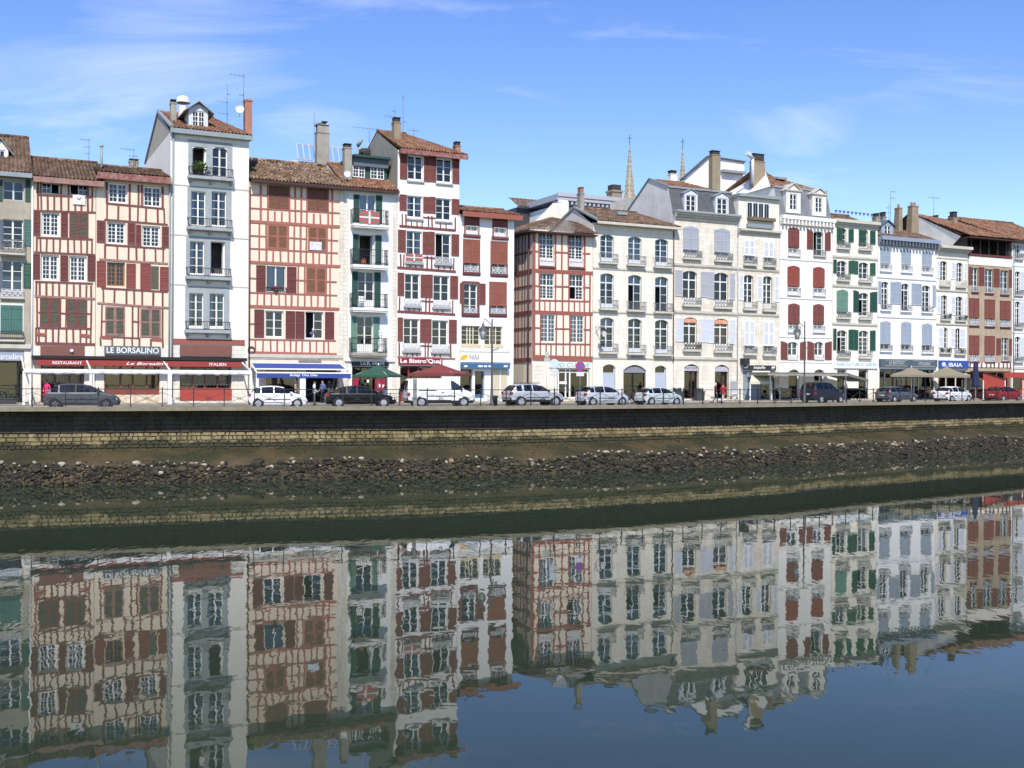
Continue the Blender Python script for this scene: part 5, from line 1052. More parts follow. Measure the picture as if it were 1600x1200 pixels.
I.bh([(834, 392.5, 843, 393), (866, 394, 889, 395), (911, 396, 922, 396.5), (834, 446.5, 843, 447), (866, 447.5, 890, 448), (911, 449, 922, 449.5), (834, 469, 922, 471), (834, 512, 845, 512.5), (867, 513.5, 891, 514), (912, 515, 922, 515.3), (834, 537, 922, 538)], BT, 2.2)
I.bv([833.5], 364, 560, BT, 5, 0.06); I.bv([842, 867.5, 877.5, 888, 913], 365, 422, BT, 2.4, slope=0.04); I.bv([842.5, 868, 878.5, 889, 913, 921.5], 425, 487, BT, 2.4, slope=0.035); I.bv([851, 859, 897.5, 905.5], 470, 487, BT, 2.0, slope=0.03, xr=842)
I.bv([844.5, 869, 880, 890, 914.5, 922.5], 490, 555, BT, 2.4, slope=0.03); I.bv([853, 861, 899, 907], 538, 555, BT, 2.0, slope=0.02, xr=842)
mb = MB(); zj = I.Z(833, 563); mb.box(0.0, 1.2, -0.04, -0.002, 0, zj - 0.3); I.part('corner_pier', mb, QUOIN)
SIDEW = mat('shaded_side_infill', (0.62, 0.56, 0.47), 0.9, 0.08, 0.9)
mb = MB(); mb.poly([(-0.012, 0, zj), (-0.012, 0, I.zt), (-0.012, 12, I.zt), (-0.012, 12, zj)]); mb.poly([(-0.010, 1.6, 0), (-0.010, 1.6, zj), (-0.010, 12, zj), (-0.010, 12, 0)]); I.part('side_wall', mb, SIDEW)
zz = [zj + 0.05, I.Z(833, 537), I.Z(833, 512), I.Z(833, 488), I.Z(833, 469), I.Z(833, 446), I.Z(833, 423), I.Z(833, 393), I.zt - 0.1]
for k, z in enumerate(zz): mb = MB(); t = 0.16 if k in (0, 3, 6) else 0.07; mb.box(-0.075, -0.014, 0.05, 12, z - t, z + t); I.part('beam', mb, TIMBER)
for k in range(12): mb = MB(); y = 0.6 + k * 0.62 + (0.1 if k % 2 else 0); mb.box(-0.06, -0.015, y - 0.055, y + 0.055, zj, I.zt); I.part('beam', mb, TIMBER)
mb = MB(); mb.tube((-0.16, 0.45, 0.2), (-0.16, 0.45, I.zt), 0.06, seg=8); I.part('downpipe', mb, DARKBROWN)
I.board('shop_sign', 857.5, 922.5, 566, 574.5, WHITE, 0.1, 'SUD CUISINE', mat('turquoise', (0.045, 0.33, 0.34), 0.5, 0.05), (862, 921, 567.2, 573.5), shear=0.15, bold=0.012)
I.shop(870, 921, 575.5, 622, WHITE, (874.5, 886, 892.5), trans=581.5); I.box('door_panel', 875.5, 885.5, 596, 600, WHITE, 0.0, 0.24)
# hipped roof
ze = I.Z(870, 361, -0.7); xp, zp = I.L(863.5, 339.5, 3.6); mb = MB(); EL, ER = (-0.8, -0.75, ze), (I.w + 0.15, -0.75, ze); R0, R1 = (xp, 3.6, zp), (I.w + 0.15, 3.6, zp - 0.35)
tile_sheet(mb, EL, ER, (I.w + 0.15, 2.6, ze + 1.35), (xp, 3.6, zp)); tile_sheet(mb, (-0.8, 9, ze), EL, R0, (xp, 8, zp)); I.part('roof_tiles', mb, TILE_BROWN, kind='stuff')
mb = MB(); mb.box(-0.8, I.w + 0.1, -0.74, 0.0, ze - 0.2, ze - 0.08); mb.box(-0.8, -0.02, 0.0, 9, ze - 0.2, ze - 0.08); I.part('soffit', mb, DARKBROWN); I.finish()

# ---- cream stone house, three windows wide
J = House('cream_stone_house', 'cream stone house with three arched windows to a floor and a low tiled roof', 926.5, 1052.5, ST_J, (350, 362), n=0.0, depth=9)
for y0, y1, ys, kind in ((366.5, 401, 0, 'a'), (427, 473, 0, 'b'), (496, 541, 0, 'c')):
    for i, (x0, x1) in enumerate(((938, 959), (981.5, 1002.5), (1023.5, 1044))):
        dy = i * (3.4 if y0 < 400 else (2.6 if y0 < 480 else 1.8)); sh = 'R' if (kind == 'b' and i > 0) else 'LR'
        J.win(x0, x1, y0 + dy, y1 + dy + 8, arch=0.14, rows=4 if kind == 'a' else 3, transom=0 if kind == 'a' else 0.27, shut=sh, cur=('side', 'full', 'side')[i] if kind == 'a' else ('top' if kind == 'b' or i == 0 else None), low=0.35 if sh == 'LR' else 0.0, dep=0.22, fm=mat('pale_blue_white_frame', (0.68, 0.74, 0.80), 0.5, 0.04), fw=0.06, cw=0.1)
        J.rail(x0 - 2.5, x1 + 3.5, y1 + dy - 4, y1 + dy + 9.5, GREYIRON, 'bars', proj=0.34, slab=STONE_TRIM, st=0.13, sp=0.12)
for y0, y1 in ((418, 425.5), (485.5, 492), (557.5, 562)): J.band(y0, y1, 990, STONE_TRIM, 0.14, 0.07)
for (x0, x1, y0, y1, k) in ((942, 961.5, 569, 624, 0), (974, 1009.5, 570, 624, 1), (1023.5, 1041, 571, 624, 2)):
    J.shop(x0, x1, y0, y1, GREYSH if k != 1 else BLACK, ((991,) if k == 1 else ()), sill=583 if k != 1 else None, trans=583, arch=0.2, dep=0.2)
    if k != 1: J.box('roller_blind', x0 + 0.6, x1 - 0.6, 584, 623.5, mat('blue_grey_roller', (0.40, 0.46, 0.55), 0.6, 0.06), -0.14, 0.19)
    else: J.box('shop_fascia', x0 + 0.6, x1 - 0.6, 573, 582.5, mat('grey_fascia', (0.22, 0.23, 0.27), 0.6, 0.1), -0.14, 0.19)
J.box('plaque', 986.5, 1003.5, 552.5, 560, mat('lilac_plaque', (0.30, 0.27, 0.31), 0.6, 0.1), 0.12); J.pipe(1051.6, 361, 566, mat('brown_pipe', (0.13, 0.09, 0.075), 0.6, 0.1), 0.05)
xl, z = J.L(933, 513); mb = MB(); mb.bar((xl - 0.2, -0.02, z + 0.1), (xl - 0.05, -1.2, z + 0.1), 0.04); mb.bar((xl - 0.2, -0.02, z - 0.4), (xl - 0.1, -0.7, z + 0.1), 0.03); br = J.part('wall_lantern', mb, IRON)
mb = MB(); c = (xl - 0.05, -1.2, z - 0.75); mb.lathe(c, [(0.14, 0), (0.26, 0.5)], 6); mb.build('lantern_glass', mat('lamp_glass', (0.72, 0.72, 0.68), 0.4, 0.0), br); mb = MB(); mb.lathe(c, [(0.32, 0.5), (0.16, 0.68), (0.05, 0.8), (0.0, 0.85)], 6); mb.build('lantern_cap', IRON, br)
J.roof((960, 330), 3.3, TILE_BROWN, 0.7, ol=0.0, orr=0.35, hipR=2.2, eave=(934, 343, 1062, 355), fascia=STONE_TRIM, fh=0.22, gmat=PIER, verge=ZINC)
mb = MB(); x, z = J.L(970, 333.5, 1.8); mb.box(x - 0.5, x + 0.5, 1.5, 2.3, z - 0.15, z + 0.12); J.part('skylight', mb, ZINC)
J.chim(901, 913, 292, 328, 2.6, CONCRETE, cap=BRICKORANGE, capy=303, thick=0.7); J.finish()

# ---- stone house with slate mansard
K = House('slate_mansard_house', 'buff stone house with grey shutters and a slate mansard with two dormers', 1053, 1153, ST_K, (342, 350), n=0.0, depth=11)
for (x0, x1, y0, y1) in ((1067, 1091.5, 353.5, 403), (1116, 1140, 357, 407)):
    K.win(x0 + 1, x1 - 1, y0 + 0.5, y1, arch=0.14, rows=3, low=0.5); K.sh(x0, x1, y0, y1 - 12.5, BLUESH, GREYSH, leaves=2, arch=0.13, style='louver'); K.rail(x0, x1 + 2, y1 - 11, y1, GREYIRON, 'lace', proj=0.3, slab=STONE_TRIM, st=0.18)
for (x0, x1, y0, y1, c) in ((1067, 1089, 423, 474, None), (1116, 1138, 426, 477.5, None), (1068, 1089, 496, 544, None), (1116, 1138, 498, 546, CURTAIN_OR)):
    K.win(x0, x1, y0, y1, arch=0.14, rows=2 if y0 < 490 else 2, transom=0.28, low=0.45, cur=c, dep=0.2); K.rail(x0 - 1, x1 + 4, y1 - 9, y1 + 2, IRON if (x0 == 1068) else GREYIRON, 'lace' if x0 == 1068 else 'lattice', proj=0.28, slab=STONE_TRIM, st=0.2)
for (x0, x1, y0, y1, m) in ((1054.5, 1066, 422, 463, GREYSH), (1094.5, 1104.5, 424.5, 464.5, GREYSH), (1105, 1115.5, 425, 466.5, GREYSH), (1140.5, 1148, 427.5, 468.5, GREYSH), (1056, 1067.5, 497, 534, LILAC), (1094.5, 1105, 498.5, 535, LILAC), (1105.5, 1115.5, 499, 536, LILAC), (1140.5, 1148.5, 500, 538, LILAC)): K.sh(x0, x1, y0, y1, m, m)
STRIPE = mat('orange_stripe_cloth', (0.62, 0.22, 0.09), 0.9, 0.35, 9, stain=(0.75, 0.65, 0.55))
for (x0, x1, y0) in ((1069, 1088.5, 498), (1117, 1137.5, 500)): K.box('awning_valance', x0, x1, y0, y0 + 6, STRIPE, -0.05, 0.14)
for y0, y1 in ((412, 419), (485.5, 491), (558.5, 561.5)): K.band(y0, y1, 1103, STONE_TRIM, 0.22, 0.12)
for (x0, x1, y0) in ((1069, 1092, 569), (1117, 1139, 570)):
    K.shop(x0, x1, y0, 623, DARKBROWN, (x0 + 14,), trans=580.5, arch=0.2, dep=0.3); K.box('shop_sign', x0 + 0.6, x1 - 0.6, y0 + 3, y0 + 10.5, mat('lilac_sign', (0.46, 0.43, 0.50), 0.6, 0.08), -0.1, 0.29)
K.text('PAPETERIE', 1071, 1090, 573.5, 577, SLATEGREY, -0.09)
cornice(K, 331, 345, 1103, STONE_TRIM, 0.5); K.box('gutter', 1053.5, 1152.5, 333.5, 336, ZINC, 0.62, -0.4)
zt = mansard(K, 297, 336, 1095, 1.0); zl = K.L(1056, 292, 1.0)[1]
for (x0, x1, y0, y1, pk, wx) in ((1069.5, 1090, 302, 332, 296, (1072, 1087, 305, 330)), (1118, 1138.5, 307, 337, 301, (1120.5, 1136, 310, 336))): K.dormer(x0, x1, y0, y1, pk, 0.25, LILAC, ZINC, wx, rows=3, deep=1.4, eavew=0.12, over=0.1)
mb = MB(); zr = K.Z(1060, 284, 4.0); tile_sheet(mb, (0.0, 1.0, zt + 0.02), (K.w - 1.0, 1.0, zt + 0.02), (K.w - 3.5, 4.0, zr), (0.0, 4.0, zr)); K.part('roof_tiles', mb, TILE_ORANGE, kind='stuff')
GB = mat('patchy_white_gable', (0.74, 0.73, 0.68), 0.9, 0.2, 0.7, streak=0.3); mb = MB(); mb.poly([(-0.01, 0.02, K.zt - 0.6), (-0.01, 0.95, zt), (-0.01, 4.0, zr - 0.03), (-0.01, 11, K.zt - 0.5)]); K.part('gable', mb, GB)
mb = MB(); mb.bar((-0.02, 0.9, zt + 0.04), (-0.02, 4.0, zr + 0.04), 0.2, 0.1); mb.bar((-0.02, 4.0, zr + 0.04), (-0.02, 11, K.zt - 0.4), 0.2, 0.1); K.part('verge', mb, ZINC)
K.chim(1042, 1058, 266, 288, 7.0, PL_F, capy=273, thick=0.8)
K.chim(1106.5, 1126, 235, 300, 5.2, TANSTONE, capy=243, thick=1.2); K.pipe(1152.4, 345, 370, GREYSH); K.pipe(1151.6, 372, 622, GREYSH, 0.04); K.finish()

# ---- narrow stone house with boarded attic
Ln = House('narrow_stone_house', 'narrow buff stone house with white shutters and a boarded white attic', 1153.5, 1217.5, ST_K, (361, 366), n=-0.02, depth=10)
for (x0, x1, y0, ys, y1) in ((1162, 1179, 373, 399.5, 412.5), (1193, 1208.5, 376, 402.5, 414.5), (1162.5, 1179, 500, 540, 552), (1192.5, 1209, 500.5, 540.5, 553.5)):
    Ln.win(x0 + 1, x1 - 1, y0 + 0.5, y1, arch=0.12, rows=3, low=0.3); Ln.sh(x0, x1, y0, ys, WHITE, LILAC, leaves=2, arch=0.12); Ln.rail(x0 - 1, x1 + 1.5, ys + 1.5, y1, GREYIRON, 'lace', proj=0.26, slab=STONE_TRIM, st=0.2)
for (x0, x1, y0, y1) in ((1162.5, 1177, 429.5, 481), (1192.5, 1206.5, 431.5, 483)): Ln.win(x0, x1, y0, y1, arch=0.15, rows=3, transom=0.25, low=0.5, dep=0.2, cur=mat('ochre_curtain', (0.42, 0.31, 0.18), 0.9, 0.1) if x0 > 1180 else None); Ln.rail(x0 - 1.5, x1 + 4, y1 - 9, y1 + 1, GREYIRON, 'bars', proj=0.24, slab=STONE_TRIM, st=0.2)
for (x0, x1, y0, y1) in ((1154.3, 1161.5, 428.5, 468.5), (1182, 1191.5, 431, 470), (1209.5, 1217, 431.5, 471.5)): Ln.sh(x0, x1, y0, y1, WHITE, LILAC)
for y0, y1 in ((419.5, 423), (490, 492.5)): Ln.band(y0, y1, 1185, STONE_TRIM, 0.2, 0.1)
z1 = cornice(Ln, 358, 366, 1185, STONE_TRIM, 0.4)
zb, zt = Ln.zt + 0.15, Ln.Z(1185, 310, 0.05); mb = MB(); mb.box(0.01, Ln.w - 0.01, 0.05, 8, zb - 0.3, zt); at_ = Ln.part('attic', mb, mat('white_attic_boards', (0.76, 0.74, 0.66), 0.8, 0.1, 1.2, streak=0.25))
mb = MB()
for k in range(22): x = Ln.w * (k + 0.5) / 22; mb.box(x - 0.012, x + 0.012, 0.035, 0.049, zb, zt - 0.1)
mb.build('board_joints', BEIGE, at_)
fr, gl = MB(), MB(); l, r, lo, hi = Ln.rect(1167, 1202, 317, 341.5, -0.02); 
for k in range(4): casement(fr, gl, l + (r - l) * k / 4, l + (r - l) * (k + 1) / 4, lo, hi, -0.04, 1, 1, fw=0.06, cw=0.0001)
fr.build('attic_window', WHITE, at_); gl.build('attic_glass', glassmat('attic_tint', (0.4, 0.42, 0.46)), at_)
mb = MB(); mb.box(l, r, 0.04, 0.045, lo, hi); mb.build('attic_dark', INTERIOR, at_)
Ln.box('planter_box', 1167.5, 1208, 340.5, 345.5, mat('dry_planting', (0.19, 0.14, 0.085), 0.9, 0.4, 6), 0.4); Ln.box('sill', 1166, 1206, 351, 357, ZINC, 0.3)
mb = MB(); mb.box(-0.1, Ln.w, -0.3, 8.2, zt, zt + 0.28); Ln.part('attic_roof', mb, ZINC)
Ln.chim(1170.5, 1195.5, 240, 304, 4.2, TANSTONE, capy=253, thick=1.3)
mb = MB(); x, z = Ln.L(1176, 246, 4.0); mb.tube((x, 4.0, z - 2.5), (x, 4.0, z), 0.16, seg=10); mb.tube((x, 4.0, z - 0.1), (x - 0.7, 3.9, z + 0.35), 0.17, 0.24, seg=10); Ln.part('flue', mb, PALEIRON)
SG = mat('sign_black', (0.03, 0.032, 0.036), 0.5, 0.05)
Ln.board('shop_sign', 1161.5, 1211, 570.8, 578.5, SG, 0.16, 'bejaille', WHITE, (1176, 1194, 572, 577.5), shear=0.2, bold=0.01)
mb = MB()
for px in (1163.6, 1206): x, z = Ln.L(px, 575); mb.box(x - 0.16, x + 0.16, -0.172, -0.162, z - 0.02, z + 0.12); mb.box(x - 0.14, x - 0.09, -0.172, -0.162, z - 0.13, z - 0.02); mb.box(x + 0.09, x + 0.14, -0.172, -0.162, z - 0.13, z - 0.02); mb.box(x + 0.12, x + 0.24, -0.173, -0.163, z + 0.06, z + 0.17)
Ln.part('cow_emblem', mb, WHITE); Ln.board('hanging_sign', 1156, 1164, 560, 570.3, SG, 0.7)
Ln.shop(1161, 1211, 580, 624, SLATEGREY, (1190,), dep=0.15)
mb = MB(); l, r, lo, hi = Ln.rect(1162, 1189, 580.5, 623.5); n = 22
for k in range(n): mb.box(l, r, 0.06 + 0.01 * (k % 2), 0.12, lo + (hi - lo) * k / n, lo + (hi - lo) * (k + 0.92) / n)
Ln.part('roller_shutter', mb, mat('steel_roller', (0.27, 0.32, 0.38), 0.5, 0.1)); Ln.finish()

# ---- white house with red shutters and stone dormers
M = House('ivory_red_shutter_house', 'ivory house with dark red shutters and two stone dormers on a grey mansard', 1218, 1300.5, PL_M, (343, 349), n=0.0, depth=11)
MR = mat('faded_red_shutter', (0.27, 0.060, 0.045), 0.6, 0.1, 2)
for (x0, x1, y0, ys, y1, dk) in ((1231, 1248.5, 355.5, 387, 398.5, 0), (1230, 1249, 415, 447, 459.5, 1), (1270, 1288, 417, 448.5, 461, 1), (1231, 1249, 474, 506, 517.5, 0), (1270, 1287, 475, 506.5, 518, 0)):
    M.win(x0 + 1, x1 - 1, y0 + 0.6, y1, arch=0.16, rows=3, low=0.25); M.sh(x0, x1, y0, ys, MR if dk else REDSHUT, ORANGERED if dk else REDSHUT, leaves=2, arch=0.13, style='louver' if dk else 'plank'); M.rail(x0, x1 + 1, ys + 2, y1, PALEIRON, 'bars', proj=0.12, slab=OFFWHITE, st=0.14)
M.win(1271, 1286.5, 361.5, 399, arch=0.16, rows=4, shut='R', dep=0.25, room=1.6, fm=mat('pale_green_frame', (0.5, 0.6, 0.55), 0.5, 0.05)); M.sh(1260.5, 1270, 358.5, 389.5, REDSHUT, arch=0.25); M.sh(1288.5, 1297.5, 362, 391.5, REDSHUT, arch=-0.25); M.rail(1271, 1289, 391, 399.5, GREYIRON, 'bars', proj=0.15, slab=STONE_TRIM)
for (x0, x1) in ((1231, 1246.5), (1272.5, 1286.5)): M.win(x0, x1, 534, 560, arch=0.16, rows=2, low=0.3, cur='side'); M.rail(x0, x1, 554, 560.5, PALEIRON, 'bars', proj=0.08, slab=OFFWHITE, st=0.1)
for (x0, x1, a) in ((1219.5, 1230, 0.25), (1249.5, 1259, -0.25), (1261, 1271.5, 0.25), (1288.5, 1299, -0.25)): M.sh(x0, x1, 533, 562.5, REDSHUT, arch=a)
for y0, y1 in ((404, 409), (465, 468), (525.5, 528), (565, 566)): M.band(y0, y1, 1259, PL_M, 0.12, 0.07)
cornice(M, 338, 352, 1259, PL_M, 0.5, dent=PL_M)
mansard(M, 297, 340, 1262, 0.9, mat('zinc_slate', (0.17, 0.185, 0.205), 0.6, 0.25, 1.5))
for (x0, x1, y0, y1, pk, wx) in ((1228.5, 1251, 297, 333, 287, (1234, 1245, 303, 328)), (1269.5, 1291, 303, 337.5, 294.5, (1274, 1284.5, 308.5, 332))): M.dormer(x0, x1, y0, y1, pk, 0.15, PL_P, STONE_TRIM, wx, rows=3, deep=1.2, eavew=0.15, over=0.15, pediment=True)
mb = MB(); zt = M.Z(1262, 297, 0.9); zr = M.Z(1196, 262, 6.0); xL = M.X(1194, 262, 6.0); tile_sheet(mb, (-0.3, 1.0, zt), (M.w, 1.0, zt), (M.w - 5.2, 6.0, zr - 0.5), (xL, 6.0, zr)); M.part('roof_tiles', mb, tilemat('patchy_orange_tiles', [(0.13, 0.065, 0.042), (0.22, 0.11, 0.066), (0.28, 0.15, 0.095), (0.40, 0.27, 0.18)]), kind='stuff')
mb = MB(); mb.poly([(xL, 6.0, zr - 0.02), (M.w - 5.2, 6, zr - 0.52), (M.w, 11, zt - 0.3), (-0.3, 11, zt - 0.3)]); mb.poly([(M.w, 1.0, zt - 0.02), (M.w, 11, zt - 0.3), (M.w - 5.2, 6.0, zr - 0.52)]); mb.poly([(-0.3, 1.0, zt), (xL, 6.0, zr), (-0.3, 11, zt - 0.3)], 1); M.part('roof', mb, [TILE_ORANGE, PL_F])
mb = MB(); x, z = M.L(1216, 280, 3.2); mb.box(x - 0.6, x + 0.6, 2.6, 3.4, z - 0.1, z + 0.12); M.part('skylight', mb, ZINC)
for (x0, x1) in ((1232, 1249), (1272, 1288)): M.shop(x0, x1, 577, 624, OFFWHITE, (), arch=0.2, dep=0.2)
M.finish()

# ---- pale yellow house with green shutters
Nn = House('pale_yellow_green_shutter_house', 'pale yellow house with green shutters above the farm and garden shop', 1301, 1371, PL_N, (351, 357), n=0.02, depth=10)
for (x0, x1, y0, y1) in ((1308, 1322.5, 356, 387), (1342, 1356.5, 358.5, 389), (1308, 1322.5, 407.5, 437), (1342, 1356.5, 410, 439), (1308, 1323.5, 453, 495.5), (1342, 1356.5, 457.5, 497), (1308, 1323, 516, 557), (1342, 1356.5, 516.5, 557.5)):
    Nn.win(x0, x1, y0, y1, arch=0.15, rows=3 if y0 < 445 else 4, transom=0 if y0 < 445 else 0.26, shut='R' if (x0, y0) in ((1308, 516), (1342, 457.5)) else 'LR', low=0.25, cur='side' if y0 > 500 and x0 > 1330 else None, fw=0.06, cw=0.09)
    Nn.rail(x0 - 1, x1 + 3.5, y1 - 8.5, y1 + 0.5, GREYIRON, 'lace' if x0 < 1330 else 'bars', proj=0.24, slab=STONE_TRIM, st=0.16)
Nn.sh(1307, 1316, 355, 377, MIDGREEN, GREENSH, arch=0.15); Nn.sh(1325.5, 1333.5, 357, 378.5, MIDGREEN, GREENSH, arch=-0.15); Nn.sh(1341.5, 1352, 358, 381, MIDGREEN, GREENSH, arch=0.15); Nn.sh(1359, 1367.5, 360, 382, MIDGREEN, GREENSH, arch=-0.1)
Nn.sh(1301.6, 1307, 405.5, 427, MIDGREEN, GREENSH); Nn.sh(1325.5, 1333, 406.5, 427.5, MIDGREEN, MIDGREEN, arch=-0.2); Nn.sh(1333.5, 1340.5, 407.5, 428.5, MIDGREEN, MIDGREEN, arch=0.1); Nn.sh(1359, 1367.5, 410.5, 430.5, MIDGREEN, MIDGREEN, arch=-0.1)
Nn.sh(1307, 1324.5, 452.5, 486.5, SAGESH, SAGESH, leaves=2, arch=0.12, style='plank'); Nn.sh(1333, 1341.5, 453.5, 487.5, GREENSH, arch=0.2); Nn.sh(1359, 1370, 455.5, 487.5, GREENSH, arch=-0.15)
Nn.sh(1301.6, 1306.5, 513.5, 547, GREENSH); Nn.sh(1325.5, 1333, 514.5, 546.5, MIDGREEN, GREENSH, arch=-0.1); Nn.sh(1333.5, 1340.5, 515, 547, MIDGREEN, GREENSH, arch=0.1); Nn.sh(1359, 1367.5, 516, 548, GREENSH, arch=-0.1)
for y0, y1 in ((400.5, 404.5), (446, 449), (505, 508)): Nn.band(y0, y1, 1336, STONE_TRIM, 0.2, 0.1)
Nn.board('shop_sign', 1303, 1370.5, 565.5, 575.5, PL_H, 0.16, 'AGRICULTURE ET JARDIN', mat('turquoise', (0.10, 0.52, 0.50)), (1304.5, 1369, 567, 573.3), bold=0.012)
Nn.shop(1308, 1322.5, 577, 622, GREYSH, (), dep=0.2); Nn.shop(1341.5, 1356.5, 577, 622, GREYSH, (), dep=0.2)
cornice(Nn, 343.5, 355, 1336, STONE_TRIM, 0.45); Nn.roof((1336, 339), 4, TILE_BROWN, 0.1, fascia=STONE_TRIM, fh=0.05)
Nn.chim(1362.5, 1375, 333, 345, 4.0, CONCRETE, capy=340, thick=0.7); Nn.chim(1375, 1385, 331, 350, 5.0, CONCRETE, capy=340, thick=0.7); Nn.aerial(1389, 318, 345, 5, [(325, 0.4, 0.1, 3), (332, 0.2, 0.1, 2)]); Nn.aerial(1391.5, 298, 345, 5.5, [(299, 0.0, 0.9, 4), (309, 0.0, 0.6, 4)])
mb = MB(); x, z = Nn.L(1304, 328, 3); x2, z2 = Nn.L(1360, 334, 3)
for k in range(10): t = k / 9; mb.poly([(x + (x2 - x) * t, 3, z + (z2 - z) * t), (x + (x2 - x) * (t + 0.08), 3, z + (z2 - z) * t), (x + (x2 - x) * (t + 0.04), 3.02, z + (z2 - z) * t - 0.35)])
mb.bar((x, 3, z), (x2, 3, z2), 0.02); Nn.part('bunting', mb, mat('purple_flags', (0.10, 0.07, 0.25), 0.8, 0.1)); Nn.finish()

# ---- white house with grey-blue shutters
O = House('white_blue_shutter_house', 'white house with grey-blue shutters, three windows wide, above the slate blue bistro front', 1371.5, 1462.5, PL_O, (380, 388), n=-0.02, depth=11)
for (x0, x1, y0, ys, y1) in ((1375, 1391, 386, 411.5, 423), (1408, 1423, 388.5, 413.5, 425), (1440, 1455.5, 392.5, 416.5, 427), (1375, 1391, 501.5, 537.5, 548.5), (1407.5, 1423.5, 502.5, 538.5, 549), (1440, 1456, 505, 539.5, 551)):
    O.win(x0 + 1, x1 - 1, y0 + 0.6, y1, arch=0.15, rows=3, low=0.2); O.sh(x0, x1, y0, ys, BLUESH, BLUESH, leaves=2, arch=0.13); O.rail(x0 - 0.5, x1 + 1.5, ys + 1, y1, PALEIRON if y0 < 450 else GREYIRON, 'bars', proj=0.14, slab=PL_O, st=0.1)
for (x0, x1, y0, y1, s) in ((1377.5, 1388, 440, 484, 'LR'), (1408.5, 1420, 443, 486, 'R'), (1441, 1453, 446, 487.5, 'LR')): O.win(x0, x1, y0, y1, arch=0.15, rows=4, transom=0.24, shut=s, low=0.0, fw=0.06, cw=0.09); O.rail(x0 - 2, x1 + 3, y1 - 9, y1, GREYIRON, 'bars', proj=0.18, slab=PL_O, st=0.12)
for (x0, x1, y0, y1) in ((1372.3, 1376.6, 439, 474), (1391, 1399, 440, 475), (1399.2, 1407.5, 440, 475.5), (1424, 1432, 442.5, 477), (1432.2, 1439.8, 443, 477.5), (1457, 1461.5, 445.5, 480)): O.sh(x0, x1, y0, y1, BLUESH, BLUESH, arch=0.1)
for y0, y1 in ((432, 438), (493.5, 498)): O.band(y0, y1, 1416, PL_O, 0.16, 0.1)
CB = mat('blue_grey_cornice', (0.26, 0.305, 0.38), 0.6, 0.1); z1 = cornice(O, 371, 385, 1417, CB, 0.6, dent=SLATEGREY)
O.board('shop_fascia', 1373, 1461, 561.5, 573.5, mat('fascia_slate_blue', (0.085, 0.11, 0.135), 0.5, 0.1), 0.3, [('LE BISTROT', 1386, 1410, 564.5, 569.5), ('ITSASKI', 1432, 1450, 566, 571)], mat('sign_grey', (0.5, 0.52, 0.52), 0.6, 0.05))
for (x0, x1) in ((1380, 1414), (1423, 1457)):
    for (a, c, y0, y1) in ((x0, x1, 562.6, 563.2), (x0, x1, 571.4, 572.0)): O.box('fascia_frame', a, c, y0 + (x0 > 1420) * 1.0, y1 + (x0 > 1420) * 1.0, GREYSH, 0.31, -0.3)
O.shop(1374, 1460, 577, 624, SLATEGREY, (1384, 1397, 1404, 1412, 1430, 1437, 1448), dep=0.15)
mb = MB(); zt = O.Z(1417, 370, 0); zr = O.Z(1425, 361, 3.5); tile_sheet(mb, (0, -0.2, z1 + 0.02), (O.w, -0.2, z1 + 0.02), (O.w, 3.5, zr), (0, 3.5, zr)); O.part('roof_tiles', mb, TILE_BROWN, kind='stuff')
O.dormer(1377.5, 1396, 352, 368, 344.5, 0.8, mat('dormer_blue', (0.30, 0.36, 0.44), 0.6, 0.1), SLATEGREY, (1382, 1392, 352, 366), rows=2, deep=2.5, eavew=0.25)
O.chim(1399, 1410, 324, 363, 2.6, TANSTONE, cap=TANSTONE, capy=326, thick=1.2, taper=1.35, pots=1); O.chim(1417.5, 1435, 321, 366, 2.4, TANSTONE, cap=TANSTONE, capy=323, thick=1.2, taper=1.3, pots=2); O.chim(1459, 1467, 336, 352, 6.0, TANSTONE, capy=346, thick=0.7)
O.aerial(1459, 307, 340, 8, [(309, 1.0, 1.0, 6)]); O.finish()

# ---- narrow cream house
P = House('narrow_cream_house', 'narrow cream house with white shutters above the blue bakery sign', 1463, 1512, PL_P, (391, 397), n=0.03, depth=11)
for (x0, x1, y0, y1) in ((1469, 1479.5, 408, 446), (1494.5, 1504, 410.5, 448), (1470.5, 1480, 461.5, 499), (1493.5, 1504, 463.5, 501), (1469, 1480.5, 511.5, 551), (1492.5, 1503, 513, 553)):
    P.win(x0, x1, y0, y1, arch=0.15, rows=4, low=0.5, fw=0.06, cw=0.09); P.rail(x0 - 1.5, x1 + 4, y1 - 8, y1, STONE_TRIM if y0 < 450 else GREYIRON, 'lattice', proj=0.2, slab=STONE_TRIM, st=0.14)
for (x0, x1, y0, y1) in ((1463.6, 1468.5, 407, 434.5), (1486, 1493.7, 410, 436.5), (1505.5, 1511, 411.5, 438.5), (1463.6, 1470, 461, 490.5), (1485.5, 1492.7, 463, 492), (1505.5, 1511, 464.5, 493), (1466, 1474.5, 512, 543), (1484.5, 1492, 513, 544), (1498.5, 1508, 513.5, 544)): P.sh(x0, x1, y0, y1, WHITE, LILAC)
for (x, y) in ((1474, 496), (1482, 494), (1497, 498), (1507, 496), (1470, 549), (1480, 549), (1500, 550)):
    mb = MB(); xx, z = P.L(x, y); mb.lathe((xx, -0.24, z - 0.12), [(0.08, 0), (0.12, 0.2)], 8)
    for k in range(14): a = RND.uniform(0, 6.28); mb.bar((xx, -0.24, z + 0.05), (xx + 0.2 * cos(a), -0.24 + 0.12 * sin(a), z + RND.uniform(0.1, 0.32)), 0.05, 0.02)
    P.part('flowerpot', mb, mat('potted_leaves', (0.055, 0.075, 0.04), 0.8, 0.3, 6))
for y0, y1 in ((453, 455.5), (505.5, 507.5)): P.band(y0, y1, 1487, STONE_TRIM, 0.16, 0.1)
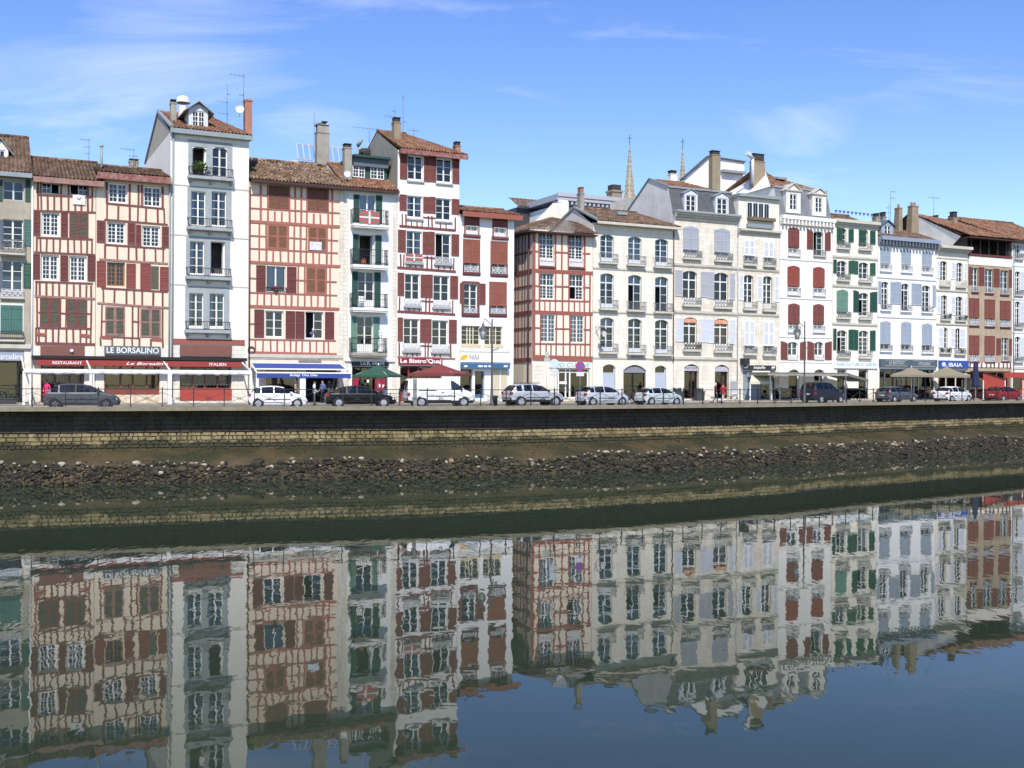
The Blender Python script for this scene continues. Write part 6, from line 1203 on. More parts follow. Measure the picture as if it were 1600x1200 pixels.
P.band(403, 405, 1487, STONE_TRIM, 0.12, 0.06); cornice(P, 383.5, 394, 1488, STONE_TRIM, 0.7)
P.board('shop_sign', 1466, 1511.5, 563.5, 575.5, mat('sign_blue', (0.035, 0.085, 0.32), 0.5, 0.1), 0.2, 'IBAIA', WHITE, (1480, 1501, 567, 573), bold=0.02)
mb = MB(); x, z = P.L(1472.5, 569.5); mb.ball((x, -0.2, z), 0.3, sc_=(1, 0.05, 0.8)); P.part('emblem', mb, LILAC)
P.shop(1466, 1510, 578, 624, OFFWHITE, (1480, 1495), dep=0.15); P.finish()

# ---- tan brick house with loggia
Q = House('tan_brick_house', 'tan brick house with red shutters and a dark loggia under its tiled roof', 1512.5, 1581, BR_Q, (399, 406), n=-0.02, depth=12)
for (x0, x1, y0, y1) in ((1518, 1528, 418.5, 456), (1539, 1551.5, 420.5, 458), (1563, 1575.5, 422.5, 460), (1565, 1575.5, 528, 564)):
    Q.win(x0, x1, y0, y1, rows=4, cur='full' if x0 != 1518 else 'side', fw=0.06, cw=0.08); Q.rail(x0, x1, y1 - 8, y1, PALEIRON, 'bars', proj=0.06, slab=REDBROWN, st=0.16)
for (x0, x1, y0, y1) in ((1513.3, 1517.7, 416.5, 445), (1528.7, 1537.5, 417.5, 446), (1552, 1561.5, 420, 448), (1576, 1580.5, 421.5, 449), (1556.5, 1563.5, 528.5, 554.5), (1576.5, 1580.6, 529, 555)): Q.sh(x0, x1, y0, y1, REDSHUT)
for (x0, x1, y0, ys, y1) in ((1513.8, 1529.5, 466, 496.5, 508.5), (1538, 1554, 468, 498, 510), (1562, 1578.5, 470, 499.5, 511), (1513.8, 1529.5, 524, 553.5, 565), (1538, 1554, 525, 554, 565.5)):
    Q.win(x0 + 1, x1 - 1, y0 + 0.6, y1, rows=3, low=0.1, cur='low'); Q.sh(x0, x1, y0, ys, REDSHUT, mat('rust_slats', (0.22, 0.076, 0.055), 0.7, 0.1), leaves=2); Q.rail(x0 + 0.8, x1 - 0.5, ys + 2, y1, PALEIRON, 'lace', proj=0.06, slab=REDBROWN, st=0.14)
Q.box('cream_band', 1513, 1580.5, 402, 415.5, PL_P, 0.05); Q.box('parapet_rail', 1513, 1580.5, 398.5, 401.5, REDBROWN, 0.14)
Q.box('timber_band', 1513, 1580.5, 567, 574, PL_P, 0.06)
for x in (1515, 1521, 1527, 1533, 1541, 1547, 1553, 1560, 1567, 1573, 1578): Q.bv([x], 566.5, 574.5, REDBROWN, 2.6, 0.075)
Q.shop(1516, 1578, 580, 624, mat('tomato_red', (0.36, 0.052, 0.036), 0.5, 0.08), (1530, 1545, 1560), sill=612, trans=592)
# loggia
zl0, zl1 = Q.Z(1546, 401, 0.3), Q.Z(1546, 373, 0.3); mb = MB(); w = Q.w
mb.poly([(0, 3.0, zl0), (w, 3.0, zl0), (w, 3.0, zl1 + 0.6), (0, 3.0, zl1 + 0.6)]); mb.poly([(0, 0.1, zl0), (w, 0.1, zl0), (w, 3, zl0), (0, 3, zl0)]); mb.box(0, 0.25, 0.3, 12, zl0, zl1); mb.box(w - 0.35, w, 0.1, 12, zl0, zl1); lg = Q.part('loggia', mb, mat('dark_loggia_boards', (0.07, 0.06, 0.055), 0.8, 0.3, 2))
for k in range(5): mb = MB(); x = w * (k + 0.5) / 5; mb.box(x - 0.07, x + 0.07, 0.15, 0.3, zl0, zl1 + 0.05); mb.build('loggia_post', IRON, lg)
ze = Q.Z(1546, 370, -0.6); zr = Q.Z(1530, 343, 5.5); mb = MB(); tile_sheet(mb, (-0.5, -0.7, ze), (w + 0.9, -0.7, ze), (w + 0.3, 5.5, zr - 0.6), (-2.6, 5.5, zr)); Q.part('roof_tiles', mb, TILE_ORANGE, kind='stuff')
mb = MB(); mb.box(-0.5, w + 0.9, -0.65, 3.2, ze - 0.25, ze - 0.12); mb.poly([(-2.6, 5.6, zr), (w + 0.3, 5.6, zr - 0.6), (w + 0.3, 11, ze), (-2.6, 11, ze)]); Q.part('roof', mb, DARKBROWN)
mb = MB(); x0, z0 = Q.L(1440, 347, 5.5); mb.poly([(x0, 5.5, z0), (-2.6, 5.5, zr), (-0.5, 0.5, ze), (-0.5, 5.5, zl0 - 2), (x0, 5.5, zl0 - 2)]); Q.part('gable', mb, GB)
mb = MB(); tile_sheet(mb, (x0 + 0.4, 5.4, z0 - 0.15), (-0.5, 0.2, ze + 0.1), (-2.4, 5.6, zr + 0.05), (x0 + 1.2, 8.5, z0 + 0.5)); Q.part('roof_tiles', mb, TILE_ORANGE, kind='stuff')
Q.chim(1482, 1496.5, 330.5, 360, 4.0, TANSTONE, capy=341, thick=1.0); Q.finish()

# ---- last house, half out of the picture
R_ = House('white_end_house', 'white house with pale shutters at the right edge, half out of view', 1581.5, 1655, PL_O, (374, 381), n=0.0, depth=11)
for (y0, y1) in ((383, 404), (424, 461), (471, 512), (526, 565)):
    R_.win(1586, 1594, y0, y1, arch=0.15, rows=4, transom=0.25 if y0 > 410 else 0, fw=0.06, cw=0.09); R_.sh(1594.6, 1602, y0 + 1, y1 - 7, LILAC, LILAC); R_.rail(1584, 1597, y1 - 8, y1, GREYIRON, 'lattice', proj=0.2, slab=STONE_TRIM, st=0.14)
    R_.win(1618, 1630, y0 + 2, y1 + 2, arch=0.15, rows=4, fw=0.06)
for y0 in (415, 467, 519): R_.band(y0, y0, 1590, PL_O, 0.14, 0.08)
R_.box('plinth', 1582, 1640, 573, 577, STONE_TRIM, 0.1); R_.pipe(1583, 382, 620, ZINC)
R_.shop(1584, 1640, 582, 624, mat('tomato_red', (0.36, 0.052, 0.036)), (1600,), sill=610)
R_.roof((1560, 347), 6.0, TILE_ORANGE, 0.7, ol=0.6, eave=(1584, 373, 1650, 380), hipL=-2.2, fascia=DARKBROWN, fh=0.2); R_.finish()

# ---- things behind the row
BK = thing('white_back_building', 'white modern block with deep eaves rising behind the corner timbered house', 'building', W(0, 0, BASE), TH)
def bk(px, py, back): s, z = fac(px, py, -back); return s, z - BASE
mb = MB(); x0, z0 = bk(866, 306, 16); x1, z1 = bk(975, 322, 16); mb.box(x0 + 0.3, x1 - 0.5, 16.5, 24, 0, z0 - 0.9); mb.build('wall', PL_F, BK)
mb = MB(); mb.box(x0, x1, 15.4, 24.5, z0 - 0.45, z0 + 0.15); mb.box(x0, x1, 15.3, 15.45, z0 - 0.1, z0 + 0.3); mb.build('roof', GREYSH, BK)
mb = MB()
for k in range(16): x = x0 + (x1 - x0) * (k + 0.5) / 16; mb.box(x - 0.12, x + 0.12, 15.5, 16.6, z0 - 0.8, z0 - 0.46)
mb.build('bracket', GREYSH, BK)
for k in range(5): mb = MB(); xa, za = bk(873, 325, 12.5); mb.box(xa, xa + 1.0, 12.5, 12.6, za - 0.5 + k * 0.28, za - 0.3 + k * 0.28); mb.build('louvre', WHITE, BK)
BD = thing('dark_roofed_back_house', 'house with black curved cladding and tiled roof behind the alley', 'building', W(0, 0, BASE), TH)
mb = MB(); x0, z0 = bk(812, 322, 22); x1, _ = bk(868, 322, 22); mb.box(x0 - 0.5, x1, 22, 30, 0, z0 - 0.2); mb.build('wall', mat('black_cladding', (0.05, 0.052, 0.06), 0.5, 0.1), BD)
mb = MB(); zr = bk(805, 312, 26)[1]; tile_sheet(mb, (x0 - 0.6, 21.4, z0 - 0.1), (x1, 21.4, z0 - 0.1), (x1, 24.5, zr - 0.1), (x0 - 0.2, 24.5, zr - 0.1)); mb.build('roof_tiles', TILE_BROWN, BD, kind='stuff')
mb = MB(); prev = None
for k in range(9):
    t = k / 8; p = Vector((x0 + 0.2 + 4.6 * t, 21.9, z0 - 5.4 + 4.9 * sin(t * pi / 2)))
    if prev: mb.bar(prev, p, 0.4, 0.2, up=(0, 1, 0))
    prev = p
mb.build('arched_rib', PALEIRON, BD)
mb = MB(); xa, za = bk(868, 310, 14); xb, zb = bk(835, 347, 14); mb.poly([(xb, 14, zb - 4), (xa + 1.5, 14, zb - 4), (xa + 1.5, 14, za - 0.2), (xa - 0.3, 14, za - 0.5), (xb, 14, zb)]); mb.poly([(xa + 1.5, 14, zb - 4), (xa + 1.5, 15.5, zb - 4), (xa + 1.5, 15.5, za - 0.2), (xa + 1.5, 14, za - 0.2)]); mb.build('gable', PIER, BD)
WB = thing('white_rear_house', 'tall white rear house with blank wall and lean-to roof behind the slate mansard', 'building', W(0, 0, BASE), TH)
xa, za = bk(1070, 281, 9.5); xb, zb = bk(1107, 246, 9.5); xc, zc = bk(1127, 247, 9.5); xd, zd = bk(1163, 254, 9.5); mb = MB()
mb.poly([(xa, 9.5, 8), (xd, 9.5, 8), (xd, 9.5, zd), (xc, 9.5, zc), (xb, 9.5, zb), (xa, 9.5, za)]); mb.poly([(xd, 9.5, 8), (xd, 16, 8), (xd, 16, zd), (xd, 9.5, zd)]); mb.build('wall', PL_H, WB)
mb = MB(); mb.hexa([(xa - 0.3, 9.3, za - 0.1), (xb, 9.3, zb), (xb, 9.9, zb), (xa - 0.3, 9.9, za - 0.1), (xa - 0.3, 9.3, za + 0.1), (xb, 9.3, zb + 0.2), (xb, 9.9, zb + 0.2), (xa - 0.3, 9.9, za + 0.1)]); mb.hexa([(xb, 9.3, zb), (xd, 9.3, zd), (xd, 10, zd), (xb, 10, zb), (xb, 9.3, zb + 0.15), (xd + 0.1, 9.3, zd + 0.12), (xd + 0.1, 10, zd + 0.12), (xb, 10, zb + 0.15)]); mb.build('roof', SLATE, WB)
mb = MB(); l, z = bk(1127, 265, 9.3); r, z2 = bk(1162, 270, 9.3); mb.box(l, r, 8.9, 9.49, z - 0.25, z); mb.build('gutter', ZINC, WB)
x, z = bk(1160, 290, 8.6); mb = MB(); mb.box(x - 0.45, x + 0.45, 8.6, 9.1, z - 0.45, z + 0.5); mb.tube((x - 0.05, 8.55, z), (x - 0.05, 8.61, z), 0.3, seg=14, mi=1); mb.build('air_conditioner', [OFFWHITE, IRON], WB)
CB2 = thing('rear_chimney_stack', 'dark-topped chimney stack beside the left church spire', 'chimney', W(0, 0, BASE), TH)
x0, z0 = bk(957, 289, 18); x1, z1 = bk(972, 311, 18); mb = MB(); mb.box(x0, x1, 18, 19.2, z1 - 9, z0 - 0.5); mb.box(x0 - 0.1, x1 + 0.1, 17.9, 19.3, z0 - 0.7, z0 - 0.5); mb.build('stack', TANSTONE, CB2); mb = MB(); mb.box(x0 + 0.08, x1 - 0.08, 18.08, 19.1, z0 - 0.5, z0 + 0.1); mb.build('chimney_cap', DARKSTONE, CB2)

# ---- cathedral spires far behind
SPIRE = masonry('weathered_spire_stone', (0.46, 0.41, 0.30), (0.33, 0.30, 0.23), (0.24, 0.22, 0.18), 1.2, 0.8, 0.03, streak=0.22)
for (px, tip, base, cross, hw, lab) in ((983.5, 225, 300, 211, 7.2, 'left church spire of pale stone rising behind the roofs'), (1066.5, 232, 281, 216, 4.6, 'right church spire, slimmer, rising behind the slate mansard')):
    Y = 300.0 if px < 1000 else 330.0; c = at(px, base, Y); t = at(px, tip, Y); k = Y / FPX; S = thing('church_spire', lab, 'spire', (c.x, c.y, BASE))
    mb = MB(); n = 8; h0 = c.z - BASE; h1 = t.z - BASE; drop = 30; prof = [(hw * k * (1 + drop * k * 0), 0)]
    r0 = hw * k; slope = r0 / (h1 - h0)
    zs = [h0 - 26, h0 - 13] + [h0 + (h1 - h0) * q / 9 for q in range(10)]
    for j, z in enumerate(zs[:-1]):
        za, zb = z, zs[j + 1]; ra, rb = slope * (h1 - za) + 0.05, slope * (h1 - zb) + 0.05
        for q in range(n):
            a, b2 = 2 * pi * q / n + 0.39, 2 * pi * (q + 1) / n + 0.39
            mb.poly([(ra * cos(a), ra * sin(a), za), (ra * cos(b2), ra * sin(b2), za), (rb * cos(b2), rb * sin(b2), zb), (rb * cos(a), rb * sin(a), zb)])
    mb.build('spire_body', SPIRE, S); mb = MB()
    for q in range(n):
        a = 2 * pi * q / n + 0.39
        for j in range(24):
            z = h0 - 20 + (h1 - h0 + 20) * j / 24.5; rr = slope * (h1 - z) + 0.12; s = 0.07 + 0.06 * (h1 - z) / (h1 - h0); mb.box(rr * cos(a) - s, rr * cos(a) + s, rr * sin(a) - s, rr * sin(a) + s, z - s, z + s * 1.4)
    mb.build('crockets', SPIRE, S, kind='stuff'); mb = MB(); zc = at(px, cross, Y).z - BASE; mb.tube((0, 0, h1 - 0.3), (0, 0, zc), 0.09, seg=6); mb.bar((-0.7, 0, h1 + (zc - h1) * 0.65), (0.7, 0, h1 + (zc - h1) * 0.65), 0.13); mb.build('cross', IRON, S)
    mb = MB(); r = slope * (h1 - h0 + 26) * 1.15; mb.box(-r, r, -r, r, 0, h0 - 26); mb.build('tower', SPIRE, S)
# ------------------------------------------------------------------ terraces in front of the houses
def span(px0, px1, n, py=600): return fac(px0, py, n)[0], fac(px1, py, n)[0]
def zat(px, py, n): return fac(px, py, n)[1] - BASE
REDCLOTH = mat('red_awning_cloth', (0.29, 0.048, 0.042), 0.8, 0.1, 1.5); BLUECLOTH = mat('blue_awning_cloth', (0.035, 0.068, 0.27), 0.8, 0.08, 1.5)
# red awning of the Borsalino
a, c = span(52, 384, 0.9); T1 = street('red_awning', 'long red awning valance lettered Le Borsalino under a black cassette', 'awning', 52, 0.9); w = c - a; ls = lambda px, n=0.9: fac(px, 565, n)[0] - a
z0, z1, z2 = zat(218, 560, 0.9), zat(218, 564.5, 0.9), zat(218, 572.5, 0.9)
mb = MB(); mb.box(-0.1, w + 0.1, 0.0, 0.85, z0 - 0.1, z0 + 0.12); mb.build('cassette', BLACK, T1)
mb = MB(); mb.hexa([(0.2, -0.02, z1), (w - 0.3, -0.02, z1), (w, 0.85, z0 - 0.12), (0, 0.85, z0 - 0.12), (0.2, -0.02, z1 + 0.03), (w - 0.3, -0.02, z1 + 0.03), (w, 0.85, z0 - 0.1), (0, 0.85, z0 - 0.1)])
n = 60
for k in range(n):
    x, x2 = 0.2 + (w - 0.5) * k / n, 0.2 + (w - 0.5) * (k + 1) / n; mb.box(x, x2 - 0.002, -0.05, -0.02, z2 + 0.015 * (k % 2), z1 + 0.03)
mb.build('valance', REDCLOTH, T1)
for s, p0, p1, kw in (('RESTAURANT', 82, 128, dict(bold=0.01)), ('Le Borsalino', 197, 262, dict(shear=0.35, bold=0.01)), ('ITALIEN', 327, 353, dict(bold=0.01))): lettering(s, T1, (ls(p0) + ls(p1)) / 2, -0.06, (z1 + z2) / 2 + 0.02, (z1 - z2) * 0.55, ls(p1) - ls(p0), WHITE, **kw)
# white pergola
n_ = 3.6; a, c = span(37, 393, n_); T2 = street('white_pergola', 'white steel pergola with rolled canvas along the restaurant terrace', 'pergola', 37, n_); w = c - a; zb, zt = zat(215, 586, n_), zat(215, 577.5, n_)
mb = MB(); mb.box(0, w, -0.1, 0.1, zt - 0.14, zt); mb.build('front_beam', WHITE, T2)
mb = MB(); N_ = 90
for k in range(N_):
    x, x2 = w * k / N_, w * (k + 1) / N_; r = 0.13 + 0.02 * sin(k * 1.7) + 0.012 * sin(k * 0.6); mb.tube((x, 0.02, zb + 0.16 + 0.012 * sin(k * 0.9)), (x2, 0.02, zb + 0.16 + 0.012 * sin((k + 1) * 0.9)), r, r, 9, caps=False)
mb.build('canvas_roll', mat('white_canvas', (0.74, 0.74, 0.72), 0.9, 0.08, 3), T2)
for px, t in ((37, 0.07), (47, 0.05), (141.5, 0.07), (146, 0.05), (265, 0.13), (391.5, 0.09)): mb = MB(); x = fac(px, 600, n_)[0] - a; mb.box(x - t, x + t, -t, t, 0, zt - 0.142); mb.build('post', WHITE, T2)
for px in (37, 141, 265, 391): mb = MB(); x = fac(px, 600, n_)[0] - a; mb.bar((x, 0, zt + 0.0), (x, n_ - 0.1, zt + 0.75), 0.09); mb.build('rafter', WHITE, T2)
# blue awning of the bodega
n_ = 3.9; T3 = street('blue_awning', 'blue terrace awning with white frame lettered Bodega Chez Gilles', 'awning', 401, n_); a = fac(401, 600, n_)[0]; X3 = lambda px, n=n_, py=590: fac(px, py, n)[0] - a
w = X3(548); zv1, zv0 = zat(474, 582.5, n_), zat(474, 590.5, n_); bx0, bx1 = X3(391.5, 0.4), X3(531, 0.4); zt = zat(460, 568, 0.4)
mb = MB(); yb = n_ - 0.4; t = 0.62
top = [(bx0, yb, zt), (bx1, yb, zt)]; mid = [(bx0 * (1 - t), yb * (1 - t), zt + (zv1 - zt) * t), (bx1 + (w - bx1) * t, yb * (1 - t), zt + (zv1 - zt) * t)]
mb.poly([mid[0], mid[1], top[1], top[0]]); mb.poly([tuple(Vector(q) - Vector((0, 0, 0.02))) for q in (top[0], top[1], mid[1], mid[0])]); mb.build('canopy', BLUECLOTH, T3)
mb = MB(); mb.box(0, w, -0.03, 0.0, zv0, zv1); mb.build('valance', BLUECLOTH, T3); lettering('Bodega  Chez Gilles', T3, (X3(453) + X3(496)) / 2, -0.04, (zv0 + zv1) / 2, (zv1 - zv0) * 0.6, X3(496) - X3(453), WHITE, bold=0.015)
mb = MB()
for p, q in ((top[0], (0, 0, zv1)), (top[1], (w, 0, zv1)), (top[0], top[1]), ((0, 0, zv1), (w, 0, zv1)), (mid[0], mid[1])): mb.bar(p, q, 0.1)
mb.build('frame', WHITE, T3)
for x in (0.06, w - 0.06, X3(473.5)): mb = MB(); t = 0.2 if 1 < x < w - 1 else 0.09; mb.box(x - t, x + t, 0.02, 0.2, 0, zv1 - 0.06); mb.build('post', WHITE, T3)
# parasols
def parasol(name, label, px, n, apex_y, half, drop_y, val, m, sides=4, pm=OFFWHITE, rot=0.0, tilt=0.0):
    P_ = street(name, label, 'parasol', px, n, rz=rot); za, ze = zat(px, apex_y, n), zat(px, drop_y, n); mb = MB(); N_ = sides * 6
    def rim(k):
        an = 2 * pi * k / N_ + pi / sides; f = an % (2 * pi / sides) - pi / sides; r = half * (cos(pi / sides) / cos(f) if sides == 4 else 1.0); return r * cos(an - pi / sides * 0), r * sin(an)
    R_ = 5
    for k in range(N_):
        (x, y), (x2, y2) = rim(k), rim(k + 1)
        for j in range(R_):
            t, t2 = j / R_, (j + 1) / R_; sag = lambda q: ze + (za - ze) * (1 - q) ** 1.18
            mb.poly([(x * t, y * t, sag(t)), (x * t2, y * t2, sag(t2)), (x2 * t2, y2 * t2, sag(t2)), (x2 * t, y2 * t, sag(t))] if j else [(0, 0, za), (x * t2, y * t2, sag(t2)), (x2 * t2, y2 * t2, sag(t2))])
        mb.poly([(x, y, ze), (x * 1.005, y * 1.005, ze - val), (x2 * 1.005, y2 * 1.005, ze - val), (x2, y2, ze)])
    mb.build('canopy', m, P_); mb = MB(); mb.tube((0, 0, 0), (0, 0, za + 0.1), 0.045, seg=8); mb.build('pole', pm, P_)
    for k in range(sides): mb = MB(); x, y = rim(k * 6); x3, y3 = rim(k * 6 + 3); mb.bar((0, 0, za - 0.12), (x3 * 0.97 if sides == 8 else x3, (y3 * 0.97 if sides == 8 else y3), ze - 0.03), 0.03); mb.build('rib', pm, P_)
    mb = MB(); mb.lathe((0, 0, 0), [(0.4, 0), (0.4, 0.08), (0.1, 0.14), (0.06, 0.35)], 12); mb.build('base', CONCRETE, P_)
parasol('green_parasol', 'large dark green terrace parasol behind the black sedan', 591, 3.2, 569.5, 2.0, 586.5, 0.14, mat('bottle_green_cloth', (0.028, 0.085, 0.06), 0.85, 0.12, 1.2))
parasol('red_parasol', 'large faded red terrace parasol behind the white van', 688, 2.9, 569, 2.55, 583.5, 0.22, mat('faded_red_cloth', (0.19, 0.045, 0.042), 0.85, 0.15, 1.2))
KH = mat('khaki_cloth', (0.235, 0.205, 0.145), 0.9, 0.12, 1.2)
parasol('khaki_parasol', 'left of the two khaki parasols by the slate blue bistro', 1424, 2.4, 573.5, 2.75, 586, 0.2, KH); parasol('khaki_parasol', 'right of the two khaki parasols, in front of the blue sign', 1479, 2.4, 573, 2.85, 587, 0.2, KH)
PN = street('closed_parasol', 'tall closed navy parasol beside the red restaurant front', 'parasol', 1524.5, 3.0); z1, z0 = zat(1524, 563, 3.0), zat(1524, 605, 3.0); mb = MB(); prof = [(0.0, z1), (0.1, z1 - 0.15), (0.2, z1 - 0.7), (0.36, z0 + 0.5), (0.42, z0 + 0.1), (0.30, z0), (0.0, z0)]; base = len(mb.v); sg = 16
for r, z in prof:
    for k in range(sg): an = 2 * pi * k / sg; rr = r * (1 + 0.16 * (k % 2)); mb.v.append((rr * cos(an), rr * sin(an), z))
for j in range(len(prof) - 1):
    for k in range(sg): mb.f.append((base + j * sg + k, base + j * sg + (k + 1) % sg, base + (j + 1) * sg + (k + 1) % sg, base + (j + 1) * sg + k)); mb.m.append(0); mb.sm.append(False)
mb.build('folded_canopy', mat('navy_cloth', (0.022, 0.03, 0.075), 0.85, 0.12, 2), PN); mb = MB(); mb.tube((0, 0, 0), (0, 0, z1 + 0.1), 0.04, seg=8); mb.build('pole', WHITE, PN); mb = MB(); mb.lathe((0, 0, 0), [(0.35, 0), (0.35, 0.1), (0.08, 0.15), (0.0, 0.15)], 12); mb.build('base', CONCRETE, PN)
# red restaurant terrace tent at the right
n_ = 2.6; T5 = street('red_terrace_tent', 'red terrace tent with dark sloping roof at the right edge', 'tent', 1536, n_); a = fac(1536, 600, n_)[0]; X5 = lambda px: fac(px, 600, n_)[0] - a
zr, zl = zat(1536, 581, n_), zat(1570, 592, n_); mb = MB(); xm = X5(1570); xe = X5(1640); mb.hexa([(0, -0.05, zr - 0.1), (xm, -0.05, zl - 0.1), (xm, 2.3, zl - 0.1), (0, 2.3, zr - 0.1), (0, -0.05, zr), (xm, -0.05, zl), (xm, 2.3, zl), (0, 2.3, zr)]); mb.build('tent_roof', DARKBROWN, T5)
TR = mat('tomato_red', (0.36, 0.052, 0.036)); mb = MB(); zt = zat(1590, 582, n_); mb.box(xm, xe, 0.0, 0.05, zt - 0.55, zt); mb.build('valance', TR, T5); mb = MB(); mb.poly([(0.02, 0.02, 1.1), (xm, 0.02, 1.1), (xm, 0.02, zl - 0.12), (0.02, 0.02, zr - 0.12)]); mb.box(xm, xe, 0.01, 0.04, 0, 1.0); mb.build('side_cloth', TR, T5)
for x in (0.0, xm, X5(1598)): mb = MB(); mb.box(x - 0.05, x + 0.05, -0.06, -0.01, 0, zl - 0.15); mb.build('post', WHITE, T5)
# grey flat canopy
n_ = 3.0; T6 = street('grey_canopy', 'flat grey terrace canopy on slim posts behind the navy van', 'canopy', 1200, n_); a = fac(1200, 600, n_)[0]; X6 = lambda px: fac(px, 600, n_)[0] - a; zt, zb = zat(1262, 582, n_), zat(1262, 587, n_); w = X6(1325); mb = MB(); mb.box(0, w, 0, 2.7, zb, zt - 0.06); mb.box(-0.05, w + 0.05, -0.05, 2.72, zt - 0.055, zt); mb.build('roof', mat('canopy_grey', (0.30, 0.29, 0.25), 0.8, 0.15), T6)
mb = MB(); x2, z2 = X6(1357), zat(1357, 593, n_); mb.hexa([(w, 0, zb), (x2, 0, z2 - 0.2), (x2, 2.6, z2 - 0.2), (w, 2.6, zb), (w, 0, zt - 0.02), (x2, 0, z2), (x2, 2.6, z2), (w, 2.6, zt - 0.02)]); mb.build('side_flap', mat('canopy_dark', (0.16, 0.155, 0.14), 0.8, 0.15), T6)
for px in (1204, 1219, 1250, 1281, 1322, 1356): mb = MB(); x = X6(px); mb.box(x - 0.045, x + 0.045, 0.02, 0.11, 0, zb - 0.002 if px < 1330 else z2 - 0.22); mb.build('post', GREYIRON, T6)
for px0, px1 in ((1209, 1238), (1322, 1356)): mb = MB(); mb.box(X6(px0), X6(px1), 0.03, 0.08, 0.15, 1.15); mb.build('wind_screen', glassmat('screen_glass', (0.7, 0.76, 0.76)), T6)
# cream awning of the corner shop
n_ = 0.2; T7 = street('cream_awning', 'small cream sloping awning in front of the grey roller shutter', 'awning', 1176, 1.6); a = fac(1176, 600, 1.6)[0]; x0, x1 = fac(1176, 585, 0.2)[0] - a, fac(1203, 585, 0.2)[0] - a; z1, z0 = zat(1190, 580, 0.2), zat(1190, 596.5, 1.6); xe0, xe1 = fac(1172, 597, 1.6)[0] - a, fac(1207, 597, 1.6)[0] - a
mb = MB(); mb.hexa([(xe0, 0, z0), (xe1, 0, z0), (x1, 1.4, z1), (x0, 1.4, z1), (xe0, 0, z0 + 0.03), (xe1, 0, z0 + 0.03), (x1, 1.4, z1 + 0.03), (x0, 1.4, z1 + 0.03)]); mb.box(xe0, xe1, -0.02, 0.0, z0 - 0.22, z0 + 0.03); mb.build('canopy', mat('cream_cloth', (0.62, 0.58, 0.45), 0.85, 0.1), T7)
for x in (xe0 + 0.05, xe1 - 0.05): mb = MB(); mb.box(x - 0.05, x + 0.05, 0.02, 0.1, 0, z0 - 0.0); mb.build('post', WHITE, T7)

# tables and chairs on the terraces
def table_set(label, px, n, m):
    t = street('bistro_table', label, 'table', px, n); mb = MB(); mb.lathe((0, 0, 0.70), [(0.0, 0.03), (0.36, 0.03), (0.36, 0.0), (0.0, 0.0)], 14); mb.build('tabletop', m, t); mb = MB(); mb.tube((0, 0, 0.02), (0, 0, 0.7), 0.035, seg=8); mb.lathe((0, 0, 0), [(0.24, 0), (0.24, 0.03), (0.04, 0.05)], 12); mb.build('pedestal', IRON, t)
def chair(label, px, n, m, rz):
    t = street('terrace_chair', label, 'chair', px, n, rz=rz, group='terrace chairs'); mb = MB(); mb.box(-0.21, 0.21, -0.2, 0.2, 0.43, 0.46); mb.build('seat', m, t); mb = MB(); mb.box(-0.2, 0.2, 0.17, 0.2, 0.62, 0.88); mb.build('backrest', m, t)
    for x, y, h in ((-0.19, -0.18, 0.43), (0.19, -0.18, 0.43), (-0.19, 0.185, 0.62), (0.19, 0.185, 0.62)): mb = MB(); mb.box(x - 0.018, x + 0.018, y - 0.012, y + 0.012, 0, h); mb.build('leg', IRON, t)
DKRAT = mat('dark_rattan', (0.05, 0.04, 0.035), 0.8, 0.2, 8)
for i, (px, n, lab) in enumerate(((610, 3.4, 'dark bistro table under the green parasol'), (517, 2.9, 'dark bistro table under the blue awning by its right post'), (1230, 1.9, 'dark bistro table under the grey canopy'), (1450, 2.2, 'dark bistro table between the two khaki parasols'), (1340, 2.0, 'dark bistro table under the side flap of the grey canopy'))):
    table_set(lab, px, n, DKRAT); sh = {610: 'green parasol', 517: 'blue awning', 1230: 'grey canopy', 1450: 'khaki parasols', 1340: 'side flap of the grey canopy'}[px]
    for k, (dx, rz) in enumerate(((-11, pi / 2), (11, -pi / 2))): chair('dark terrace chair %s of the table under the %s' % (('left', 'right')[k], sh), px + dx, n + 0.1, DKRAT, rz)
# planters, boards, bins
def planter(label, px, n, w, h, m):
    t = street('planter', label, 'planter', px, n); mb = MB(); mb.hexa([(-w * 0.46, -w * 0.25, 0), (w * 0.46, -w * 0.25, 0), (w * 0.46, w * 0.25, 0), (-w * 0.46, w * 0.25, 0), (-w / 2, -w * 0.28, h), (w / 2, -w * 0.28, h), (w / 2, w * 0.28, h), (-w / 2, w * 0.28, h)]); mb.box(-w / 2 - 0.03, w / 2 + 0.03, -w * 0.28 - 0.03, w * 0.28 + 0.03, h, h + 0.06); mb.build('trough', m, t)
    mb = MB()
    for k in range(60): a, r = RND.uniform(0, 6.28), RND.uniform(0, w * 0.4); x, y = r * cos(a), r * sin(a) * 0.5; mb.bar((x, y, h), (x + RND.uniform(-0.12, 0.12), y + RND.uniform(-0.1, 0.1), h + RND.uniform(0.12, 0.34)), 0.05, 0.012)
    mb.build('plants', mat('potted_leaves', (0.055, 0.075, 0.04)), t)
ANT = mat('anthracite', (0.055, 0.058, 0.062), 0.6, 0.1)
planter('anthracite planter left of the arched stationery door', 1060, 0.9, 0.85, 0.8, ANT); planter('anthracite planter right of the arched stationery door', 1093, 0.9, 0.85, 0.8, ANT); planter('low green planter trough at the left edge under the shop sign', 9, 1.2, 1.4, 0.35, ANT)
